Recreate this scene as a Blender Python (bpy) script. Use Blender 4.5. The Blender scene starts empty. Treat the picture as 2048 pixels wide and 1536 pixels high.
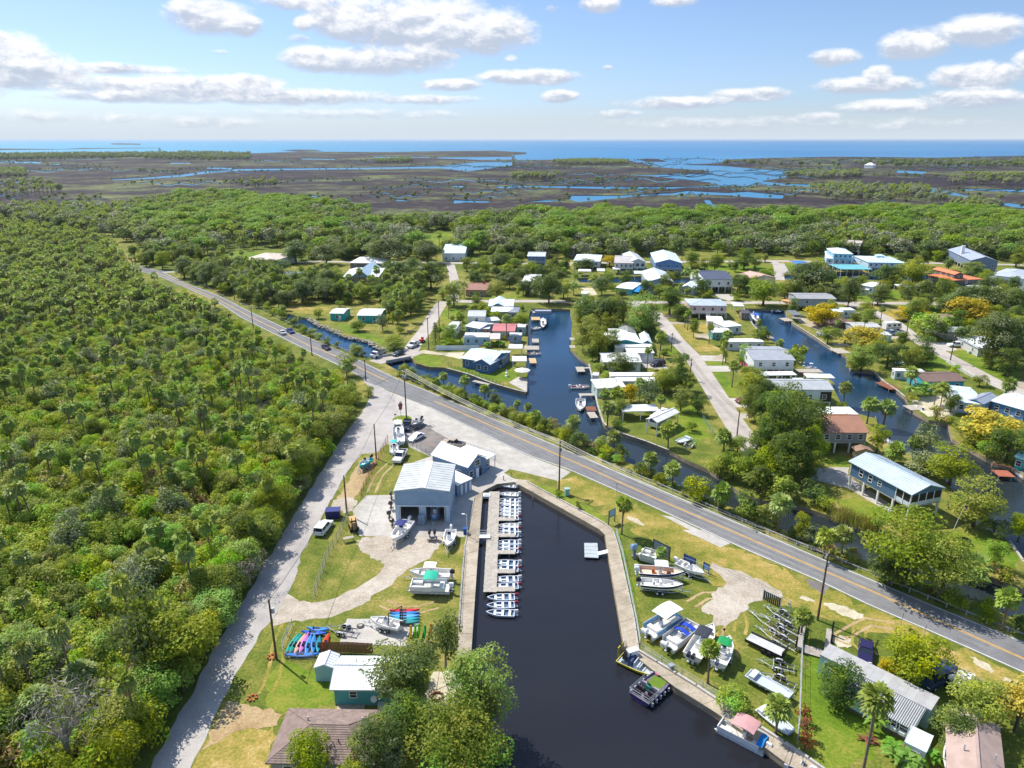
import bpy, bmesh, math, random
import numpy as np
from mathutils import Vector, Matrix, Quaternion, geometry
S = bpy.context.scene
COL = S.collection
R = math.radians
W, H, F = 2048.0,1536.0,1421.0
HC = 66.0
PITCH = R(19.0)
cd = bpy.data.cameras.new('camera')
cam = bpy.data.objects.new('camera', cd)
COL.objects.link(cam)
cam.location = (0,0, HC)
cam.rotation_euler = (R(90)-PITCH,0,0)
cd.sensor_width = 36
cd.lens = 36*F/W
cd.clip_start = 1.0
cd.clip_end = 200000
S.camera = cam
S.render.resolution_x, S.render.resolution_y = 1024,768
SUN_EL, SUN_AZ = R(53), R(-49.5)
SUN_STRENGTH, SKY_STRENGTH, EXPOSURE = 4.6,0.15,0.39
S.view_settings.view_transform = 'Standard'
S.view_settings.look = 'None'
S.view_settings.gamma = 1
S.view_settings.use_curve_mapping = False
S.view_settings.exposure = EXPOSURE
sl = bpy.data.lights.new('sun', 'SUN')
sl.energy = SUN_STRENGTH
sl.angle = R(0.5)
sl.color = (1.0,0.95,0.86)
sun = bpy.data.objects.new('sun', sl)
COL.objects.link(sun)
to_sun = Vector((math.sin(SUN_AZ)*math.cos(SUN_EL), math.cos(SUN_AZ)*math.cos(SUN_EL), math.sin(SUN_EL)))
sun.rotation_euler = (-to_sun).to_track_quat('-Z', 'Y').to_euler()
sun.location = (-80,120,150)
CP, SP = math.cos(PITCH), math.sin(PITCH)
def ray(px, py):
 u, v = (px-W/2)/F,(py-H/2)/F
 return(u, CP-v*SP,-(SP+v*CP))
def P(px, py, z=0.0):
 dx, dy, dz = ray(px, py)
 t = (z-HC)/min(dz,-1e-5)
 return Vector((dx*t, dy*t, z))
def crop(ox, oy, s):
 return lambda x, y:(ox+x/s, oy+y/s)
FULL = lambda x, y:(x, y)
kA, kB, kC = crop(600,780,4.518), crop(540,1080,3.369), crop(1000,940,4.8)
kD, kE, kF = crop(1200,1060,4.266), crop(1400,1180,3.1605), crop(1560,760,3.658)
kG, kH, kI = crop(440,460,4.452), crop(820,560,5.119), crop(1120,560,4.518)
kJ, kK, kL = crop(1440,560,3.368), crop(1000,460,4.096), crop(1440,460,3.368)
kM, kN = crop(0,240,2.0), crop(1024,240,2.0)
kP, kQ = crop(0,480,3.2), crop(0,960,2.667)
def K(k, pts):return[k(*p)for p in pts]
def heading(a, b):return math.atan2(b[1]-a[1], b[0]-a[0])
def lin(c):
 return tuple(((v/255)/12.92 if v<=10 else(((v/255)+.055)/1.055)**2.4)for v in c[:3])
class NT:
 def __init__(s, nt):s.t = nt; s.n = nt.nodes; s.l = nt.links
 def node(s, typ,**kw):
  n = s.n.new(typ)
  for k, v in kw.items():setattr(n, k, v)
  return n
 def put(s, sock, v):
  if hasattr(v, 'links'):s.l.new(v, sock)
  elif isinstance(v,(tuple, list))and sock.type=='RGBA' and len(v)==3:sock.default_value = (*v,1)
  else:sock.default_value = v
 def math(s, op, a, b=None, c=None, clamp=False):
  n = s.node('ShaderNodeMath', operation=op); n.use_clamp = clamp
  s.put(n.inputs[0], a)
  if b is not None:s.put(n.inputs[1], b)
  if c is not None:s.put(n.inputs[2], c)
  return n.outputs[0]
 def vm(s, op, a, b=None):
  n = s.node('ShaderNodeVectorMath', operation=op)
  s.put(n.inputs[0], a)
  if b is not None:s.put(n.inputs[1], b)
  return n.outputs['Value']if op in('DOT_PRODUCT', 'LENGTH')else n.outputs[0]
 def mix(s, f, a, b, blend='MIX'):
  n = s.node('ShaderNodeMix', data_type='RGBA', blend_type=blend)
  s.put(n.inputs[0], f); s.put(n.inputs[6], a); s.put(n.inputs[7], b)
  return n.outputs[2]
 def ss(s, x, lo, hi, a=0.0, b=1.0, smooth=True):
  n = s.node('ShaderNodeMapRange', interpolation_type='SMOOTHSTEP' if smooth else 'LINEAR')
  for i, v in enumerate((x, lo, hi, a, b)):s.put(n.inputs[i], v)
  return n.outputs[0]
 def noise(s, vec, scale, detail=4, rough=.55, dist=0.0):
  n = s.node('ShaderNodeTexNoise')
  s.put(n.inputs['Vector'], vec)
  n.inputs['Scale'].default_value = scale; n.inputs['Detail'].default_value = detail
  n.inputs['Roughness'].default_value = rough; n.inputs['Distortion'].default_value = dist
  return n.outputs['Fac']
MATS = {}
def new_mat(name):
 m = bpy.data.materials.new(name); m.use_nodes = True
 t = NT(m.node_tree)
 b = t.n['Principled BSDF']
 MATS[name] = m
 return m, t, b
def mat(name, c=None, rough=.6, var=.14, sc=1.5, bump=0.0, metal=0.0, spec=.35, c2=None, rnd=0.0, world=False, ribs=None, bsc=None, stain=0.0):
 """plain surface: base colour broken up by noise, optional relief, horizontal siding lines, grime"""
 if name in MATS:return MATS[name]
 m, t, b = new_mat(name)
 L = lin(c)
 co = t.node('ShaderNodeNewGeometry').outputs['Position']if world else t.node('ShaderNodeTexCoord').outputs['Object']
 n = t.noise(co, sc,5, .6)
 f = t.ss(n, .3, .7)
 a1 = tuple(v*(1-var)for v in L)
 a2 = lin(c2)if c2 else tuple(min(1, v*(1+var))for v in L)
 colr = t.mix(f, a1, a2)
 if stain:
  g = t.ss(t.noise(co, sc*.45,6, .7, .6), .5, .72)
  colr = t.mix(t.math('MULTIPLY', g, stain), colr, tuple(v*.45+.02 for v in L))
 if rnd:
  o = t.node('ShaderNodeObjectInfo').outputs['Random']
  hsv = t.node('ShaderNodeHueSaturation')
  t.put(hsv.inputs['Value'], t.ss(o,0,1,1-rnd,1+rnd, False)); t.put(hsv.inputs['Color'], colr)
  colr = hsv.outputs[0]
 t.put(b.inputs['Base Color'], colr)
 b.inputs['Roughness'].default_value = rough
 b.inputs['Metallic'].default_value = metal
 b.inputs['Specular IOR Level'].default_value = spec
 hgt = None
 if ribs:
  wv = t.node('ShaderNodeTexWave', wave_type='BANDS', bands_direction='Z', wave_profile='SAW')
  t.put(wv.inputs['Vector'], co); wv.inputs['Scale'].default_value = ribs
  hgt = wv.outputs['Fac']; bump = bump or .4
 if bump:
  if hgt is None:hgt = t.noise(co, bsc or sc*9,4, .65)
  bp = t.node('ShaderNodeBump'); bp.inputs['Strength'].default_value = bump; bp.inputs['Distance'].default_value = .05
  t.put(bp.inputs['Height'], hgt); t.put(b.inputs['Normal'], bp.outputs[0])
 return m
def paint(c, rough=.45,**kw):
 return mat('paint_%02x%02x%02x'%tuple(int(v)for v in c), c, rough, kw.pop('var', .07),**kw)
def siding(c):return mat('siding_%02x%02x%02x'%tuple(c), c, .6, .06, .7, ribs=5.0, stain=.12)
def roofing(c):return mat('roofing_%02x%02x%02x'%tuple(c), c, .5, .09, .5, stain=.4, spec=.3)
def leaf_mat(name, c1, c2, rnd=.25, trans=.45, hue=.02):
 m, t, b = new_mat(name)
 o = t.node('ShaderNodeObjectInfo').outputs['Random']
 g = t.node('ShaderNodeNewGeometry')
 w = t.noise(g.outputs['Position'], .35,3)
 isl = g.outputs['Random Per Island']
 k = t.math('ADD', t.math('MULTIPLY', isl, .55), t.math('MULTIPLY', w, .5))
 up = lambda c:tuple(min(1, v*1.7)for v in lin(c))
 colr = t.mix(t.ss(k, .2, .85), up(c1), up(c2))
 hsv = t.node('ShaderNodeHueSaturation')
 t.put(hsv.inputs['Hue'], t.ss(t.math('FRACT', t.math('MULTIPLY', o,7.13)),0,1, .5-hue, .5+hue, False))
 t.put(hsv.inputs['Saturation'], t.ss(t.math('FRACT', t.math('MULTIPLY', o,13.7)),0,1, .86,1.1, False))
 t.put(hsv.inputs['Value'], t.ss(o,0,1,1-rnd,1+rnd, False)); t.put(hsv.inputs['Color'], colr)
 colr = hsv.outputs[0]
 t.put(b.inputs['Base Color'], colr)
 b.inputs['Roughness'].default_value = .55; b.inputs['Specular IOR Level'].default_value = .25
 tr = t.node('ShaderNodeBsdfTranslucent'); t.put(tr.inputs[0], t.mix(.6, colr, lin((150,170,40)), 'MIX'))
 mx = t.node('ShaderNodeMixShader'); mx.inputs[0].default_value = trans
 t.l.new(b.outputs[0], mx.inputs[1]); t.l.new(tr.outputs[0], mx.inputs[2])
 t.l.new(mx.outputs[0], t.n['Material Output'].inputs[0])
 return m
def make_world():
 w = bpy.data.worlds.new('World'); S.world = w; w.use_nodes = True
 t = NT(w.node_tree); t.n.clear()
 sky = t.node('ShaderNodeTexSky', sky_type='NISHITA'); sky.sun_disc = False
 sky.sun_elevation = SUN_EL; sky.sun_rotation = SUN_AZ
 sky.air_density = 1.0; sky.dust_density = 0.6; sky.ozone_density = 2.5; sky.altitude = 60
 d = t.node('ShaderNodeTexCoord').outputs['Generated']
 sx = t.node('ShaderNodeSeparateXYZ'); t.put(sx.inputs[0], d)
 X, Y, Z = sx.outputs
 az = t.math('ARCTAN2', X, Y); el = t.math('ARCSINE', Z)
 cmb = t.node('ShaderNodeCombineXYZ'); t.put(cmb.inputs[0], az); t.put(cmb.inputs[1], el)
 Pv = cmb.outputs[0]
 st = t.vm('MULTIPLY', Pv,(1,1.9,1))
 n1 = t.noise(st,26,9, .64, .3)
 n2 = t.noise(st,90,6, .7, .3)
 n3 = t.noise(t.vm('ADD', st,(-.006, .014,0)),26,7, .64, .3)
 clouds = [(850,55,225,66,1),(700,42,105,45,1),(975,66,118,50,1),(790,30,80,30,1),(740,122,205,32,1),(640,118,100,30,1),(860,108,90,22, .9),
(420,35,95,38,1),(480,48,50,25,1),(370,18,45,22,1),(600,6,95,18, .8),(690,3,85,12, .7),(608,47,26,18, .9),
(10,112,85,52,1),(60,135,95,40,1),(112,148,65,24,1),(235,138,130,13, .8),(40,165,120,16, .8),
(350,178,250,27, .95),(480,166,105,20,1),(560,193,280,20, .9),(300,196,220,13, .75),(850,199,130,13, .7),(420,245,130,15, .55),
(900,170,82,15, .95),(1060,154,135,19,1),(1120,193,52,15, .95),(1020,116,18,9, .6),(600,78,30,11, .6),(440,104,22,8, .5),(1215,135,12,6, .6),
(1670,116,54,20, .9),(1835,88,74,34,1),(1960,60,84,32,1),(1755,147,30,17, .95),(1958,152,95,27,1),(1735,172,118,20, .95),
(1500,190,95,17, .85),(1350,206,135,16, .8),(1780,211,105,17, .85),(1950,196,105,20, .9),(1230,228,70,11, .6),(1200,8,46,20, .9),
(1350,3,58,12, .8),(1105,18,24,10, .5),(1640,234,50,11, .6),(1450,247,280,16, .5),(1780,250,220,14, .48),(700,228,320,14, .42),(150,235,280,15, .45),
(2130,120,90,30,1),(-80,60,70,40,1),(-120,180,120,25, .8),(300,-60,120,45,1),(1000,-90,150,50,1),(1500,-80,120,40,1),(1800,-40,80,30, .8)]
 best = None; sw = None; sh = None
 for(cx, cy, rx, ry, a)in clouds:
  x, y, z = ray(cx, cy); l = math.sqrt(x*x+y*y+z*z)
  ca, ce = math.atan2(x, y), math.asin(z/l)
  k = .88
  v = t.vm('MULTIPLY', t.vm('SUBTRACT', Pv,(ca, ce,0)),(F/(rx*k), F/(ry*k),0))
  q = t.math('MULTIPLY_ADD', t.vm('DOT_PRODUCT', v, v),-a*.9, a)
  best = q if best is None else t.math('MAXIMUM', best, q)
  wgt = t.math('MAXIMUM', q,0.0)
  hv = t.math('MULTIPLY', t.vm('DOT_PRODUCT', v,(0,1,0)), wgt)
  sw = wgt if sw is None else t.math('ADD', sw, wgt)
  sh = hv if sh is None else t.math('ADD', sh, hv)
 hgt = t.math('DIVIDE', sh, t.math('MAXIMUM', sw, .02))
 nn = t.math('ADD', t.math('MULTIPLY', t.math('SUBTRACT', n1, .5),2.3), t.math('MULTIPLY', t.math('SUBTRACT', n2, .5), .45))
 base = t.math('MAXIMUM', best,-1.0)
 far = t.math('MAXIMUM', t.ss(t.math('ABSOLUTE', az), .72, .95), t.ss(el, .2, .32))
 nb = t.noise(t.vm('MULTIPLY', d,(1,1,2.2)),3.2,6, .58, .2)
 far_d = t.math('MULTIPLY', t.ss(nb, .5, .72), t.math('MULTIPLY', far,1.4))
 dens = t.math('MAXIMUM', t.math('ADD', t.math('MULTIPLY', base,1.0), t.math('MULTIPLY', nn, .56)), t.math('SUBTRACT', far_d, .2))
 dens = t.math('MULTIPLY', t.ss(dens, .1, .75), t.ss(el,0.0, .05, .45,1.0))
 lit = t.math('ADD', t.math('ADD', t.math('MULTIPLY', hgt, .8), .45), t.math('MULTIPLY', t.math('SUBTRACT', n1, n3),2.2))
 ccol = t.mix(t.ss(lit, .0, .95),(2.85,3.2,3.85),(5.5,5.5,5.55))
 grade = t.ss(el,0.0, .17)
 skc = t.mix(grade, t.mix(1.0, sky.outputs[0],(.53, .62, .86), 'MULTIPLY'), t.mix(1.0, sky.outputs[0],(.57, .62, .745), 'MULTIPLY'))
 skc = t.mix(t.ss(el, .2, .6), skc, sky.outputs[0])
 skc = t.mix(t.ss(el,-.005, .05),(3.5,4.0,4.5), skc)
 colr = t.mix(t.math('MULTIPLY', dens, .95), skc, ccol)
 bg = t.node('ShaderNodeBackground'); t.put(bg.inputs[0], colr); bg.inputs[1].default_value = SKY_STRENGTH
 out = t.node('ShaderNodeOutputWorld'); t.l.new(bg.outputs[0], out.inputs[0])
make_world()
CH = {}
def link(o, parent=None):
 COL.objects.link(o)
 if parent is not None:
  o.parent = parent
  CH.setdefault(parent.name,[]).append(o)
 return o
class MB:
 def __init__(s):s.v = []; s.f = []; s.m = []
 def add(s, vs, fs, m=0, M=None):
  b = len(s.v)
  if M is not None:vs = [M@Vector(v)for v in vs]
  s.v+=[tuple(v)for v in vs]
  for f in fs:s.f.append(tuple(i+b for i in f)); s.m.append(m)
  return s
 def box(s, x0, x1, y0, y1, z0, z1, m=0, M=None):
  vs = [(x0, y0, z0),(x1, y0, z0),(x1, y1, z0),(x0, y1, z0),(x0, y0, z1),(x1, y0, z1),(x1, y1, z1),(x0, y1, z1)]
  return s.add(vs,[(3,2,1,0),(4,5,6,7),(0,1,5,4),(1,2,6,5),(2,3,7,6),(3,0,4,7)], m, M)
 def cbox(s, c, sz, m=0, rz=0, M=None):
  A = Matrix.Translation(c)@Matrix.Rotation(rz,4, 'Z')
  if M is not None:A = M@A
  a, b, d = sz[0]/2, sz[1]/2, sz[2]/2
  return s.box(-a, a,-b, b,-d, d, m, A)
 def quad(s, a, b, c, d, m=0):return s.add([a, b, c, d],[(0,1,2,3)], m)
 def poly(s, pts, m=0):return s.add(pts,[tuple(range(len(pts)))], m)
 def prism(s, pts, z0, z1, m=0, M=None):
  n = len(pts)
  vs = [(p[0], p[1], z0)for p in pts]+[(p[0], p[1], z1)for p in pts]
  fs = [tuple(range(n-1,-1,-1)), tuple(range(n,2*n))]+[(i,(i+1)%n, n+(i+1)%n, n+i)for i in range(n)]
  return s.add(vs, fs, m, M)
 def xprism(s, pts, y0, y1, m=0, M=None):
  """outline in x,z pushed along y"""
  n = len(pts)
  vs = [(p[0], y0, p[1])for p in pts]+[(p[0], y1, p[1])for p in pts]
  fs = [tuple(range(n)), tuple(range(2*n-1, n-1,-1))]+[(i+n,(i+1)%n+n,(i+1)%n, i)for i in range(n)]
  return s.add(vs, fs, m, M)
 def loft(s, rings, m=0, closed=True, cap=True, M=None):
  n = len(rings[0]); vs = [v for r in rings for v in r]; fs = []
  for i in range(len(rings)-1):
   for j in range(n if closed else n-1):
    a, b = i*n+j, i*n+(j+1)%n
    fs.append((a, b, b+n, a+n))
  if cap and closed:
   fs.append(tuple(range(n-1,-1,-1))); fs.append(tuple(range((len(rings)-1)*n, len(rings)*n)))
  return s.add(vs, fs, m, M)
 def tube(s, pts, r, n=6, m=0, cap=True, M=None):
  pts = [Vector(p)for p in pts]; rs = r if isinstance(r,(list, tuple))else[r]*len(pts)
  rings = []
  for i, p in enumerate(pts):
   d = (pts[min(i+1, len(pts)-1)]-pts[max(i-1,0)]).normalized()
   u = d.cross(Vector((0,0,1)))
   if u.length<.05:u = d.cross(Vector((1,0,0)))
   u.normalize(); w = d.cross(u)
   rings.append([tuple(p+(u*math.cos(2*math.pi*k/n)+w*math.sin(2*math.pi*k/n))*rs[i])for k in range(n)])
  return s.loft(rings, m, True, cap, M)
 def cyl(s, c, r, h, n=10, m=0, axis='Z', M=None):
  c = Vector(c); d = {'X':Vector((1,0,0)), 'Y':Vector((0,1,0)), 'Z':Vector((0,0,1))}[axis]*h/2
  return s.tube([c-d, c+d], r, n, m, True, M)
 def ball(s, c, r, m=0, nu=8, nv=5, M=None):
  rr = r if isinstance(r,(tuple, list))else(r, r, r)
  rings = []
  for j in range(nv+1):
   a = math.pi*j/nv; q = max(math.sin(a), .02)
   rings.append([(c[0]+rr[0]*q*math.cos(2*math.pi*k/nu), c[1]+rr[1]*q*math.sin(2*math.pi*k/nu), c[2]-rr[2]*math.cos(a))for k in range(nu)])
  return s.loft(rings, m, True, True, M)
 def mesh(s, name, mats, smooth=False):
  me = bpy.data.meshes.new(name)
  me.from_pydata(s.v,[], s.f)
  if not isinstance(mats,(list, tuple)):mats = [mats]
  for mm in mats:me.materials.append(mm)
  if len(mats)>1:me.polygons.foreach_set('material_index', s.m)
  if smooth:me.polygons.foreach_set('use_smooth',[True]*len(s.f))
  me.update()
  return me
 def build(s, name, mats, parent=None, label=None, smooth=False, stuff=False):
  o = bpy.data.objects.new(name, s.mesh(name, mats, smooth))
  link(o, parent)
  if label:o['label'] = label
  if stuff:o['kind'] = 'stuff'
  return o
def thing(name, label, cat, loc=(0,0,0), rz=0.0, group=None, scale=1.0):
 o = bpy.data.objects.new(name, None); COL.objects.link(o)
 o.empty_display_size = .3
 o.location = loc; o.rotation_euler = (0,0, rz); o.scale = (scale,)*3
 o['label'] = label; o['category'] = cat
 if group:o['group'] = group
 return o
def tag(o, label, cat, group=None):
 o['label'] = label; o['category'] = cat
 if group:o['group'] = group
 return o
def dup(root, loc, rz=0.0, scale=1.0, label=None, group=None):
 r = root.copy(); COL.objects.link(r)
 r.location = loc; r.rotation_euler = (0,0, rz)
 r.scale = scale if isinstance(scale,(tuple, list))else(scale,)*3
 if label:r['label'] = label
 if group:r['group'] = group
 for ch in CH.get(root.name,()):
  c = ch.copy(); link(c, r)
  for g in CH.get(ch.name,()):
   e = g.copy(); link(e, c)
 return r
def mpart(name, me, parent):
 return link(bpy.data.objects.new(name, me), parent)
def inside(x, y, poly):
 c = False; j = len(poly)-1
 for i in range(len(poly)):
  xi, yi = poly[i][0], poly[i][1]; xj, yj = poly[j][0], poly[j][1]
  if(yi>y)!=(yj>y)and x<(xj-xi)*(y-yi)/(yj-yi)+xi:c = not c
  j = i
 return c
def inside_np(X, Y, poly):
 c = np.zeros(X.shape, bool); j = len(poly)-1
 for i in range(len(poly)):
  xi, yi = poly[i][0], poly[i][1]; xj, yj = poly[j][0], poly[j][1]
  if yi!=yj:
   c^=((yi>Y)!=(yj>Y))&(X<(xj-xi)*(Y-yi)/(yj-yi)+xi)
  j = i
 return c
def wpoly(pts, z=0.0):return[tuple(P(x, y, z))[:2]for x, y in pts]
def ragged(poly, amp, step, seed=1):
 rng = random.Random(seed); out = []
 for i in range(len(poly)):
  a, b = Vector(poly[i][:2]), Vector(poly[(i+1)%len(poly)][:2])
  n = max(1, int((b-a).length/step))
  for k in range(n):
   p = a.lerp(b, k/n)
   out.append((p.x+rng.uniform(-amp, amp), p.y+rng.uniform(-amp, amp)))
 return out
def smooth_poly(poly, it=2):
 for _ in range(it):
  q = []
  for i in range(len(poly)):
   a, b = Vector(poly[i][:2]), Vector(poly[(i+1)%len(poly)][:2])
   q+=[tuple(a.lerp(b, .25)), tuple(a.lerp(b, .75))]
  poly = q
 return poly
def sheet(name, outer, z, m, holes=(), kind='structure', skirt=0.0, skirt_mat=None):
 vs, es = [],[]
 for loop in[outer]+list(holes):
  b = len(vs); n = len(loop)
  vs+=[Vector((p[0], p[1]))for p in loop]
  es+=[(b+i, b+(i+1)%n)for i in range(n)]
 v2, e2, f2,*_ = geometry.delaunay_2d_cdt(vs, es,[],0,1e-4)
 mb = MB(); mb.v = [(v.x, v.y, z)for v in v2]
 for f in f2:
  cx = sum(v2[i].x for i in f)/len(f); cy = sum(v2[i].y for i in f)/len(f)
  if inside(cx, cy, outer)and not any(inside(cx, cy, h)for h in holes):
   a, b, c = (v2[i]for i in f[:3])
   if(b-a).cross(c-a)<0:f = f[::-1]
   mb.f.append(tuple(f)); mb.m.append(0)
 if skirt:
  for h in holes:
   n = len(h)
   for i in range(n):
    a, b = h[i], h[(i+1)%n]
    mb.quad((a[0], a[1], z),(b[0], b[1], z),(b[0], b[1], z-skirt),(a[0], a[1], z-skirt),1)
 o = mb.build(name,[m, skirt_mat]if skirt_mat else m)
 if kind:o['kind'] = kind
 return o
def strip(name, pts, width, z, m, kind='structure', dash=None, mb=None):
 """a band along a polyline of world points"""
 own = mb is None
 mb = mb or MB(); pts = [Vector(p[:2])for p in pts]
 nrm = []
 for i in range(len(pts)):
  d = (pts[min(i+1, len(pts)-1)]-pts[max(i-1,0)]).normalized()
  nrm.append(Vector((-d.y, d.x))*width/2)
 for i in range(len(pts)-1):
  a, b = pts[i], pts[i+1]
  mb.quad((*(a-nrm[i]), z),(*(b-nrm[i+1]), z),(*(b+nrm[i+1]), z),(*(a+nrm[i]), z))
 if own:
  o = mb.build(name, m)
  if kind:o['kind'] = kind
  return o
def offset_line(pts, d):
 pts = [Vector(p[:2])for p in pts]; out = []
 for i in range(len(pts)):
  t = (pts[min(i+1, len(pts)-1)]-pts[max(i-1,0)]).normalized()
  out.append(pts[i]+Vector((-t.y, t.x))*d)
 return out
def resample(pts, step):
 pts = [Vector(p[:2])for p in pts]; out = [pts[0]]; need = step
 for a, b in zip(pts, pts[1:]):
  L = (b-a).length; s = 0.0
  while L-s>=need:
   s+=need; out.append(a.lerp(b, s/L)); need = step
  need-=(L-s)
 return out
# ================================================================== SETTING
def ground_mat(name, stops, scales=(.02, .25,2.6), bump=.5):
 m, t, b = new_mat(name)
 p = t.node('ShaderNodeNewGeometry').outputs['Position']
 a = t.noise(p, scales[0],4, .6, .4); c = t.noise(p, scales[1],5, .65, .3); f = t.noise(p, scales[2],4, .7)
 k = t.math('ADD', t.math('MULTIPLY', a, .6), t.math('ADD', t.math('MULTIPLY', c, .6), t.math('SUBTRACT', t.math('MULTIPLY', f, .4), .2)))
 r = t.node('ShaderNodeValToRGB'); t.put(r.inputs[0], k)
 e = r.color_ramp.elements
 while len(e)<len(stops):e.new(.5)
 for i,(pos, c3)in enumerate(stops):e[i].position = pos; e[i].color = (*lin(c3),1)
 fine = t.ss(f, .2, .8,1-.45*bump,1+.42*bump, False)
 hs = t.node('ShaderNodeHueSaturation'); t.put(hs.inputs['Value'], fine); t.put(hs.inputs['Color'], r.outputs[0])
 t.put(b.inputs['Base Color'], hs.outputs[0])
 b.inputs['Roughness'].default_value = .9; b.inputs['Specular IOR Level'].default_value = .15
 bp = t.node('ShaderNodeBump'); bp.inputs['Strength'].default_value = bump; bp.inputs['Distance'].default_value = .08
 t.put(bp.inputs['Height'], f); t.put(b.inputs['Normal'], bp.outputs[0])
 return m
M_grass = ground_mat('grass',[(.40,(72,90,30)),(.55,(100,111,42)),(.66,(130,126,60)),(.78,(166,148,92))])
M_lawn = ground_mat('lawn_green',[(.40,(76,104,24)),(.58,(101,124,34)),(.74,(134,136,54))],(.05, .3,2.6))
M_dry = ground_mat('dry_grass',[(.40,(92,106,34)),(.56,(136,130,58)),(.68,(166,144,80)),(.82,(190,170,122))],(.06, .4,2.8))
M_floor = ground_mat('forest_floor',[(.42,(62,72,24)),(.58,(92,106,38)),(.74,(118,122,56))])
M_dirt = ground_mat('dirt',[(.36,(146,134,116)),(.56,(172,161,146)),(.76,(194,184,170))],(.12, .6,3.2))
M_redirt = ground_mat('red_dirt',[(.36,(128,104,72)),(.52,(160,134,98)),(.68,(178,156,118))],(.12, .6,3.2))
M_sand = ground_mat('sand',[(.36,(160,150,122)),(.55,(184,174,148)),(.75,(206,198,176))],(.12, .6,3.2))
M_lane = ground_mat('lane_chipseal',[(.3,(138,134,131)),(.52,(162,157,153)),(.72,(180,174,169))],(.05, .35,4), .25)
M_road = ground_mat('asphalt',[(.3,(102,102,103)),(.55,(120,120,121)),(.78,(136,136,136))],(.03, .3,5), .2)
M_patch = ground_mat('dark_asphalt',[(.3,(92,88,86)),(.52,(116,110,106)),(.72,(140,132,126))],(.1, .5,4), .3)
M_conc = ground_mat('concrete',[(.3,(146,140,133)),(.52,(170,165,156)),(.72,(190,185,178))],(.07, .5,4), .15)
M_concd = ground_mat('concrete_tan',[(.3,(132,122,106)),(.52,(160,148,130)),(.72,(184,172,154))],(.07, .5,4), .2)
M_street = ground_mat('street_grey',[(.3,(142,136,130)),(.52,(168,160,152)),(.72,(186,178,170))],(.05, .35,4), .2)
M_mud = ground_mat('bank_mud',[(.3,(40,36,26)),(.52,(66,58,42)),(.72,(98,88,68))],(.2, .8,3))
M_marsh = ground_mat('marsh_rush',[(.46,(42,37,41)),(.585,(56,48,50)),(.63,(72,65,58)),(.68,(84,92,58)),(.80,(124,122,80))],(.003, .014, .1), .6)
M_seawall = mat('seawall',(150,136,112), .8, .2, .6, .3, world=True, stain=.6)
M_white = paint((232,232,230)); M_line = mat('line_paint',(226,224,216), .6, .12,1.2, world=True, stain=.25)
M_yellow = mat('yellow_paint',(214,164,62), .6, .15,1.2, world=True)
def water_mat(name, deep, rough, bump, scale, c2=None, spec=.5, near_col=None, calm=False):
 m, t, b = new_mat(name)
 p = t.node('ShaderNodeNewGeometry').outputs['Position']
 st = t.vm('MULTIPLY', p,(1,1.6,1))
 n = t.noise(st, scale,3, .6); n2 = t.noise(st, scale*.11,3, .5)
 big = t.noise(t.vm('MULTIPLY', p,(.25,1,1)), scale*.02,4, .6)
 colr = t.mix(t.ss(big, .35, .7), lin(deep), lin(c2 or deep))
 if near_col:
  sp = t.node('ShaderNodeSeparateXYZ'); t.put(sp.inputs[0], p)
  yy = t.math('ADD', sp.outputs[1], t.math('MULTIPLY', t.math('SUBTRACT', t.noise(p, .02,3), .5),60.0))
  colr = t.mix(t.ss(yy,130,235), lin(near_col), colr)  # base colour goes from dark grey nearby to blue farther off
 t.put(b.inputs['Base Color'], colr)
 b.inputs['Roughness'].default_value = rough; b.inputs['IOR'].default_value = 1.33
 b.inputs['Specular IOR Level'].default_value = spec
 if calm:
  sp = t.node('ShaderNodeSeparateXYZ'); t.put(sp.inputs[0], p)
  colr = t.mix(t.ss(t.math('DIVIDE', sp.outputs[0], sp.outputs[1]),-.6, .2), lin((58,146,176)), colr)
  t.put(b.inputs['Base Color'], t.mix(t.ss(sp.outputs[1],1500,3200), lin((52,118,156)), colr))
 bp = t.node('ShaderNodeBump'); bp.inputs['Strength'].default_value = bump; bp.inputs['Distance'].default_value = .04
 t.put(bp.inputs['Height'], t.math('ADD', n, t.math('MULTIPLY', n2,1.5))); t.put(b.inputs['Normal'], bp.outputs[0])
 return m
M_canal = water_mat('canal_water',(20,52,82), .09, .7,1.4,(28,66,98), near_col=(40,48,52))
M_basin = water_mat('basin_water',(34,35,41), .07, .4,1.6,(40,41,46))
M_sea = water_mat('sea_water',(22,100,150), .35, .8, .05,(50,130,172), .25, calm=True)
ZW = -0.9
basin = [(966,982),(994,968),(1028,964),(1209,1065),(1213.5,1094),(1242,1260),(1248,1294),(1350,1374),(1427,1422),(1500,1472),(1577,1530),(1640,1580),(1800,1720),(1800,2100),(860,2100),(915,1600),(932,1500),(942,1310),(944,1288),(955,1125)]
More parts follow.
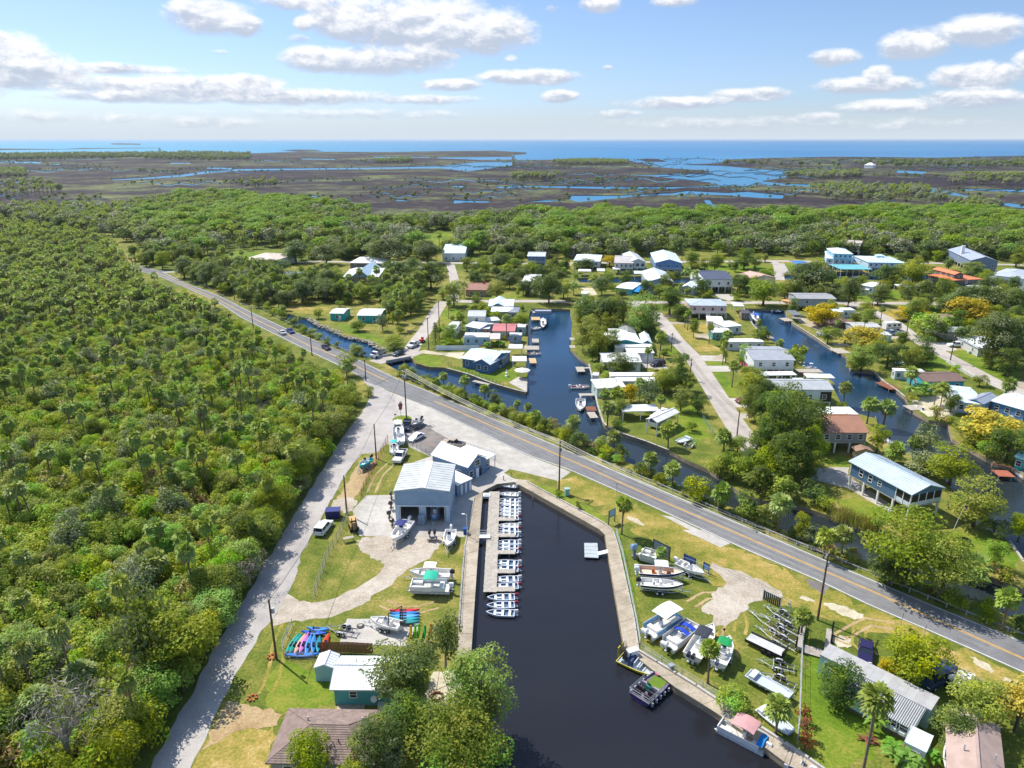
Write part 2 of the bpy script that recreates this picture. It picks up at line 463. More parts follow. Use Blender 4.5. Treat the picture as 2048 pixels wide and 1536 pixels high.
canal_w = (K(kG,[(590,735),(680,765),(780,785),(850,835),(950,870),(1100,940),(1320,990),(1450,1070),(1560,1130)])
+K(kH,[(20,800),(60,850),(200,890),(340,895),(380,905),(620,970),(850,1060),(1190,1155),(1195,1010),(1205,950),(1190,880),(1200,700),(1210,540),(1210,400),(1240,290),(1640,300),(1640,340),(1660,420),(1650,620),(1640,700),(1740,800)])
+K(kI,[(262,760),(290,880),(302,960),(340,1130),(400,1310),(600,1400),(760,1450),(980,1536)])
+[(1370,918),(1420,940),(1450,962),(1480,985),(1520,1000),(1560,1008)]
+K(kF,[(180,930),(440,1020),(600,1090),(760,1110),(900,1180),(1100,1270),(1340,1380),(1500,1430),(1785,1530)])
+[(2150,1215),(2150,1285),(2048,1245),(1938,1198),(1880,1180),(1817,1156),(1729,1120),(1686,1107),(1585,1070),(1540,1045),(1500,1028),(1450,1010),(1400,990),(1340,962),(1250,922),(1171,888),(1140,866),(1097,853),(1074,838),(1029,828),(1007,818),(966,806),(929,792),(879,775),(820,752),(790,738)]
+K(kG,[(1440,1170),(1300,1125),(1150,1090),(1000,1020),(900,980),(760,900),(640,830),(590,790)]))
canal_e = (K(kJ,[(160,190),(220,300),(330,400),(480,480),(530,570),(690,640),(770,690),(770,740),(810,820),(930,900),(1040,930)])
+K(kF,[(700,260),(740,440),(900,520),(1010,570),(1150,640),(1240,780),(1340,880),(1440,1050),(1680,1180),(1785,1330)])
+[(2150,1200),(2150,985)]
+K(kF,[(1785,700),(1700,640),(1560,600),(1440,530),(1260,430),(1230,320),(1090,290),(930,200)])
+K(kJ,[(1270,830),(1250,790),(1190,740),(1100,680),(1040,620),(880,600),(850,510),(780,480),(650,390),(570,340),(490,290),(430,200)]))
canal_n = [(1152,556),(1290,552),(1420,556),(1600,548),(1700,545),(1950,547),(1950,555),(1800,562),(1690,558),(1600,557),(1430,566),(1300,566),(1160,565)]
HOLES = [wpoly(p)for p in(basin, canal_w, canal_e, canal_n)]
far_edge = [(-2600,425),(-700,425),(-100,420),(240,420),(330,397),(450,395),(560,407),(700,422),(760,440),(900,436),(1050,431),(1300,431),(1500,433),(1650,432),(1750,424),(1900,428),(2100,442),(2700,450),(4600,450)]
land_outer = [(-1200,10),(1200,10),(1500,250)]+list(reversed(wpoly(far_edge)))+[(-1500,250)]
sheet('ground', land_outer,0.0, M_grass, HOLES, skirt=2.2, skirt_mat=M_seawall)
creeks = [
K(kM,[(2048,166),(1900,168),(1750,184),(1450,189),(1200,192),(960,194),(830,202),(720,217),(560,230),(445,236),(450,240),(570,236),(730,226),(840,211),(970,202),(1200,199),(1450,196),(1760,193),(1870,205),(2048,182)]),
K(kM,[(1740,149),(2048,146),(2048,158),(1930,160),(1850,156),(1750,153)]),
K(kM,[(1578,316),(1630,317),(1628,324),(1585,322)]), K(kM,[(1815,318),(1960,322),(1955,329),(1860,328),(1815,333)]),
K(kM,[(1808,261),(1872,262),(1868,269),(1812,270)]), K(kM,[(1972,263),(2060,263),(2060,273),(2000,271)]), K(kM,[(1695,264),(1722,264),(1720,269),(1697,269)]),
K(kM,[(0,166),(165,167),(160,173),(0,171)]), K(kM,[(200,174),(240,174),(238,178),(205,178)]), K(kM,[(680,170),(760,170),(760,174),(680,174)]), K(kM,[(1200,153),(1340,155),(1340,158),(1210,157)]),
K(kM,[(0,120),(200,118),(420,114),(630,112),(640,128),(560,133),(330,132),(0,131)]),
K(kM,[(1480,146),(1720,147),(1720,150),(1500,150)]), K(kM,[(0,246),(78,244),(76,250),(0,252)]), K(kM,[(820,188),(930,190),(925,197),(830,194)]),
K(kN,[(520,160),(600,190),(790,202),(782,212),(680,216),(400,221),(540,223),(640,232),(780,248),(825,258),(760,263),(640,266),(400,265),(0,260),(0,266),(400,275),(640,274),(700,268),(820,268),(1000,258),(1300,268),(1600,276),(1740,296),(1850,312),(2000,346),(2060,352),(2060,338),(1900,318),(1790,293),(1740,279),(1600,269),(1300,260),(1100,253),(1000,243),(1080,231),(1190,211),(1300,206),(1440,199),(1160,205),(1000,196),(840,182),(700,178),(640,170),(700,160)]),
K(kN,[(228,316),(238,300),(420,300),(640,290),(700,281),(860,289),(940,284),(1090,299),(1082,313),(1000,311),(920,306),(860,300),(700,296),(500,303),(330,321),(260,326)]),
K(kN,[(758,315),(792,318),(802,332),(822,342),(822,349),(795,347)]), K(kN,[(40,326),(130,318),(230,318),(140,326)]),
K(kN,[(1528,199),(1662,205),(1642,216),(1540,210)]), K(kN,[(1780,273),(2060,277),(2060,287),(1820,281)]),
]
shore = K(kM,[(-700,110),(0,114),(250,116),(330,112),(625,111),(640,130),(700,132),(1000,133),(1150,128),(1340,127),(1560,128),(1770,124),(1980,122),(2040,126)])+K(kN,[(60,130),(55,136),(0,140),(0,152),(30,160),(160,158),(480,163),(560,186),(620,190),(660,178),(840,172),(860,158),(1000,152),(1290,146),(1700,150),(2048,142),(2700,132)])
marsh_outer = [(-1500,430),(1500,430)]+list(reversed(wpoly(shore,0)))
_r = random.Random(15)
for i in range(64):
 x0, y0 = _r.uniform(-40,1950), _r.uniform(322,408)if i%3 else _r.uniform(318,345)
 L_, th, ph, sl_ = _r.uniform(50,220), _r.uniform(.7,1.6)*(y0-278)/90, _r.uniform(0,6), _r.uniform(-.03, .03)
 n_ = 14; up_ = [(x0+L_*j/n_, y0+sl_*L_*j/n_+.06*(y0-278)*math.sin(ph+j*.9)*math.sin(ph*2+j*.37))for j in range(n_+1)]
 creeks.append([(x, y-th*(.4+.6*math.sin(math.pi*(j+.5)/(n_+1))))for j,(x, y)in enumerate(up_)]+[(x, y+th*.5)for x, y in reversed(up_)])
sheet('marsh', marsh_outer,-0.35, M_marsh,[wpoly(c)for c in creeks], skirt=1.0, skirt_mat=M_mud)
for pts in(K(kM,[(440,94),(480,92.5),(565,95),(560,99),(450,98)]), K(kM,[(1128,122),(1180,118),(1262,119),(1292,125),(1200,127)]), K(kN,[(505,158),(540,154),(580,155),(620,166),(540,166)]), K(kN,[(520,186),(555,180),(572,188),(540,192)])):
 sheet('island', wpoly(pts),-0.3, M_marsh)
o = sheet('basin_water',[(-40,12),(120,12),(120,60),(60,75),(20,152),(-20,152),(-20,60)], ZW, M_basin)
cw = MB(); cw.quad((-1500,10, ZW-.03),(1500,10, ZW-.03),(1500,640, ZW-.03),(-1500,640, ZW-.03)); cw.build('canal_water', M_canal)['kind'] = 'structure'
sw = MB()
ys = [640,1500,4000,12000,55000]
for a, b in zip(ys, ys[1:]):sw.quad((-b*1.2-3000, a, ZW-.03),(b*1.2+3000, a, ZW-.03),(b*1.2+3000, b, ZW-.03),(-b*1.2-3000, b, ZW-.03))
sw.build('sea', M_sea)['kind'] = 'structure'
LANE = [(270,1590),(300,1536),(341,1459),(386,1384),(425,1301),(485,1204),(548,1099),(590,1028),(685,875),(724,824),(745,785),(715,742),(742,762),(774,781),(790,800),(800,850),(775,886),(753,906),(724,908),(706,926),(662,1001),(644,1034),(604,1108),(585,1170),(545,1238),(525,1260),(465,1361),(442,1410),(409,1481),(382,1536),(350,1590)]
LOT = [(742,762),(774,781),(854,813),(1050,909),(1142,944),(1117,962),(1062,948),(1020,938),(1008,946),(1030,958),(1062,962),(1028,964),(994,968),(966,982),(950,1000),(936,1072),(906,1075),(718,1072),(705,1021),(733,991),(787,990),(800,960),(812,930),(840,920),(861,913),(821,895),(808,882),(799,886),(781,891),(775,886),(800,850),(790,800)]
LOOP_T = K(kB,[(100,345),(180,400),(260,420),(370,410),(480,370),(600,310),(700,250),(760,190),(770,150),(720,110),(640,90),(600,60),(610,-30)])
LOOP_B = K(kB,[(1190,-30),(1130,60),(1090,110),(1000,160),(900,210),(830,290),(740,340),(650,420),(520,480),(420,520),(200,540),(60,560),(0,590)])
sheet('forest_floor', wpoly([(-900,455),(0,440),(205,476),(240,512),(322,596),(430,640),(545,706),(596,735),(650,764),(690,788),(712,806),(706,836),(685,880),(590,1030),(548,1102),(485,1208),(425,1305),(386,1388),(341,1463),(300,1540),(240,1640),(-900,1700)]), .004, M_floor)
sheet('forest_floor',[(-900,300)]+wpoly([(-200,470),(230,468),(400,500),(560,490),(760,500),(900,470),(1130,490),(1300,505),(1640,505),(2100,520)])+[(900,360)]+list(reversed(wpoly(far_edge))), .004, M_floor)
sheet('dirt_drive', ragged(smooth_poly(wpoly(LOOP_T+LOOP_B),1), .35, .8,3), .008, M_dirt)
sheet('parking_lot', wpoly(LOT), .012, M_conc)
sheet('lane', ragged(wpoly(LANE), .18,1.2,5), .016, M_lane)
HWY_U = [(2200,1346),(2048,1283),(1875,1214),(1792,1179),(1640,1115),(1509,1059),(1300,970),(1225,939),(1050,864),(850,779),(799,759),(751,736),(685,703),(642,685),(575,658),(498,622),(440,592),(372,567),(344,553),(328,545),(300,536),(240,524)]
HWY_L = [(2200,1408),(2048,1347),(1852,1260),(1748,1216),(1675,1181),(1638,1163),(1484,1097),(1406,1061),(1300,1012),(1140,941),(1050,909),(854,813),(774,780),(736,761),(683,734),(620,704),(566,677),(480,634),(440,607),(372,575),(335,559),(308,549),(270,541),(240,536)]
UW, LW = [Vector(p)for p in wpoly(HWY_U)],[Vector(p)for p in wpoly(HWY_L)]
sheet('highway',[tuple(p)for p in UW]+[tuple(p)for p in reversed(LW)], .022, M_road)
def line_through(px):return wpoly(px)
YEL = [(2200,1378),(2048,1318),(1887,1246),(1738,1180),(1640,1139),(1458,1060),(1300,992),(1185,940),(1050,881),(869,802)]
YEL2 = [(775,762),(734,743),(682,716),(620,692),(570,667),(507,637),(440,601),(372,571),(340,556),(312,545)]
mb = MB()
for ln in(YEL, YEL2):
 for d in(-.13, .13):strip('', offset_line(line_through(ln), d), .13, .027, None, mb=mb)
mb.build('centre_lines', M_yellow)['kind'] = 'structure'
mb = MB()
strip('', offset_line(resample(UW,4), .28), .13, .027, None, mb=mb)
strip('', offset_line(resample(LW[:12],4),-.28), .13, .027, None, mb=mb); strip('', offset_line(resample(LW[13:],4),-.28), .13, .027, None, mb=mb)
mb.build('edge_lines', M_line)['kind'] = 'structure'
sheet('concrete_pad', wpoly(K(kD,[(700,0),(880,0),(1110,112),(1030,150),(880,80)])), .018, M_conc)
sheet('concrete_pad', wpoly([(1322,1030),(1345,1034),(1406,1063),(1460,1088),(1440,1092),(1395,1068)]), .019, M_conc)
sheet('asphalt_patch', ragged(wpoly(K(kD,[(1770,425),(1877,440),(1960,480),(1930,545),(1800,490)])), .3, .7,8), .016, M_patch)
sheet('dirt_patch', ragged(smooth_poly(wpoly(K(kD,[(930,300),(990,280),(1060,330),(1180,340),(1300,400),(1480,480),(1560,540),(1550,590),(1400,580),(1290,620),(1240,670),(1190,730),(1120,800),(1000,830),(940,810),(980,720),(900,710),(830,700),(950,600),(960,540),(1070,460),(1050,400)])),1), .35, .7,9), .012, M_dirt)
sheet('dry_grass', ragged(smooth_poly(wpoly([(1120,960),(1142,950),(1300,1020),(1406,1068),(1480,1100),(1640,1170),(1740,1218),(1850,1266),(2048,1352),(2200,1420),(2200,1500),(2048,1430),(1960,1370),(1860,1300),(1760,1262),(1700,1262),(1640,1232),(1540,1200),(1480,1160),(1440,1190),(1380,1130),(1300,1090),(1260,1050),(1180,1000),(1130,985)]),1),1.3, .9,10), .006, M_dry)
for i, pts in enumerate((K(kE,[(760,75),(900,100),(1030,150),(1040,185),(950,180),(830,120)]), K(kE,[(850,280),(950,300),(960,350),(880,370),(830,320)]), K(kE,[(1700,410),(1780,440),(1850,500),(1840,530),(1760,490)]), K(kE,[(1880,560),(2000,560),(2048,600),(1960,590)]), K(kD,[(1690,560),(1830,590),(1840,620),(1720,600)]), K(kC,[(1180,440),(1340,470),(1420,560),(1280,500)]))):
 sheet('sand_patch', ragged(smooth_poly(wpoly(pts),2), .3, .5,20+i), .010, M_sand)
sheet('dirt_patch', ragged(wpoly([(455,1402),(566,1425),(555,1453),(470,1462),(405,1500),(425,1455)]), .3, .7,11), .010, M_redirt)
sheet('dry_grass', ragged(wpoly([(395,1515),(430,1465),(550,1455),(535,1600),(360,1600)]), .4, .8,12), .008, M_dry)
sheet('dirt_patch', ragged(wpoly(K(kA,[(300,1000),(440,960),(520,1000),(470,1090),(400,1110),(290,1060)])), .3, .6,13), .010, M_dirt)
sheet('dirt_patch', ragged(wpoly(K(kA,[(540,640),(690,590),(720,600),(600,800),(540,930),(440,1000),(330,990),(450,800)])), .3, .6,14), .009, M_redirt)
sheet('sand_patch', ragged(wpoly(K(kB,[(1090,880),(1270,880),(1290,1060),(1210,1140),(1020,1140),(1060,1000)])), .25, .6,15), .010, M_sand)
sheet('dirt_patch', ragged(wpoly(K(kB,[(580,0),(1130,0),(1080,90),(900,200),(760,150),(640,90)])), .4, .6,16), .011, M_dirt)
sheet('parking_bays', wpoly(K(kA,[(960,470),(1080,270),(1180,350),(1480,520),(1240,545),(1180,600),(1010,500)])), .018, M_patch)
for i,(k, pts)in enumerate(((kD,[(1060,700),(1000,860),(960,1010)]),(kD,[(1180,700),(1210,800),(1180,900)]),(kD,[(1060,560),(900,560),(760,640)]),(kE,[(120,250),(190,330),(200,430)]),(kB,[(760,420),(860,470),(1000,470),(1150,430)]),(kB,[(120,560),(60,700),(30,900),(-40,1060)]),(kE,[(960,330),(880,300),(1060,200),(1240,230)]),(kE,[(1100,420),(1000,340),(1010,240)]),(kA,[(640,930),(720,760),(840,650)]))):
 l_ = resample(wpoly(K(k, pts)), .7)
 for d in(-.8, .8):
  q = offset_line(l_, d); e1 = offset_line(q, .22); e2 = offset_line(q,-.22)
  sheet('tyre_track', ragged([tuple(v)for v in e1]+[tuple(v)for v in reversed(e2)], .1, .5, i*2+7), .0105+.0002*(i%3), M_dry if i%2 else M_redirt)
STREETS = []
def street(name, pts, w, m=None, z=.016):
 STREETS.append((resample(wpoly(pts),3), w))
 return strip(name, resample(wpoly(pts),6), w, z, m or M_street)
street('street',[(1250,604),(1306,622),(1330,650),(1352,680),(1384,712),(1420,768),(1455,825),(1495,885),(1530,930)],5.6)
street('street', K(kH,[(-10,760),(50,650),(170,500),(260,330),(330,230),(430,215)])+[(930,603),(1060,602)],5.2, z=.017)
street('street',[(1040,602),(1200,604),(1440,605),(1680,606),(1850,607),(2100,612)],5.2, z=.018)
street('street', K(kJ,[(830,150),(1000,200),(1180,290),(1300,385),(1500,500),(1850,690),(2100,800)]),5.6, z=.019)
street('street',[(480,530),(640,523),(900,526),(1120,527),(1300,524),(1560,522),(1800,525),(2060,530)],5.0)
street('street',[(300,541),(345,545),(400,533),(500,528)],4.6, z=.0165)
street('street',[(905,603),(912,575),(905,545),(900,526)],4.6, z=.0155)
street('street',[(1560,560),(1555,530),(1545,522)],4.6, z=.0155)
pads = [K(kI,[(1190,680),(1490,685),(1500,735),(1230,730)]), K(kI,[(1270,775),(1500,775),(1640,825),(1310,830)]), K(kI,[(1500,1065),(1700,1070),(1700,1150),(1560,1150)]), K(kI,[(1605,1205),(1700,1210),(1700,1250),(1640,1250)]),
K(kI,[(900,315),(1130,310),(1190,330),(930,345)]), K(kI,[(940,375),(1130,380),(1330,390),(970,402)]), K(kI,[(740,750),(960,760),(970,810),(750,790)]), K(kI,[(1390,120),(1560,130),(1570,175),(1520,190)]), K(kI,[(1210,490),(1370,490),(1390,535),(1230,520)]),
K(kJ,[(1400,420),(1540,420),(1600,470),(1560,480),(1500,475)]), K(kJ,[(1880,690),(2060,680),(2060,760),(1900,740)]), K(kJ,[(1230,285),(1100,340),(1080,395),(1190,395),(1270,360)]), K(kJ,[(40,500),(0,500),(-60,535),(20,545)]), K(kJ,[(0,360),(60,380),(40,400),(-40,395)]),
K(kF,[(230,640),(505,640),(500,700),(870,950),(800,975),(520,800),(210,720)]), K(kH,[(60,745),(140,715),(330,745),(560,740),(520,810),(340,770)]), K(kK,[(660,470),(760,475),(800,530),(740,540)]), K(kK,[(1760,530),(1880,535),(1890,580),(1800,560)]),
K(kL,[(360,225),(430,225),(470,285),(420,300)]), K(kJ,[(1270,790),(1500,780),(1640,860),(1560,920),(1400,920),(1290,830)]), K(kK,[(400,250),(520,262),(600,290),(540,300)]), K(kB,[(520,530),(1000,535),(1010,600),(940,650),(930,720),(470,700)]), K(kJ,[(470,235),(560,250),(720,330),(690,350),(560,300)])]
for i, p in enumerate(pads):
 sheet('concrete_pad', ragged(wpoly(p), .12,1.5,40+i), .0101+.00012*i,[M_conc, M_concd, M_sand][(0,0,0,0,1,1,0,0,1,0,1,1,1,1,0,2,2,0,0,2,1,0,1)[i]])
lawns = [K(kH,[(60,760),(320,775),(345,880),(200,890),(70,850)]), K(kH,[(500,880),(830,930),(1090,860),(1110,1000),(970,1050),(850,1045),(620,965),(380,895)]), K(kI,[(890,1060),(1170,1040),(1390,1400),(1200,1536),(1040,1400),(1080,1200)]),
K(kH,[(780,140),(1170,150),(1180,205),(780,192)]), K(kI,[(1320,835),(1500,832),(1650,1060),(1480,1060)]), K(kI,[(1240,735),(1500,740),(1500,772),(1270,772)]), K(kI,[(930,610),(1040,620),(1090,640),(940,700)]), K(kH,[(300,300),(560,300),(500,420),(300,430)]), K(kH,[(310,580),(540,580),(540,680),(250,680)]),
K(kL,[(0,240),(380,240),(430,305),(80,305)]), K(kL,[(400,222),(700,225),(700,280),(480,290)]), K(kL,[(880,370),(1260,370),(1250,480),(890,480)]), K(kL,[(1000,505),(1500,500),(1500,600),(1180,620)]), K(kJ,[(1190,410),(1540,530),(1600,615),(1250,600)]), K(kJ,[(1540,480),(1700,470),(1960,560),(2048,680),(1880,680)]),
K(kG,[(20,200),(460,190),(740,200),(740,255),(100,290)]), K(kG,[(1040,820),(1160,850),(1260,910),(1440,960),(1450,1040),(1320,985),(1100,900)]), K(kK,[(400,280),(530,280),(520,360),(410,360)]), K(kK,[(1630,275),(1760,270),(2048,290),(2048,350),(1700,350)]), K(kF,[(1170,1110),(1400,1070),(1640,1200),(1785,1400),(1560,1380),(1330,1240)]), K(kF,[(270,570),(520,560),(500,640),(280,600)]), K(kF,[(400,870),(560,860),(860,980),(830,1060),(640,1060)]),
K(kE,[(640,420),(760,430),(1000,850),(1300,900),(1120,1000),(1000,1125),(600,1125)]), K(kB,[(0,800),(300,830),(420,1010),(400,1140),(-80,1150)]), K(kC,[(280,100),(560,190),(830,330),(1040,480),(1130,600),(1220,800),(1340,1536),(1290,1536),(1150,790),(1060,550),(360,190)]),[(852,476),(905,480),(920,492),(860,500),(840,488)], K(kM,[(1700,460),(1810,445),(1820,490),(1700,500)])]
for i, p in enumerate(lawns):sheet('lawn', ragged(smooth_poly(wpoly(p),1), .8,1.0,70+i), .0064+.00006*i, M_lawn)
sheet('dry_field', ragged(wpoly(K(kI,[(970,402),(1360,402),(1370,490),(1330,560),(1490,640),(1180,650),(1090,570)])), .3,1.5,99), .009, M_dry)
sheet('dry_field', ragged(wpoly(K(kL,[(1000,505),(1220,510),(1230,600),(1170,615)])), .3,1.5,98), .0085, M_dry)
sheet('dry_field', wpoly([(-60,438),(30,440),(25,458),(-60,460)]), .009, M_dry)
sheet('dirt_patch', ragged(wpoly(K(kG,[(590,690),(650,660),(840,690),(1000,680),(960,760),(700,740),(600,745)])), .4,1.5,97), .009, M_dry)
def walkway(edge, curb, step, m, label=None):
 a, b = resample(wpoly(edge), step), None
 n = len(a)
 cw_ = [Vector(p)for p in wpoly(curb)]
 L = [0]
 for p, q in zip(cw_, cw_[1:]):L.append(L[-1]+(q-p).length)
 def at(t):
  d = t*L[-1]
  for i in range(len(cw_)-1):
   if d<=L[i+1]or i==len(cw_)-2:
    return cw_[i].lerp(cw_[i+1],(d-L[i])/(L[i+1]-L[i]))
 a.append(Vector(wpoly(edge)[-1]))
 root = sheet('walkway', wpoly(edge)+list(reversed(wpoly(curb))), .03, M_concd)
 for i in range(len(a)-1):
  p, q = a[i], a[i+1]; c, d = at((i+1)/(len(a)-1)), at(i/(len(a)-1))
  ctr = (p+q+c+d)/4
  pts = [tuple(v+(ctr-v)*.018)for v in(p, q, c, d)]
  s = MB(); s.prism(pts, .031, .08+.008*((i*7)%3)); s.build('slab', m, root)
 return root
walkway([(966,982),(955,1125),(944,1288),(942,1312)],[(949,995),(938,1050),(929,1098),(918,1255),(915,1312)],2.4, M_concd)
walkway([(1028,964),(1209,1065),(1213.5,1094),(1242,1260),(1248,1295)],[(1042,959),(1058,967),(1221,1055),(1229,1069),(1239,1107),(1268,1240),(1277,1303)],2.4, M_concd)
walkway([(1248,1296.5),(1350,1375),(1427,1423),(1500,1473),(1577,1531),(1640,1580)],[(1278,1305),(1400,1380),(1460,1420),(1590,1502),(1680,1565)],2.2, M_concd)
def curb(pts, w, h, m, name='curb'):
 p = resample(wpoly(pts),3); p.append(Vector(wpoly(pts)[-1])); mb = MB()
 for a, b in zip(p, p[1:]):
  l = (b-a).length
  if l>.01:mb.cbox(((a.x+b.x)/2,(a.y+b.y)/2, h/2),(l+w*.5, w, h),0, math.atan2(b.y-a.y, b.x-a.x))
 o = mb.build(name, m); o['kind'] = 'structure'; return o
curb([(1058,967),(1221,1055),(1229,1069),(1239,1107),(1268,1240),(1277,1303)], .22, .32, M_conc)
curb([(1278,1304),(1400,1379),(1460,1419),(1590,1501),(1660,1550)], .3, .38, M_conc)
curb([(949,995),(938,1050),(929,1098),(918,1255)], .18, .22, M_conc)
def cap(pts, w=.4, h=.12, name='seawall'):return curb(pts, w, h, M_conc, name)
cap(K(kH,[(380,905),(620,970),(850,1060),(1190,1155),(1195,1010)])); cap(K(kI,[(262,760),(290,880),(302,960),(340,1130),(400,1310),(600,1400),(760,1450),(980,1536)])); cap(K(kJ,[(490,290),(570,340),(650,390),(780,480)])); cap(K(kJ,[(1040,620),(1100,680),(1190,740),(1250,790)])); cap(K(kF,[(1680,1180),(1785,1330)])); cap(K(kJ,[(160,190),(220,300),(330,400)]))
def slab_grid(k, a, b, c, d, nx, ny, m):
 A_, B_, C_, D_ = (Vector(wpoly([k(*q)])[0])for q in(a, b, c, d))
 root = sheet('barn_apron',[tuple(q)for q in(A_, B_, C_, D_)], .017, M_concd)
 for i in range(nx):
  for j in range(ny):
   f = lambda u, v:A_.lerp(B_, u).lerp(D_.lerp(C_, u), v)
   pts = [f(i/nx+.003, j/ny+.003), f((i+1)/nx-.003, j/ny+.003), f((i+1)/nx-.003,(j+1)/ny-.003), f(i/nx+.003,(j+1)/ny-.003)]
   s = MB(); s.prism([tuple(q)for q in pts], .018, .03+.004*((i+2*j)%3)); s.build('slab', m, root)
slab_grid(kA,(540,1310),(1490,1330),(1400,1190),(480,1085),6,2, M_conc)
slab_grid(kA,(480,1080),(850,1100),(845,960),(600,955),3,2, M_conc)
wt = MB()
for o_ in(-2.35,-.95, .95,2.35):strip('', offset_line([(a+b)/2 for a, b in zip(resample(UW,6), resample(LW,6))][2:], o_), .55, .0235, None, mb=wt)
wt.build('wheel_tracks', ground_mat('worn_asphalt',[(.3,(92,92,93)),(.55,(112,112,113)),(.78,(134,134,134))],(.05, .4,5), .2))['kind'] = 'structure'
tar = MB(); rt = random.Random(9)
CL = [(a+b)/2 for a, b in zip(resample(UW,6), resample(LW,6))]
for i in range(6, len(CL)-1,2):
 a, b = CL[i], CL[i+1]; d = (b-a).normalized(); n = Vector((-d.y, d.x)); w_ = 3.0
 if rt.random()<.6:strip('',[a+n*rt.uniform(-w_,-.3), a+d*rt.uniform(-.6, .6)+n*.2, a+d*rt.uniform(-.6, .6)+n*rt.uniform(.6, w_)], .06, .0245, None, mb=tar)
 if rt.random()<.35:
  o_ = rt.uniform(-2.6,2.6); strip('',[a+n*o_, b+n*(o_+rt.uniform(-.3, .3))], .05, .0247, None, mb=tar)
o = tar.build('tar_seams', mat('tar',(72,72,74), .5, .1,2, world=True)); o['kind'] = 'structure'
# ================================================================== VEGETATION
LF = {
'lime':leaf_mat('leaf_lime',(118,132,24),(156,158,48)),
'mid':leaf_mat('leaf_mid',(88,106,30),(124,132,46)),
'dark':leaf_mat('leaf_dark',(50,70,30),(80,98,42)),
'grey':leaf_mat('leaf_grey_green',(86,98,60),(122,128,90), .2, .25),
'gold':leaf_mat('leaf_gold',(104,112,34),(138,138,52)),
'yellow':leaf_mat('leaf_yellow',(158,136,8),(186,162,18), .1, hue=.008),
'pine':leaf_mat('leaf_bright',(94,136,32),(134,162,54), .14),
'farpine':leaf_mat('leaf_pine',(86,118,34),(118,146,54), .2),
'palm':leaf_mat('leaf_palm',(102,120,48),(140,150,76), .18, .35),
'brown':leaf_mat('leaf_brown',(104,84,52),(142,116,76), .2, .2),
'dead':leaf_mat('twig_grey',(98,92,86),(132,125,116), .15, .05),
'banana':leaf_mat('leaf_banana',(84,126,30),(122,154,52), .15),
'red':leaf_mat('leaf_red',(96,34,32),(132,58,44), .15),
}
M_bark = mat('bark',(96,84,70), .9, .3,3, .5)
M_barkg = mat('bark_grey',(142,132,120), .9, .2,3, .4)
M_ptrunk = mat('palm_bark',(124,108,88), .9, .25,4, .5)
def np_mesh(name, V, Fq, mats, mi=None):
 me = bpy.data.meshes.new(name)
 n, k = Fq.shape
 me.vertices.add(len(V)); me.vertices.foreach_set('co', np.asarray(V, np.float32).ravel())
 me.loops.add(n*k); me.loops.foreach_set('vertex_index', Fq.astype(np.int32).ravel())
 me.polygons.add(n); me.polygons.foreach_set('loop_start', np.arange(0, n*k, k, dtype=np.int32))
 for mm in mats:me.materials.append(mm)
 if mi is not None:me.polygons.foreach_set('material_index', np.asarray(mi, np.int32))
 me.update(calc_edges=True)
 return me
def unit(v):return v/(np.linalg.norm(v, axis=1, keepdims=True)+1e-9)
def leaves(rng, clumps, per_m2, size, aspect=.62, droop=0.0, up=.35):
 """leaf-sized quads through the outer part of each clump (cx,cy,cz,rx,ry,rz)"""
 P_, N_ = [],[]
 for c in clumps:
  c = np.array(c, float); r = c[3:6]
  area = 4*math.pi*((r[0]*r[1])**1.6/3+2*(r[0]*r[2])**1.6/3)**(1/1.6)
  n = max(6, int(area*per_m2/(size*size*aspect)))
  d = unit(rng.normal(size=(n,3)))
  d[:,2] = np.where(d[:,2]<-.35,-d[:,2]*rng.uniform(0,1, n), d[:,2])
  d = unit(d)
  rad = (1-.3*rng.random(n)**1.7)*(1+.09*rng.normal(size=n))
  P_.append(c[:3]+d*r*rad[:, None])
  N_.append(unit(d/r*r.mean()+rng.normal(size=(n,3))*.42+np.array((0,0, up+.25))))
 p = np.concatenate(P_); nn = np.concatenate(N_); n = len(p)
 a = unit(np.cross(nn, rng.normal(size=(n,3)))); b = np.cross(nn, a)
 if droop:a = unit(a+np.array((0,0,-droop))); b = unit(np.cross(nn, a))
 s = size*rng.uniform(.6,1.25, n)[:, None]
 a = a*s*.5; b = b*s*aspect*.5
 bend = nn*s*rng.uniform(-.2, .2, n)[:, None]
 V = np.stack([p-a, p+b*1.0+bend, p+a, p-b*1.0+bend],1).reshape(-1,3)
 return V, np.arange(n*4).reshape(n,4)
def crown_clumps(rng, w, h0, h1, n, flat=.75, spread=.82):
 """clumps filling an uneven crown of width w between heights h0 and h1"""
 out = []
 R_ = w/2; hz = (h1-h0)/2; zc = (h0+h1)/2
 for i in range(n):
  d = rng.normal(size=3); d/=np.linalg.norm(d)+1e-9
  k = rng.random()**.45*spread
  r = R_*rng.uniform(.28, .46)
  out.append((d[0]*k*R_, d[1]*k*R_, zc+d[2]*k*hz*1.05, r, r*rng.uniform(.85,1.15), min(r*flat*rng.uniform(.8,1.15), hz)))
 return out
def trunk_mb(h, r, rng, lean=.05, limbs=(), n=7):
 mb = MB(); ax, ay = rng.uniform(-1,1)*lean*h, rng.uniform(-1,1)*lean*h
 pts = [(ax*t*t, ay*t*t,-0.3+(h+.3)*t)for t in(0, .15, .4, .7,1)]
 mb.tube(pts,[r*1.35, r*1.05, r*.9, r*.75, r*.5], n)
 for q in limbs:
  z = h*rng.uniform(.45, .85); t = z/h
  s = Vector((ax*t*t, ay*t*t, z)); e = Vector(q)
  m = s.lerp(e, .5)+Vector((0,0, .12*(e-s).length))
  mb.tube([s, m, e],[r*.45, r*.3, r*.1],5)
 return mb
PROTO = {}
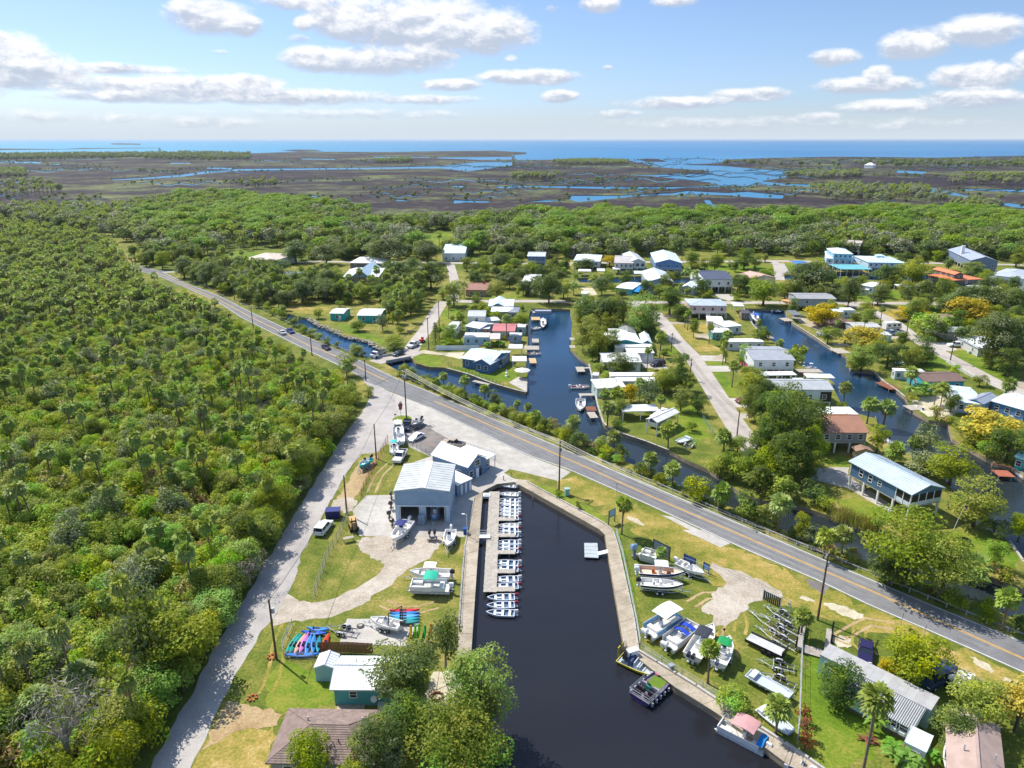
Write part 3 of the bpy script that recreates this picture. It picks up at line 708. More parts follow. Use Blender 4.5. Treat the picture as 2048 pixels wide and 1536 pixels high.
def make_broad(kind, mats, variants, w, h, h0, n, size, per, flat=.75, trunk=True, droop=0.0, bark=None, up=.35, second=.0, spread=.82, r=.26, aspect=.62):
 lst = []
 for v in range(variants):
  rng = np.random.default_rng(hash_int(kind)+v)
  cl = crown_clumps(rng, w, h0, h, n, flat, spread)
  V, Fq = leaves(rng, cl, per, size, aspect, droop, up)
  V[:,2] = np.maximum(V[:,2], .05)
  mi = None
  if len(mats)>1:
   mi = np.zeros(len(Fq), np.int32); per_c = len(Fq)
   zz = V[Fq[:,0],2]; key = np.sin(V[Fq[:,0],0]*1.3+v)+np.cos(V[Fq[:,0],1]*1.7+v)+rng.normal(size=per_c)*.5
   mi[key>second] = 1
  cm = np_mesh(kind+'_crown', V, Fq, mats, mi)
  lim = [(c[0]*.8, c[1]*.8, c[2])for c in cl[:7]]
  tm = trunk_mb(h0+(h-h0)*.45, r, rng, .04, lim).mesh(kind+'_trunk', bark or M_bark, True)if trunk else None
  lst.append((cm, tm, w, h))
 PROTO[kind] = lst
def hash_int(s):return sum((i+3)*ord(c)for i, c in enumerate(s))%99991
make_broad('oak',[LF['dark'], LF['grey']],4,11,9.5,1.2,34, .5, .62, second=.7)
make_broad('dark',[LF['dark'], LF['mid']],4,8,10, .5,34, .4, .62, second=.8)
make_broad('mid',[LF['mid'], LF['lime']],4,8,9, .5,34, .4, .6, second=.6)
make_broad('lime',[LF['pine'], LF['mid']],3,8,11, .4,40, .38, .6, second=.9)
make_broad('gold',[LF['gold'], LF['mid']],3,8,10, .6,36, .4, .55, second=.9)
make_broad('yellow',[LF['yellow'], LF['gold']],3,8,7, .6,30, .5, .6, second=1.4)
make_broad('grey',[LF['grey'], LF['dark']],3,8,9, .6,30, .5, .5, second=.9)
make_broad('cypress',[LF['mid'], LF['gold']],3,8,13, .8,50, .33, .5, flat=.6, droop=.8, second=1.0)
make_broad('mossy',[LF['grey'], LF['dark']],2,7,11,1.5,30, .5, .42, flat=1.3, droop=1.6, second=.6, bark=M_barkg)
make_broad('cedar',[LF['dark'], LF['mid']],3,7,13,1.2,44, .32, .5, flat=.55, second=1.0)
make_broad('bush',[LF['mid'], LF['lime']],4,4,3.4, .2,18, .27, .6, second=.5, r=.1, flat=.9)
make_broad('limebush',[LF['lime'], LF['pine']],4,4,3.4, .2,18, .27, .6, second=.6, r=.1, flat=.9)
make_broad('darkbush',[LF['dark'], LF['mid']],4,4,3.4, .2,14, .38, .6, second=.8, r=.1, flat=.9)
make_broad('goldbush',[LF['gold'], LF['brown']],3,4,3.0, .2,14, .4, .5, second=1.0, r=.1, flat=.9)
make_broad('redbush',[LF['red']],2,2.4,2.6, .1,12, .34, .6, r=.06, flat=1.0)
make_broad('deadtree',[LF['dead']],3,6,6,1.2,26, .75, .10, bark=M_barkg, spread=.95, aspect=.07, up=-.3)
def make_reeds():
 lst = []
 for v in range(3):
  rng = np.random.default_rng(50+v); n = 420
  x = rng.normal(size=(n,2))*(1.1, .8); h = rng.uniform(.8,2.0, n); tl = rng.normal(size=(n,2))*.28*h[:, None]
  a = rng.uniform(0,6.28, n); w = np.stack([np.cos(a), np.sin(a)],1)*.05
  z0 = np.zeros((n,1)); hz = h[:, None]
  V = np.stack([np.hstack([x-w, z0]), np.hstack([x+w, z0]), np.hstack([x+w*.4+tl, hz]), np.hstack([x-w*.4+tl, hz])],1).reshape(-1,3)
  lst.append((np_mesh('reed_blades', V, np.arange(n*4).reshape(n,4),[LF['gold'], LF['brown']],(rng.random(n)>.55).astype(int)), None,3.4,1.9))
 PROTO['reeds'] = lst
make_reeds()
def fan_palm_crown(rng, nfr, rad, skirt, low=False):
 V, Fc, mi = [],[],[]
 for i in range(nfr):
  g = (i+.5)/nfr
  e = math.asin(max(-1, min(1,1-1.75*g)))+rng.normal()*.1
  a = i*2.39996+rng.normal()*.2
  brown = e<-.42 and rng.random()<skirt
  pl = rad*rng.uniform(.42, .6)*(.75 if brown else 1)
  d = np.array((math.cos(a)*math.cos(e), math.sin(a)*math.cos(e), math.sin(e)))
  side = np.array((-math.sin(a), math.cos(a),0)); upv = np.cross(d, side)*-1
  root = d*pl; fl = rad*rng.uniform(.5, .68)
  b = len(V)
  if not low:
   V+=[tuple(side*.03), tuple(root+side*.03), tuple(root-side*.03), tuple(-side*.03)]
   Fc.append((b, b+1, b+2, b+3)); mi.append(1 if brown else 0)
  k = 4 if low else 7
  for j in range(k):
   f0 = (j-(k-1)/2)/((k-1)/2)
   th = f0*1.25
   dd = d*math.cos(th)+side*math.sin(th)
   ll = fl*(1-.25*abs(f0))
   w = (.30 if low else .17)*rad*.62
   sd = -d*math.sin(th)+side*math.cos(th)
   fold = upv*(.07*rad*(1 if j%2 else-1))
   tip = root+dd*ll+np.array((0,0,-.28*ll*(1.3-math.sin(max(e,0)))))
   mid = root+dd*ll*.55+fold
   b = len(V)
   V+=[tuple(root), tuple(mid+sd*w), tuple(tip), tuple(mid-sd*w)]
   Fc.append((b, b+1, b+2, b+3)); mi.append(1 if brown else 0)
 return np.array(V), np.array(Fc), mi
def palm_trunk_mb(h, rng, r=.17, curve=.05):
 mb = MB(); a = rng.uniform(0,6.28); c = curve*h*rng.uniform(.2,1)
 pts = [(math.cos(a)*c*(t*t-1), math.sin(a)*c*(t*t-1),-.3+(h+.3)*t)for t in(0, .1, .3, .55, .8,1)]
 mb.tube(pts,[r*1.7, r*1.15, r, r, r*1.05, r*1.3],7)
 return mb
PALMS = {}
def make_palms():
 for kind, low, nfr in(('palm', False,42),('lowpalm', True,26)):
  lst = []
  for v in range(4):
   rng = np.random.default_rng(700+v)
   V, Fc, mi = fan_palm_crown(rng, nfr,2.0,(.2, .6, .9, .35)[v], low)
   h = 9.0
   cm = np_mesh('palm_fronds', V+np.array((0,0, h)), Fc,[LF['palm'], LF['brown']], mi)
   tm = palm_trunk_mb(h, rng).mesh('palm_trunk', M_ptrunk, True)
   lst.append((cm, tm,4.0, h+1.6))
  PROTO[kind] = lst
 lst = []
 for v in range(3):
  rng = np.random.default_rng(800+v)
  V, Fc, mi = fan_palm_crown(rng,20,1.5, .3)
  V[:,2] = np.maximum(V[:,2]+.7, .05)
  lst.append((np_mesh('palmetto_fronds', V, Fc,[LF['palm'], LF['brown']], mi), None,3.0,2.2))
 PROTO['palmetto'] = lst
 lst = []
 for v in range(3):
  rng = np.random.default_rng(820+v); V, Fc, mi = [],[],[]; h = 7.0
  for i in range(26):
   e = 1.25-1.75*(i+.5)/26+rng.normal()*.08; a = i*2.39996
   d = np.array((math.cos(a), math.sin(a),0)); side = np.array((-math.sin(a), math.cos(a),0)); L = rng.uniform(2.6,3.3)
   pt = lambda t:d*math.cos(e)*L*t*(1-.12*t)+np.array((0,0, h+math.sin(e)*L*t-1.5*t*t))
   for s in range(9):
    t0, t1 = .12+s*.098, .12+s*.098+.085
    wd = .62*math.sin(math.pi*min(1, .2+.8*(t0+.05)))+.12
    p0, p1 = pt(t0), pt(t1)
    for sg in(-1,1):
     b = len(V); o = side*sg*wd+np.array((0,0,-.32*wd))+d*.25
     V+=[tuple(p0), tuple(p1), tuple(p1+o*.95), tuple(p0+o)]; Fc.append((b, b+1, b+2, b+3)); mi.append(0)
  lst.append((np_mesh('feather_fronds', np.array(V), np.array(Fc),[LF['palm']if v else LF['mid']], mi), palm_trunk_mb(h, rng, .15).mesh('palm_trunk', M_barkg, True),5.6, h+2.4))
 PROTO['featherpalm'] = lst
 lst = []
 for v in range(3):
  rng = np.random.default_rng(840+v); V, Fc = [],[]
  for st in range(4):
   ox, oy = rng.normal(size=2)*.6; h = rng.uniform(1.3,2.2)
   for i in range(8):
    a = i*2.4+rng.normal()*.3; e = rng.uniform(.25,1.2); L = rng.uniform(1.5,2.2)
    d = np.array((math.cos(a), math.sin(a),0)); side = np.array((-math.sin(a), math.cos(a),0))
    pt = lambda t:np.array((ox, oy, h))+d*math.cos(e)*L*t+np.array((0,0, math.sin(e)*L*t-1.1*t*t))
    for s in range(4):
     t0, t1 = s/4,(s+1)/4
     w0, w1 = (.05, .3, .36, .28, .03)[s],(.05, .3, .36, .28, .03)[s+1]
     for sg in(-1,1):
      b = len(V); dz = np.array((0,0, .12))
      V+=[tuple(pt(t0)), tuple(pt(t1)), tuple(pt(t1)+side*sg*w1+dz*w1), tuple(pt(t0)+side*sg*w0+dz*w0)]; Fc.append((b, b+1, b+2, b+3))
  mb = MB()
  lst.append((np_mesh('banana_leaves', np.array(V), np.array(Fc),[LF['banana']]), None,4.0,3.2))
 PROTO['banana'] = lst
 lst = []
 rng = np.random.default_rng(860); cl = []
 for k in range(14):
  z = 1.0+k*.62; rr = 2.6*(1-k/14.5)**.8
  for j in range(7):
   a = j*6.283/7+k*.4
   for f in(.35, .7,1.0):cl.append((math.cos(a)*rr*f, math.sin(a)*rr*f, z+.15*f, .38, .38, .2))
 V, Fq = leaves(rng, cl, .5, .3)
 lst.append((np_mesh('norfolk_foliage', V, Fq,[LF['dark']]), trunk_mb(9.6, .16, rng,0).mesh('norfolk_trunk', M_bark, True),5.4,10.0))
 PROTO['norfolk'] = lst
make_palms()
def far_tree(kind, mats, v, w, h, h0, n, size, per, tr=.25, flat=.75):
 rng = np.random.default_rng(hash_int(kind)+31*v)
 V, Fq = leaves(rng, crown_clumps(rng, w, h0, h, n, flat), per, size)
 t = MB(); t.tube([(0,0,-.3),(0,0, h0+.5*(h-h0))],[tr, tr*.6],4, cap=False)
 T = np.array(t.v); tf = np.array(t.f)+len(V)
 mi = np.concatenate([(rng.random(len(Fq))>.7).astype(int), np.full(len(tf),2)])
 return np_mesh(kind, np.concatenate([V, T]), np.concatenate([Fq, tf]), mats+[M_barkg], mi)
def far_palm(v):
 rng = np.random.default_rng(900+v)
 V, Fc, mi = fan_palm_crown(rng,20,2.1, .4, True)
 t = MB(); t.tube([(0,0,-.3),(0,0,9)],[.22, .2],4, cap=False)
 return np_mesh('cabbage_palm', np.concatenate([V+np.array((0,0,9)), np.array(t.v)]), np.concatenate([Fc, np.array(t.f)+len(V)]),[LF['palm'], LF['brown'], M_ptrunk], list(mi)+[2]*len(t.f))
FAR = {
'far_pine':[far_tree('slash_pine',[LF['farpine'], LF['mid']], v,13,12,5.5,22,1.0, .6, .3, .5)for v in range(3)],
'far_oak':[far_tree('oak_tree',[LF['dark'], LF['grey']], v,12,9.5, .8,24,1.0, .6)for v in range(3)],
'far_grey':[far_tree('oak_tree',[LF['grey'], LF['dead']], v,12,10,1.0,22,1.0, .5)for v in range(2)],
'far_mid':[far_tree('broadleaf_tree',[LF['mid'], LF['dark']], v,9,9, .8,20, .9, .6)for v in range(3)],
'far_lime':[far_tree('broadleaf_tree',[LF['lime'], LF['mid']], v,8,6, .3,17, .8, .65)for v in range(3)],
'far_palm':[far_palm(v)for v in range(4)],
}
def size_at(bx, by, ty, wpx):
 b = P(bx, by); dz = ray(bx, ty)
 t = b.y/dz[1]
 h = HC+dz[2]*t
 depth = b.y*CP+(HC-h*.6)*SP
 return b, h, wpx*depth/F
NAMES = {'oak':'oak_tree', 'dark':'evergreen_tree', 'mid':'broadleaf_tree', 'lime':'broadleaf_tree', 'gold':'broadleaf_tree', 'yellow':'flowering_tree', 'grey':'broadleaf_tree',
'cypress':'cypress_tree', 'mossy':'cypress_tree', 'cedar':'cedar_tree', 'bush':'shrub', 'limebush':'shrub', 'darkbush':'shrub', 'goldbush':'shrub', 'redbush':'shrub', 'deadtree':'dead_tree',
'reeds':'reed_clump', 'palm':'cabbage_palm', 'lowpalm':'cabbage_palm', 'palmetto':'palmetto', 'featherpalm':'feather_palm', 'banana':'banana_plant', 'norfolk':'norfolk_pine'}
CATS = {'shrub':'shrub', 'reed_clump':'reeds', 'cabbage_palm':'palm', 'palmetto':'palm', 'feather_palm':'palm', 'banana_plant':'plant'}
LOOK = {'oak':'broad dark grey-green oak', 'dark':'dark green leafy tree', 'mid':'mid green leafy tree', 'lime':'bright green leafy tree', 'gold':'olive gold leafy tree', 'yellow':'yellow flowering tree', 'grey':'pale grey-green tree',
'cypress':'olive drooping cypress', 'mossy':'grey cypress hung with moss', 'cedar':'dark uneven evergreen', 'bush':'green shrub', 'limebush':'bright lime green shrub', 'darkbush':'dark green shrub', 'goldbush':'dry olive shrub', 'redbush':'dark red leafy shrub', 'deadtree':'bare grey tree',
'reeds':'straw coloured reeds', 'palm':'cabbage palm', 'palmetto':'low trunkless fan palm', 'featherpalm':'feather leaved palm', 'banana':'banana plants with broad leaves', 'norfolk':'dark tiered conifer'}
TREE_AT = []
def tree(kind, bx, by, ty, wpx, where, var=None, group=None, rz=None, z0=0.0):
 lst = PROTO[kind]; k = (int(bx*7+by*3)if var is None else var)%len(lst)
 cm, tm, w, h = lst[k]
 b, hh, ww = size_at(bx, by, ty, wpx)
 nm = NAMES[kind]
 o = thing(nm,(LOOK[kind]+' '+where).strip(), CATS.get(nm, 'tree'),(b.x, b.y, z0),(bx*1.7+by)%6.28 if rz is None else rz, group)
 sx = max(ww, .4)/w*(1 if kind in('palm', 'featherpalm')else 1.12); sz = max(hh, .5)/h
 if kind in('palm', 'lowpalm', 'featherpalm'):
  o.scale = (1,1,1); s = sx
  c = mpart('crown', cm, o); c.scale = (s, s, s); c.location = (0,0, hh-h*s)
  t = mpart('trunk', tm, o); th = hh-(h-(9.0 if kind!='featherpalm' else 7.0))*s
  t.scale = (max(s, .8), max(s, .8), th/(9.0 if kind!='featherpalm' else 7.0))
 else:
  o.scale = (sx, sx, sz)
  mpart('foliage' if nm in('shrub', 'palmetto', 'banana_plant', 'reed_clump')else 'crown', cm, o)
  if tm:mpart('stem' if nm=='shrub' else 'trunk', tm, o)
 TREE_AT.append((b.x, b.y, max(ww,2)/2))
 return o
def scatter_stuff(name, label, cat, pts, rot, scl, idx, sources):
 me = bpy.data.meshes.new(name); n = len(pts)
 me.vertices.add(n); me.vertices.foreach_set('co', np.asarray(pts, np.float32).ravel())
 for an, ty, arr in(('turn', 'FLOAT', rot),('size', 'FLOAT', scl),('pick', 'INT', idx)):
  at = me.attributes.new(an, ty, 'POINT'); at.data.foreach_set('value', np.asarray(arr, np.int32 if ty=='INT' else np.float32))
 me.update()
 o = bpy.data.objects.new(name, me); COL.objects.link(o)
 ng = bpy.data.node_groups.new(name, 'GeometryNodeTree')
 ng.interface.new_socket('Geometry', in_out='INPUT', socket_type='NodeSocketGeometry')
 ng.interface.new_socket('Geometry', in_out='OUTPUT', socket_type='NodeSocketGeometry')
 N, L = ng.nodes, ng.links
 gi, go = N.new('NodeGroupInput'), N.new('NodeGroupOutput')
 join = N.new('GeometryNodeJoinGeometry'); L.new(join.outputs[0], go.inputs[0])
 def attr(nm, ty):
  a = N.new('GeometryNodeInputNamedAttribute'); a.data_type = ty; a.inputs['Name'].default_value = nm
  return a.outputs['Attribute']
 tu, si, pk = attr('turn', 'FLOAT'), attr('size', 'FLOAT'), attr('pick', 'INT')
 cx = N.new('ShaderNodeCombineXYZ'); L.new(tu, cx.inputs[2])
 for k, src in enumerate(sources):
  for s in(src if isinstance(src,(list, tuple))else[src]):
   oi = N.new('GeometryNodeObjectInfo'); oi.transform_space = 'ORIGINAL'; oi.inputs['Object'].default_value = s
   oi.inputs['As Instance'].default_value = True
   cmpn = N.new('FunctionNodeCompare'); cmpn.data_type = 'INT'; cmpn.operation = 'EQUAL'
   ins = [i for i in cmpn.inputs if i.type=='INT']
   L.new(pk, ins[0]); ins[1].default_value = k
   ip = N.new('GeometryNodeInstanceOnPoints')
   L.new(gi.outputs[0], ip.inputs['Points']); L.new(oi.outputs['Geometry'], ip.inputs['Instance'])
   L.new(cmpn.outputs[0], ip.inputs['Selection']); L.new(cx.outputs[0], ip.inputs['Rotation']); L.new(si, ip.inputs['Scale'])
   L.new(ip.outputs[0], join.inputs[0])
 md = o.modifiers.new('scatter', 'NODES'); md.node_group = ng
 o['kind'] = 'stuff'; o['label'] = label; o['category'] = cat
 return o
def jitter_points(polys, step, rng, holes=(), jit=.48):
 """jittered grid of points inside world polygons"""
 out = []
 for poly in polys:
  a = np.array(poly); x0, y0 = a.min(0); x1, y1 = a.max(0)
  gx, gy = np.meshgrid(np.arange(x0, x1, step), np.arange(y0, y1, step))
  gx = gx+rng.uniform(-jit, jit, gx.shape)*step; gy = gy+rng.uniform(-jit, jit, gy.shape)*step
  k = inside_np(gx, gy, poly)
  for h in holes:k&=~inside_np(gx, gy, h)
  out.append(np.stack([gx[k], gy[k]],1))
 return np.concatenate(out)
def in_view(p, pad=60):
 """seen by the photograph, with room for the shadows cast into it"""
 x, y = p[:,0], p[:,1]
 return(y>38)&(x>-(y*.86+45))&(x<y*.8+25)
def to_px(x, y, z=2.0):
 d = y*CP+(HC-z)*SP; v = (HC-z)*CP-y*SP
 return x/d*F+W/2, v/d*F+H/2
def zone(x, y):
 px, py = to_px(x, y)
 v = ('near the bottom', 'opposite the cottage', 'opposite the slab', 'opposite the yard', 'opposite the barn', 'opposite the junction', 'below the highway')[0 if py>1380 else 1 if py>1280 else 2 if py>1160 else 3 if py>1050 else 4 if py>900 else 5 if py>760 else 6]
 lane = np.interp(py,[560,690,780,880,1030,1200,1390,1540],[330,560,720,670,575,475,368,270])
 q = px/max(lane,1)
 return('lane side' if q>.82 else 'near lane' if q>.6 else 'mid wood' if q>.33 else 'left side'), v
LK = {'bush':'mid green shrub', 'limebush':'lime green shrub', 'darkbush':'dark green shrub', 'goldbush':'dry olive shrub', 'mid':'mid green tree', 'dark':'dark green tree', 'lime':'bright green tree', 'gold':'olive tree', 'deadtree':'bare grey tree', 'grey':'pale grey-green tree', 'palm':'cabbage palm'}
def plant(kinds, pts, rng, limit, name, cat, label, group, stuff_label, smin=.75, smax=1.25, zscale=(.85,1.2), lean=0.0):
 """the nearest `limit` points become things of their own, the rest one scatter"""
 d = np.hypot(pts[:,0], pts[:,1]); order = np.argsort(d); pts = pts[order]
 vs = [(k, v)for k in kinds for v in range(len(PROTO[k]))]
 pk = rng.integers(0, len(vs), len(pts)); sc = rng.uniform(smin, smax, len(pts)); tz = rng.uniform(0,6.28, len(pts))
 src = {}
 for i in range(min(limit, len(pts))):
  k, v = vs[pk[i]]; cm, tm, w, h = PROTO[k][v]
  zq = zone(pts[i,0], pts[i,1]); lb = LK[k]+(' with brown hanging skirt' if k=='palm' and v in(1,2)else '')+' in the left wood, '+zq[0]+' '+zq[1]
  o = thing(name, lb, cat,(pts[i,0], pts[i,1],0), tz[i], lb.replace(' in the left', 's in the left'))
  o.scale = (sc[i], sc[i], sc[i]*rng.uniform(*zscale))
  if lean:o.rotation_euler = (rng.normal()*lean, rng.normal()*lean, tz[i])
  c = mpart('crown' if cat in('tree', 'palm')else 'foliage', cm, o)
  t = mpart('trunk' if cat in('tree', 'palm')else 'stem', tm, o)if tm else None
  src.setdefault(int(pk[i]),[c]+([t]if t else[]))
 if len(pts)>limit:
  r = slice(limit, len(pts)); keys = sorted(src)
  m = {k:i for i, k in enumerate(keys)}
  idx = np.array([m.get(int(q), int(q)%len(keys))for q in pk[r]])
  p3 = np.column_stack([pts[r], np.zeros(len(pts)-limit)])
  scatter_stuff(name, stuff_label, cat, p3, tz[r], sc[r], idx,[src[k]for k in keys])
 return pts
FOREST = wpoly([(-900,470),(0,452),(200,480),(235,515),(322,596),(430,640),(545,706),(596,735),(650,764),(690,788),(712,806),(703,838),(668,880),(575,1030),(533,1102),(468,1210),(405,1310),(368,1388),(318,1463),(262,1560),(180,1680),(-900,1800)])
rng = np.random.default_rng(5)
pts = jitter_points([FOREST],2.55, rng); pts = pts[in_view(pts)]
yy = pts[:,1]
near = pts[(yy<260)]
sel = rng.random(len(near))
plant(['bush', 'limebush', 'limebush', 'limebush', 'bush', 'goldbush'], near[sel<.85], rng,110, 'shrub', 'shrub', 'leafy green shrub in the dense thicket left of the pale lane', 'shrubs of the left thicket', 'dense shrub thicket filling the wood left of the road', .65,1.6)
plant(['mid', 'dark', 'lime', 'gold', 'mid'], near[sel>.93], rng,40, 'broadleaf_tree', 'tree', 'leafy tree rising a little above the thicket left of the lane', 'trees of the left thicket', 'leafy trees standing in the wood left of the road', .45, .72)
plant(['deadtree', 'grey'], near[(sel>.87)&(sel<.93)], rng,36, 'dead_tree', 'tree', 'bare grey leafless tree in the thicket left of the lane', 'bare trees of the left thicket', 'bare grey trees in the left wood', .5, .85)
far_l = pts[yy>=260]
sel2 = rng.random(len(far_l))
yp = jitter_points([FOREST],6.5, rng); yp = yp[in_view(yp)]; yp = yp[(yp[:,1]<260)&(rng.random(len(yp))<.35)]
plant(['palm'], yp, rng,16, 'cabbage_palm', 'palm', '', '', 'young low cabbage palms through the left thicket', .6, .95,(.5, .75), .04)
pp = jitter_points([FOREST],6.2, rng); pp = pp[in_view(pp)]
keep = rng.random(len(pp))<np.clip(.24+(pp[:,1]-130)/330, .24, .8)
pp = pp[keep]
plant(['palm'], pp[pp[:,1]<300], rng,90, 'cabbage_palm', 'palm', 'slender cabbage palm rising from the thicket left of the lane', 'cabbage palms of the left wood', 'more cabbage palms farther back in the left wood', .5, .8,(1.1,1.7), .05)
CLEAR = [wpoly(p)for p in(canal_w, canal_e, canal_n)]
FIELDS = [wpoly(p)for p in([(838,470),(908,474),(925,500),(838,500)],[(-80,436),(40,438),(36,462),(-80,464)], K(kM,[(1690,450),(1815,440),(1830,495),(1690,505)]), K(kG,[(-40,300),(0,185),(470,170),(760,185),(760,275),(480,280),(100,320)]), K(kK,[(1480,165),(1760,175),(1760,235),(1480,235)]))]
def farzone(x, y):
 px, py = to_px(x, y)
 return('far left', 'left of centre', 'behind the tall blue house', 'behind the long balcony house', 'behind the cupola house', 'far right')[0 if px<400 else 1 if px<850 else 2 if px<1150 else 3 if px<1450 else 4 if px<1800 else 5],('front' if py>490 else 'middle' if py>460 else 'rear')
def far_scatter(name, cat, kinds, pts, rng, limit, label, group, stuff_label, smin=.8, smax=1.2):
 d = np.hypot(pts[:,0], pts[:,1]); pts = pts[np.argsort(d)]
 ms = [m for k in kinds for m in FAR[k]]
 pk = rng.integers(0, len(ms), len(pts)); sc = rng.uniform(smin, smax, len(pts)); tz = rng.uniform(0,6.28, len(pts)); src = {}
 for i in range(min(limit, len(pts))):
  o = bpy.data.objects.new(name, ms[pk[i]]); COL.objects.link(o); zq = farzone(pts[i,0], pts[i,1])if pts[i,1]<900 else('', ''); lb = (label+' '+zq[0]+' '+zq[1]).strip(); tag(o, lb, cat,(group+' '+zq[0]+' '+zq[1]).strip())
  o.location = (pts[i,0], pts[i,1],0); o.rotation_euler = (0,0, tz[i]); o.scale = (sc[i],)*3
  src.setdefault(int(pk[i]), o)
 if len(pts)>limit:
  keys = sorted(src); m = {k:i for i, k in enumerate(keys)}
  idx = [m.get(int(q), int(q)%len(keys))for q in pk[limit:]]
  scatter_stuff(name, stuff_label, cat, np.column_stack([pts[limit:], np.zeros(len(pts)-limit)]), tz[limit:], sc[limit:], idx,[src[k]for k in keys])
WOOD = wpoly([(-300,470),(0,452),(230,474),(330,516),(420,515),(560,508),(650,512),(760,508),(860,508),(900,512),(1000,516),(1110,518),(1250,515),(1340,512),(1480,511),(1640,514),(1800,516),(2100,524)])
WOOD+=list(reversed(wpoly([(x, y+(10 if x>700 else 5))for x, y in far_edge])))
rng = np.random.default_rng(11)
wp = jitter_points([WOOD],7.6, rng, FIELDS+CLEAR); wp = wp[in_view(wp)]
xn = wp[:,0]/wp[:,1]; yv = wp[:,1]
u = rng.random(len(wp)); wave = np.sin(wp[:,0]*.021)+np.cos(wp[:,1]*.017+wp[:,0]*.008)
deep = np.clip((yv-470)/110,0,1)
is_pine = (u<.08+.62*deep*(wave>-.3))&(xn>-.52)
is_palm = ~is_pine&(rng.random(len(wp))<np.where(xn<-.25, .5, np.where(xn>.45, .3, .12)))
rest = ~is_pine&~is_palm
far_scatter('slash_pine', 'tree',['far_pine'], wp[is_pine], rng,300, 'tall bright green tree of the far wood', 'bright tall trees of the far wood', 'bright tall trees at the back of the far wood', .7,1.3)
far_scatter('oak_tree', 'tree',['far_oak', 'far_grey', 'far_mid'], wp[rest], rng,150, 'dull green round tree of the far wood', 'oaks of the far wood', 'dull green oaks deeper in the far wood', .7,1.25)
far_scatter('cabbage_palm', 'palm',['far_palm'], wp[is_palm], rng,14, 'round headed cabbage palm in the far wood', 'cabbage palms of the far wood', 'cabbage palms deeper in the far wood', .9,1.2)
bp = jitter_points([FOREST],5.0, rng); bp = bp[in_view(bp)]; bp = bp[bp[:,1]>=250]
q = rng.random(len(bp))
far_scatter('cabbage_palm', 'palm',['far_palm'], bp[q<.62], rng,8, 'crowded cabbage palm at the back of the left wood', 'palms at the back of the left wood', 'cabbage palms at the back of the left wood', .7,1.0)
far_scatter('broadleaf_tree', 'tree',['far_mid', 'far_mid', 'far_lime', 'far_oak'], bp[q>=.5], rng,14, 'dull green tree at the back of the left wood', 'trees at the back of the left wood', 'dull green trees at the back of the left wood', .4, .75)
def marsh_pts(polys, step, seed):
 r = np.random.default_rng(seed); return jitter_points([wpoly(p)for p in polys], step, r,[wpoly(c)for c in creeks]), r
shore_wood = [K(kM,[(0,140),(700,136),(720,133),(1000,134),(1000,160),(840,164),(600,158),(0,160)]), K(kN,[(840,177),(1000,170),(1300,168),(2060,172),(2060,192),(1500,190),(1000,182),(850,182)])]
mp, r = marsh_pts(shore_wood,22,21); mp = mp[np.sin(mp[:,0]*.006)+np.cos(mp[:,0]*.0023+mp[:,1]*.003)+r.normal(size=len(mp))*.5>-.5]
far_scatter('shore_tree', 'tree',['far_oak', 'far_palm', 'far_grey'], mp, r,120, 'dull green tree in the wood along the far shore', 'trees along the far shore', 'wood along the far shore', .8,1.6)
ham = [K(kN,[(160,172),(320,166),(470,172),(460,182),(200,182)]), K(kN,[(0,228),(120,222),(190,232),(160,244),(0,244)]), K(kN,[(1050,232),(1160,222),(1390,218),(1390,234),(1200,242)]), K(kN,[(1680,238),(1850,230),(2060,234),(2060,262),(1760,258)]), K(kN,[(1180,290),(1360,276),(1640,290),(1720,316),(1700,345),(1500,352),(1240,318)]), K(kM,[(0,208),(100,208),(110,232),(0,236)]), K(kM,[(0,262),(160,256),(260,280),(200,310),(0,320)]), K(kM,[(950,258),(1100,252),(1110,272),(960,276)]), K(kM,[(1490,166),(1640,162),(1660,176),(1500,178)]), K(kN,[(1700,330),(1860,330),(1960,350),(1940,378),(1720,380)])]
mp, r = marsh_pts(ham,10,22); mp = mp[np.sin(mp[:,0]*.013+np.sin(mp[:,1]*.021)*2)+np.cos(mp[:,1]*.011+mp[:,0]*.004)+r.normal(size=len(mp))*.5>-.35]
far_scatter('cabbage_palm', 'palm',['far_palm', 'far_palm', 'far_grey'], mp, r,16, 'cabbage palm on a hammock out in the dark marsh', 'palms on the marsh hammocks', 'palms of the marsh hammocks', .9,1.3)
fringe = []
r = np.random.default_rng(23)
for c in creeks:
 for p in resample(wpoly(c)+wpoly(c)[:1],26):
  fringe.append((p.x+r.normal()*5, p.y+r.normal()*22))
fringe = np.array(fringe); fringe = fringe[(np.abs(fringe[:,0])<fringe[:,1]*.8)&(fringe[:,1]>500)]
for c in creeks:
 fringe = fringe[~inside_np(fringe[:,0], fringe[:,1], wpoly(c))]
far_scatter('creek_shrub', 'shrub',['far_mid', 'far_oak'], fringe, r,250, 'low green shrub on the bank of a marsh creek', 'shrubs along the marsh creeks', 'shrubs along the marsh creeks', .25, .55)
rng = np.random.default_rng(77)
edge = resample(wpoly([(262,1560),(318,1463),(368,1388),(405,1310),(468,1210),(533,1102),(575,1030),(668,880),(700,840)]),4.2)
for i, v in enumerate(edge):
 k = ['mid', 'dark', 'gold', 'mid', 'lime', 'cypress'][rng.integers(6)]; cm, tm, w, h = PROTO[k][rng.integers(len(PROTO[k]))]
 d = rng.uniform(.5,3.5); q = zone(v.x, v.y)
 lb = LOOK[k]+' at the edge of the lane '+q[1]
 o = thing(NAMES[k], lb, 'tree',(v.x-d*.8, v.y+d*.3,0), rng.uniform(0,6.28), lb.replace(' at the edge', 's at the edge'))
 hh = rng.uniform(6.0,9.0); ww = rng.uniform(5.0,7.5); o.scale = (ww/w, ww/w, hh/h)
 mpart('crown', cm, o); mpart('trunk', tm, o)
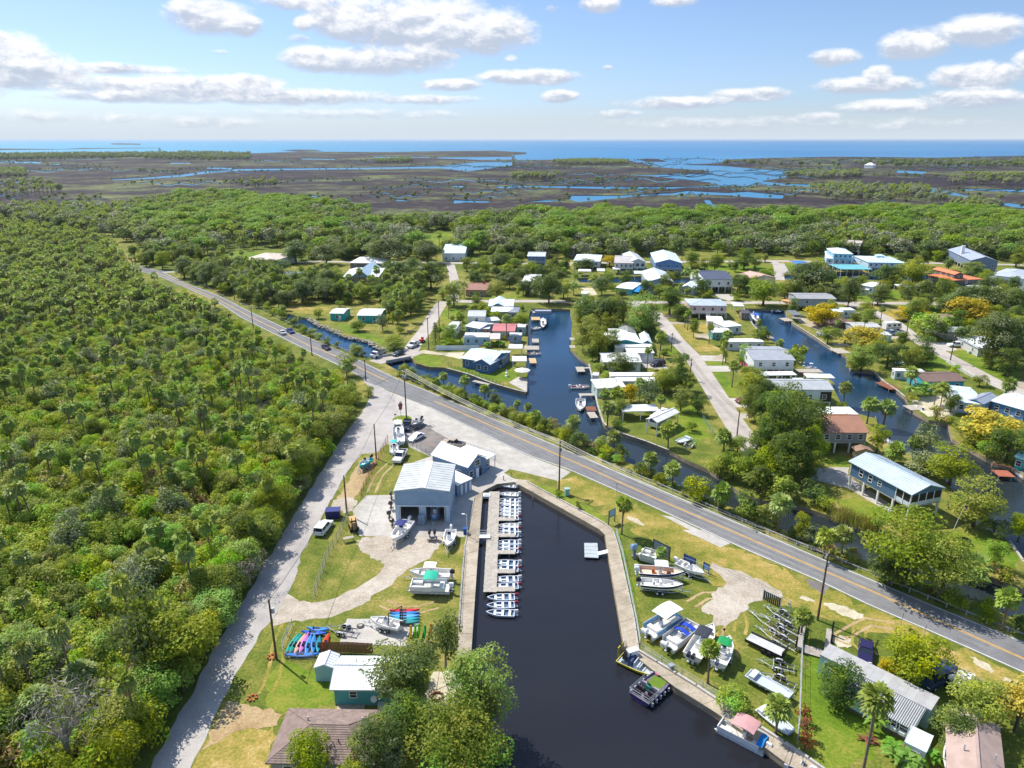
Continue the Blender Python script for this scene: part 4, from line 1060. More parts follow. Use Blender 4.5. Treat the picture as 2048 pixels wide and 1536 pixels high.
# ================================================================== BUILDINGS
M_glass = mat('glass',(38,48,62), .08, .1, .8, spec=.6)
M_dark = mat('dark_void',(34,32,32), .8, .2,1)
M_screen = mat('porch_screen',(46,44,44), .5, .2,1)
M_wood = mat('weathered_wood',(166,158,148), .85, .22,2.5, .3, stain=.35)
M_deck = mat('deck_wood',(176,168,156), .85, .18,2.0, .3, stain=.3)
M_redwood = mat('redwood',(134,84,62), .85, .2,2.5, .3)
M_metal = mat('galvanized',(186,190,194), .4, .12,2, metal=.15)
M_steel = mat('dark_steel',(58,58,60), .5, .15,2, metal=.3)
def rroof(kind, L, D, h, rise, mb, step=0, t=.14):
 def rib(a, b):
  a, b = Vector(a), Vector(b); d = (b-a).normalized(); s = d.cross(Vector((0,0,1))).normalized()*.03; up = s.cross(d).normalized()*.05
  if up.z<0:up = -up
  mb.add([a-s, b-s, b+up, a+up],[(0,1,2,3)]); mb.add([a+s, b+s, b+up, a+up],[(3,2,1,0)])
 x, y = L/2, D/2
 if kind in('gx', 'gy'):
  M = None if kind=='gy' else Matrix.Rotation(R(90),4, 'Z')
  hw, hl = (x, y)if kind=='gy' else(y, x)
  S_ = [(-hw, h),(0, h+rise),(hw, h),(hw, h-t),(0, h+rise-t),(-hw, h-t)]
  mb.xprism(S_,-hl, hl,0, M)
  mb.cbox((0,0, h+rise+.02),(.3,2*hl, .06),0,0, M)
  if step:
   n = int(2*hl/step)
   for i in range(n+1):
    q = -hl+2*hl*i/max(n,1)
    for s in(-1,1):
     a, b = Vector((s*hw, q, h+.005)), Vector((0, q, h+rise+.005))
     if M is not None:a, b = M@a, M@b
     rib(a, b)
 elif kind=='hip':
  o = min(x, y)
  a = [(-x,-y, h),(x,-y, h),(x, y, h),(-x, y, h)]
  r1, r2 = ((-x+o,0, h+rise),(x-o,0, h+rise))if x>=y else((0,-y+o, h+rise),(0, y-o, h+rise))
  if x>=y:fs = [(a[0], a[1], r2, r1),(a[1], a[2], r2),(a[2], a[3], r1, r2),(a[3], a[0], r1)]
  else:fs = [(a[0], a[1], r1),(a[1], a[2], r2, r1),(a[2], a[3], r2),(a[3], a[0], r1, r2)]
  for f in fs:mb.poly(f)
  mb.box(-x, x,-y, y, h-t, h-.004)
  mb.tube([r1, r2], .09,5)
  for q in a:mb.tube([q, r1 if(Vector(q)-Vector(r1)).length<(Vector(q)-Vector(r2)).length else r2], .07,5)
 elif kind=='flat':
  mb.box(-x, x,-y, y, h-t, h+.06)
  if step:
   n = int(L/step)
   for i in range(n+1):mb.cbox((-x+L*i/n,0, h+.075),(.06, D, .05))
 elif kind=='shed':
  mb.add([(-x,-y, h),(x,-y, h),(x, y, h+rise),(-x, y, h+rise),(-x,-y, h-t),(x,-y, h-t),(x, y, h+rise-t),(-x, y, h+rise-t)],
[(0,1,2,3),(7,6,5,4),(0,4,5,1),(1,5,6,2),(2,6,7,3),(3,7,4,0)])
  if step:
   n = int(L/step)
   for i in range(n+1):rib((-x+L*i/n,-y, h+.005),(-x+L*i/n, y, h+rise+.005))
class House:pass
FOOT = []
def frame_of(k, A, B, C, h):
 a, b = P(*k(*A), h), P(*k(*B), h)
 u = (b-a); u.z = 0; L = u.length; u.normalize(); n = Vector((-u.y, u.x,0))
 D = C if isinstance(C,(int, float))else abs((P(*k(*C), h)-b).dot(n))
 ctr = (a+b)/2+n*D/2
 return Vector((ctr.x, ctr.y,0)), math.atan2(u.y, u.x), L, D
def window(root, x, y, z, w, hh, side, frame=None):
 """side: F B L R; x,y local centre on the wall face"""
 rz = {'F':0, 'B':math.pi, 'L':-math.pi/2, 'R':math.pi/2}[side]
 M = Matrix.Translation((x, y, z))@Matrix.Rotation(rz,4, 'Z')
 f = MB()
 t = .09
 for(x0, x1, z0, z1)in((-w/2-t,-w/2,-hh/2-t, hh/2+t),(w/2, w/2+t,-hh/2-t, hh/2+t),(-w/2, w/2, hh/2, hh/2+t),(-w/2, w/2,-hh/2-t,-hh/2),(-w/2, w/2,-.03, .03)):
  f.box(x0, x1,-.07, .02, z0, z1,0, M)
 fo = f.build('window', frame or M_white, root)
 g = MB(); g.box(-w/2+.002, w/2-.002,-.03, .01,-hh/2+.002, hh/2-.002,0, M); g.build('pane', M_glass, fo)
def house(name, label, cat, k, A, B, C, h, roof='gx', rise=1.2, wall=(220,220,214), rc=(214,216,216), st=0.0, oh=.35, wf=2, wl=1, wr=1, wb=0, storeys=None, door=None, step=0, side=True, ww=.95, wh=1.15, group=None, open_=False, wallmat=None, roofmat=None, z0=0.0, ground_wall=None, deck=None, posts=None):
 loc, rz, L, D = frame_of(k, A, B, C, h)
 root = thing(name, label, cat, loc, rz, group)
 H_ = House(); H_.root, H_.L, H_.D, H_.h, H_.st, H_.oh = root, L, D, h, st, oh
 FOOT.append((loc.x, loc.y, max(L, D)/2))
 x, y = L/2-oh, D/2-oh
 wm = wallmat or(siding(wall)if side else paint(wall, .7, stain=.2))
 H_.wm = wm
 zt = h-.12
 if not open_:
  w = MB(); w.box(-x, x,-y, y, st+(0 if st else-.2), zt)
  if roof=='gx':
   for s in(-1,1):w.add([(s*x,-y, zt),(s*x, y, zt),(s*x,0, zt+rise*(y/(D/2))-.03)],[(0,1,2)if s>0 else(2,1,0)])
  elif roof=='gy':
   for s in(-1,1):w.add([(-x, s*y, zt),(x, s*y, zt),(0, s*y, zt+rise*(x/(L/2))-.03)],[(0,1,2)if s<0 else(2,1,0)])
  elif roof=='shed':
   w.add([(-x, y, zt),(x, y, zt),(x, y, zt+rise*.93),(-x, y, zt+rise*.93),(-x,-y, zt),(x,-y, zt)],[(0,3,2,1),(0,4,3),(1,2,5)])
  w.build('wall', wm, root)
 r = MB(); rroof(roof, L, D, h, rise, r, step); r.build('roof', roofmat or roofing(rc), root)
 H_.roof_z = h+rise
 if st or open_:
  nx = max(2, int(L/3.2)+1); ny = max(2, int(D/4.5)+1)
  pm_ = posts or M_white; tz = st if st else zt
  for i in range(nx):
   for j in range(ny):
    if 0<i<nx-1 and 0<j<ny-1 and not st:continue
    p = MB(); px_, py_ = -x+.15+(2*x-.3)*i/(nx-1),-y+.15+(2*y-.3)*j/(ny-1)
    s = .16 if st else .09
    p.box(px_-s, px_+s, py_-s, py_+s,-.2, tz); p.build('post', pm_, root)
  if st:
   f = MB(); f.box(-x, x,-y, y, st-.18, st-.003); f.build('floor_slab', M_conc, root)
 if ground_wall:
  g = MB(); g.box(-x*.96, x*.96,-y*.2, y*.96,-.1, st-.19); g.build('lower_wall', siding(ground_wall), root)
 if not open_:
  zs = storeys or[st+(zt-st)*.56 if zt-st<3.3 else st+1.5]
  if not storeys and zt-st>4.6:zs = [st+1.5, st+4.1]
  for z in zs:
   for n_, sd in((wf, 'F'),(wb, 'B'),(wl, 'L'),(wr, 'R')):
    for i in range(n_):
     q = (i+.5)/n_*2-1
     if sd=='F':window(root, q*x,-y, z, ww, wh, sd)
     elif sd=='B':window(root, q*x, y, z, ww, wh, sd)
     elif sd=='L':window(root,-x, q*y, z, ww, wh, sd)
     else:window(root, x, q*y, z, ww, wh, sd)
  if door is not None:
   d = MB(); dx = door*x; d.box(dx-.45, dx+.45,-y-.05,-y+.02, st+.05, st+2.05); do = d.build('door', paint((236,236,232)), root)
   e = MB(); e.ball((dx+.35,-y-.09, st+1.0), .05,0,6,4); e.build('handle', M_steel, do)
 if cat=='house' and roof!='flat':
  for q in(-.22, .3):
   v = MB(); v.cyl((q*L, D*.12*(1 if roof!='gy' else-1), h+rise*.78+.2), .09, .7,6); v.build('vent_pipe', M_metal, root)
 if cat=='house' and not st:
  v = MB(); v.cbox((x*.4,-y-.55, .4),(.8, .7, .75)); v.build('air_conditioner', paint((190,192,190), .6), root)
 if deck:
  dd, zf = deck
  f = MB(); f.box(-x, x,-y-dd,-y-.004, zf-.18, zf); f.build('porch_floor', M_deck, root)
  rl = MB()
  for z in(zf+.5, zf+1.0):rl.box(-x, x,-y-dd+.02,-y-dd+.09, z-.05, z+.03)
  n = int(2*x/.5)
  for i in range(n+1):rl.cbox((-x+2*x*i/n,-y-dd+.055, zf+.5),(.05, .05,1.0))
  rl.build('railing', M_white, root)
  for i in range(max(2, int(2*x/3)+1)):
   q = -x+.1+(2*x-.2)*i/max(1, int(2*x/3)); p = MB(); p.box(q-.08, q+.08,-y-dd,-y-dd+.16,-.1, zf-.19); p.build('post', M_white, root)
 return H_
def block(root, name, x0, x1, y0, y1, z0, z1, m, label=None):
 b = MB(); b.box(x0, x1, y0, y1, z0, z1); return b.build(name, m, root, label)
def stairs(root, x, y0, y1, z, w, m=None):
 """from ground at y0 up to z at y1"""
 s = MB(); n = max(3, int(z/.2))
 for i in range(n):t = (i+.5)/n; s.cbox((x, y0+(y1-y0)*t, z*t),(w, abs(y1-y0)/n*1.05, .06))
 for q in(-w/2, w/2):
  s.tube([(x+q, y0, .0),(x+q, y1, z)], .07,4); s.tube([(x+q, y0, .95),(x+q, y1, z+.95)], .05,4)
 s.build('staircase', m or M_white, root)
def barn():
 h, rise = 6.3, .65
 loc, rz, L, D = frame_of(kA,(845,912),(1352,917),(1402,672), h)
 t = thing('boat_barn', 'pale blue metal boat barn with two open bays and light metal roof', 'barn', loc, rz)
 FOOT.append((loc.x, loc.y, D/2))
 x, y = L/2-.1, D/2-.1
 r = MB(); rroof('gy', L, D, h, rise, r, .9); r.build('roof', roofing((190,194,192)), t)
 sk = MB()
 for s in(0,):sk.add([(-.75,-D/2+.1, h+rise*.88+.07),(.75,-D/2+.1, h+rise*.88+.07),(.75, D/2-.1, h+rise*.88+.07),(-.75, D/2-.1, h+rise*.88+.07),(0,-D/2+.1, h+rise+.09),(0, D/2-.1, h+rise+.09)],[(0,4,5,3),(4,1,2,5)])
 sk.build('ridge_cap', paint((232,234,232)), t)
 ws = siding((150,178,200))
 bl = mat('barn_siding',(146,172,196), .5, .06, .8, stain=.15)
 w = MB(); w.box(-x,-x+.15,-y, y,-.1, h-.15); w.box(x-.15, x,-y, y,-.1, h-.15); w.box(-x+.15, x-.15, y-.15, y,-.1, h-.15)
 w.build('wall', bl, t)
 hd = 3.45
 f = MB(); f.box(-x+.152, x-.152,-y,-y+.15, hd, h-.15); f.add([(-x,-y-.002, h-.15),(x,-y-.002, h-.15),(0,-y-.002, h+rise-.16)],[(0,1,2)])
 n = 34
 for i in range(n):q = -x+.2+(2*x-.4)*i/(n-1); f.cbox((q,-y-.03,(hd+h-.2)/2),(.09, .05, h-.2-hd-.1))
 f.build('front_panel', bl, t)
 lint = MB(); lint.box(-x, x,-y-.12,-y-.004, hd-.28, hd); lint.build('lintel', paint((196,208,218)), t)
 for(a, b)in((-x,-x+.75),(-.45, .45),(x-.75, x)):
  p = MB(); p.box(a, b,-y-.02,-y+.5,-.1, hd-.29); p.build('pillar', paint((178,196,212)), t)
 for a in(-x+.85,-.62, .55, x-.95):
  p = MB(); p.box(a, a+.1,-y-.08,-y+.02,-.05, hd-.29); p.build('door_track', M_white, t)
 fl = MB(); fl.box(-x+.16, x-.16,-y, y-.16, .0, .05); fl.build('floor_slab', M_concd, t)
 for q in(.15, .45, .75):
  window(t, x,-y+2*y*q,2.4, .9,1.1, 'R')
 g = MB(); g.tube([(-x-.12,-y, h-.2),(-x-.12, y, h-.25)], .1,6); g.build('gutter', M_white, t)
 cb = thing('steel_cabinet', 'grey steel cabinet standing before the middle pillar of the boat barn', 'cabinet', P(*kA(1102,1215)), rz)
 b = MB(); b.box(-.6, .6,-.4, .4, .05,1.7); b.build('cabinet_body', paint((128,146,162)), cb)
 b = MB(); b.box(-.64, .64,-.44, .44,1.7,1.78); b.build('lid', paint((160,172,182)), cb)
 for s in(-.3, .3):
  b = MB(); b.box(s-.27, s+.27,-.43,-.402, .12,1.62); d = b.build('door', paint((140,158,172)), cb)
  b = MB(); b.box(s*.2-.02, s*.2+.02,-.46,-.432, .8,1.0); b.build('handle', M_steel, d)
barn()
o = house('marina_office', 'blue gabled marina office with bright white roof beside the boat barn', 'building', kA,(1518,702),(1698,606),(1352,500),3.5, 'gy',1.75,(110,138,168),(240,240,240), oh=.3, wf=0, wl=2, wr=1, step=.8)
window(o.root, .1,-o.D/2+o.oh,3.3,1.5,1.2, 'F'); window(o.root,-o.L*.3,-o.D/2+o.oh,1.5,1.0,1.2, 'F')
d = MB(); d.box(-.35, .5,-o.D/2+o.oh-.06,-o.D/2+o.oh+.02, .05,2.1); d.build('door', paint((238,238,236)), o.root)
d = MB(); d.box(.62,1.4,-o.D/2+o.oh-.06,-o.D/2+o.oh+.02, .05,2.1); d.build('door', M_glass, o.root, 'dark glass door')
y0 = -o.D/2
block(o.root, 'side_porch_roof', o.L/2-.28, o.L/2+3.0, y0+.2, o.D/2-2,2.85,3.0, roofing((240,240,240)))
block(o.root, 'side_room', o.L/2-.3, o.L/2+1.4, y0+.7, o.D/2-3,0,2.845, siding((110,138,168)))
window(o.root, o.L/2+.5, y0+.7,1.6, .9,1.2, 'F')
for q in(.4,4,8):block(o.root, 'post', o.L/2+2.8, o.L/2+2.94, y0+q, y0+q+.14,0,2.845, M_white)
for q in range(5):block(o.root, 'railing_post', o.L/2+2.86, o.L/2+2.93, y0+.6+q*2.2, y0+.67+q*2.2,3.0,3.8, M_white)
block(o.root, 'rail', o.L/2+2.86, o.L/2+2.93, y0+.5, y0+9.6,3.8,3.87, M_white)
o2 = house('office_annex', 'low blue annex with flat white roof between the barn and the office', 'building', kA,(1420,862),(1560,800),(1412,722),2.6, 'flat', .0,(128,150,172),(238,238,236), oh=.15, wf=0, wl=0, wr=0, wb=0)
for q in(-.5, .05, .6):block(o2.root, 'door', q*o2.L/2-.02, q*o2.L/2+.5,-o2.D/2+.08,-o2.D/2+.148, .05,2.1, paint((214,220,226)))
h1 = house('cottage', 'turquoise cottage with white ribbed metal roof under the trees', 'house', kB,(400,1006),(905,1010),(942,782),2.75, 'gx',1.25,(98,178,190),(236,238,238), oh=.4, wf=0, wl=1, wr=1, step=.45)
window(h1.root,-h1.L*.2,-h1.D/2+.4,1.65, .8, .85, 'F'); window(h1.root, h1.L*.22,-h1.D/2+.4,1.65, .8, .85, 'F')
block(h1.root, 'fascia',-h1.L/2, h1.L/2,-h1.D/2-.07,-h1.D/2-.004,2.58,2.76, M_white)
dsh = MB(); M = Matrix.Translation((h1.L*.08,-h1.D/2+.3,1.1))@Matrix.Rotation(R(60),4, 'X'); dsh.tube([M@Vector((0,0,0)), M@Vector((0,0, .08)), M@Vector((0,0, .2))],[.08, .3, .42],10); dsh.build('satellite_dish', M_white, h1.root)
block(h1.root, 'step_slab',-h1.L*.42,-h1.L*.05,-h1.D/2-.9,-h1.D/2+.38,0, .12, M_concd)
house('garden_shed', 'small pale blue shed with white ridged roof left of the cottage', 'shed', kB,(292,862),(434,866),(466,768),2.2, 'gy', .55,(160,196,210),(226,232,236), oh=.12, wf=0, wl=0, wr=0, step=.4)
def shingle_house():
 h = 2.75
 loc, rz, L, D = frame_of(FULL,(530,1527),(752,1531),(748,1420), h)
 L+=.1
 o = house('brown_house', 'grey house with brown shingle hip roof at the bottom edge', 'house', FULL,(530,1527),(752,1531),(748,1420), h, 'hip',1.55,(150,150,152),(158,124,110), oh=.4, wf=3, wl=1, wr=1, roofmat=mat('brown_shingle',(132,114,106), .85, .16,1.2, .4, stain=.25))
 x, y = o.L/2, o.D/2; oo = min(x, y); s = MB(); n = 16
 for i in range(n):
  t0, t1 = i/n,(i+.96)/n
  for sg in(-1,1):
   f = lambda t, e:((-x+oo*t), sg*(-y+y*t), h+1.55*t+e)
   g = lambda t, e:((x-oo*t), sg*(-y+y*t), h+1.55*t+e)
   q = [f(t0, .06), g(t0, .06), g(t1, .015), f(t1, .015)]
   s.poly(q if sg>0 else q[::-1]); q = [f(t0, .0), g(t0, .0), g(t0, .06), f(t0, .06)]; s.poly(q if sg>0 else q[::-1])
 c = s.build('shingle_course', mat('brown_shingle_row',(136,118,110), .85, .24,1.6, .4, stain=.35), o.root); c['kind'] = 'stuff'
 for q in(-.2, .25):p = MB(); p.cyl((q*x,-y*.45, h+1.1), .06, .5,8); p.build('vent_pipe', M_steel, o.root)
shingle_house()
def mobile_home():
 h = 2.9
 o = house('mobile_home', 'long pale turquoise mobile home with grey panelled flat roof', 'house', kE,(757,409),(1462,764),(1538,692), h, 'flat',0,(176,214,212),(176,176,174), oh=.08, wf=0, wl=1, wr=1, roofmat=paint((168,166,164), .6, stain=.4))
 n = 13; x, y = o.L/2, o.D/2
 pm = [mat('roof_panel_%d'%i, c, .55, .08, .7, stain=.4)for i, c in enumerate(((172,171,170),(168,167,166),(176,175,173)))]
 for i in range(n):
  a, b = -x+o.L*i/n+.012,-x+o.L*(i+1)/n-.012
  p = MB(); p.add([(a,-y+.02, h+.062),(b,-y+.02, h+.062),(b, y-.02, h+.062),(a, y-.02, h+.062),(a,0, h+.075),(b,0, h+.075)],[(0,1,5,4),(4,5,2,3)]); p.box(a, b,-y+.02, y-.02, h+.02, h+.061)
  p.build('roof_panel', pm[(i*5)%3], o.root)
 ax0, ax1, dy = -x+o.L*.36, x-.5,3.9
 aw = MB(); z0, z1 = 2.35,2.88
 aw.add([(ax0,-y-dy, z0),(ax1,-y-dy, z0),(ax1,-y-.01, z1),(ax0,-y-.01, z1),(ax0,-y-dy, z0-.1),(ax1,-y-dy, z0-.1),(ax1,-y-.01, z1-.1),(ax0,-y-.01, z1-.1)],[(0,1,2,3),(7,6,5,4),(0,4,5,1),(1,5,6,2),(3,7,4,0)])
 ar = aw.build('awning_roof', roofing((214,216,214)), o.root)
 n = 34; rb = None
 for i in range(n):
  q = ax0+(ax1-ax0)*(i+.5)/n
  if rb is None:
   m_ = MB(); m_.add([(-.05,-y-dy, z0+.002),(.05,-y-dy, z0+.002),(.05,-y-.01, z1+.002),(-.05,-y-.01, z1+.002),(-.05,-y-dy, z0+.07),(.05,-y-dy, z0+.07),(.05,-y-.01, z1+.07),(-.05,-y-.01, z1+.07)],[(4,5,6,7),(0,4,7,3),(1,2,6,5),(0,1,5,4)]); rb = m_.mesh('roof_rib', mat('rib_dark',(120,122,122), .5, .15,2))
  c = mpart('roof_rib', rb, ar); c.location = (q,0,0)
 block(o.root, 'awning_room', ax0+.3, ax1-.3,-y-dy+.3,-y-.02, .55, z0-.08, siding((196,224,224)))
 block(o.root, 'skirting', ax0+.35, ax1-.35,-y-dy+.36,-y-.03,-.1, .545, mat('skirting',(104,92,78), .8, .2,3))
 for i in range(4):
  q = ax0+(ax1-ax0)*(.5+.115*i); window(o.root, q,-y-dy+.3,1.72,1.15, .95, 'F')
 for i in range(3):
  q = ax0+(ax1-ax0)*(.62+.12*i); a = MB(); a.cbox((q,-y-dy+.15,1.0),(.6, .4, .4)); a.build('air_conditioner', paint((214,218,218)), o.root)
 window(o.root,-x+1.6,-y+.08,1.7,1.6,1.0, 'F')
 return o
mobile_home()
o = house('storage_box', 'small white flat roofed utility room by the banana plants', 'shed', kE,(1292,962),(1430,1030),(1492,932),2.5, 'flat',0,(214,218,214),(206,214,218), oh=.05, wf=1, wl=0, wr=1, step=1.2)
house('pink_roof_house', 'house with wide pinkish brown roof in the bottom right corner', 'house', kE,(1560,1190),(1950,1330),(2200,960),2.9, 'gy',1.3,(196,176,160),(190,156,142), oh=.4, wf=2, roofmat=mat('pink_shingle',(172,150,140), .85, .1, .8, .3, stain=.2))
def stilt_house():
 h, st = 5.6,2.75
 o = house('stilt_house', 'blue house raised on white posts with pale metal roof and screened porch', 'house', kF,(500,592),(967,842),(1236,800), h, 'gx',1.3,(92,124,158),(188,202,210), st=st, oh=.45, wf=0, wl=1, wr=0, step=.5)
 x, y = o.L/2-.45, o.D/2-.45
 for q, w, hh in((-.62, .8,1.3),(-.3, .8,1.3),(.02, .7, .9)):window(o.root, q*x,-y,4.2, w, hh, 'F')
 px0 = x-3.2
 for(a, b, c, d)in((px0, x+.03,-y-.03,-y-.004),(x+.004, x+.03,-y-.03, y+.03)):
  block(o.root, 'porch_screen', a, b, c, d, st+.95, h-.5, M_screen)
  block(o.root, 'porch_railing', a, b+.02, c-.02, d, st+.1, st+.92, paint((206,216,226)))
 for i in range(5):
  q = -y+2*y*i/4; block(o.root, 'porch_post', x+.032, x+.12, q-.07, q+.07, st, h-.3, M_white)
 for i in range(3):
  q = px0+(x-px0)*i/2; block(o.root, 'porch_post', q-.07, q+.07,-y-.12,-y-.032, st, h-.3, M_white)
 block(o.root, 'corner_trim',-x-.03,-x+.12,-y-.03,-y-.004, st, h-.2, M_white)
 stairs(o.root,-x*.2, y*.2, y*.8, st-.3,1.0, M_wood)
 for i in range(4):
  b = thing('bicycle', 'bicycle parked among the posts beneath the blue raised house', 'bicycle', o.root.matrix_basis@Vector((-x*.8+i*.7,-y*.3,0)), i*.2+1.2, 'bicycles under the raised house')if i<2 else None
  if b:
   m_ = MB()
   for q in(-.5, .5):m_.loft([[(q+.33*math.cos(a_*.785), s, .33+.33*math.sin(a_*.785))for a_ in range(8)]for s in(-.02, .02)])
   m_.build('wheels', M_steel, b); m_ = MB(); m_.tube([(-.5,0, .33),(-.15,0, .75),(.35,0, .8),(.5,0, .33)], .025,5); m_.tube([(-.15,0, .75),(0,0, .35),(.35,0, .8)], .025,5); m_.tube([(.33,-.25, .95),(.35, .25, .95)], .02,5); m_.build('frame', paint((150,40,40)), b); m_ = MB(); m_.cbox((-.17,0, .82),(.24, .12, .06)); m_.build('saddle', M_dark, b)
 tb = thing('patio_table', 'round patio table with chairs under the right end of the blue raised house', 'table', o.root.matrix_basis@Vector((x*.55,-y*.6,0)))
 m_ = MB(); m_.cyl((0,0, .73), .65, .05,14); m_.build('table_top', M_deck, tb); m_ = MB(); m_.cyl((0,0, .36), .06, .7,8); m_.cyl((0,0, .02), .3, .04,10); m_.build('pedestal', M_steel, tb)
 for i in range(4):
  a_ = i*1.57+.4; c_ = thing('patio_chair', 'patio chair drawn up to the table beneath the blue raised house', 'chair', tb.location+Vector((math.cos(a_)*1.05, math.sin(a_)*1.05,0)), a_+1.57, 'chairs beneath the raised house')
  m_ = MB(); m_.cbox((0,0, .44),(.5, .5, .05)); m_.build('seat', M_deck, c_); m_ = MB(); m_.cbox((0,-.24, .72),(.5, .05, .55)); m_.build('backrest', M_deck, c_)
  for sx in(-.2, .2):
   for sy in(-.2, .2):m_ = MB(); m_.cbox((sx, sy, .21),(.05, .05, .42)); m_.build('leg', M_deck, c_)
stilt_house()
WHT, GRY = (212,213,212),(168,170,174)
hs = house
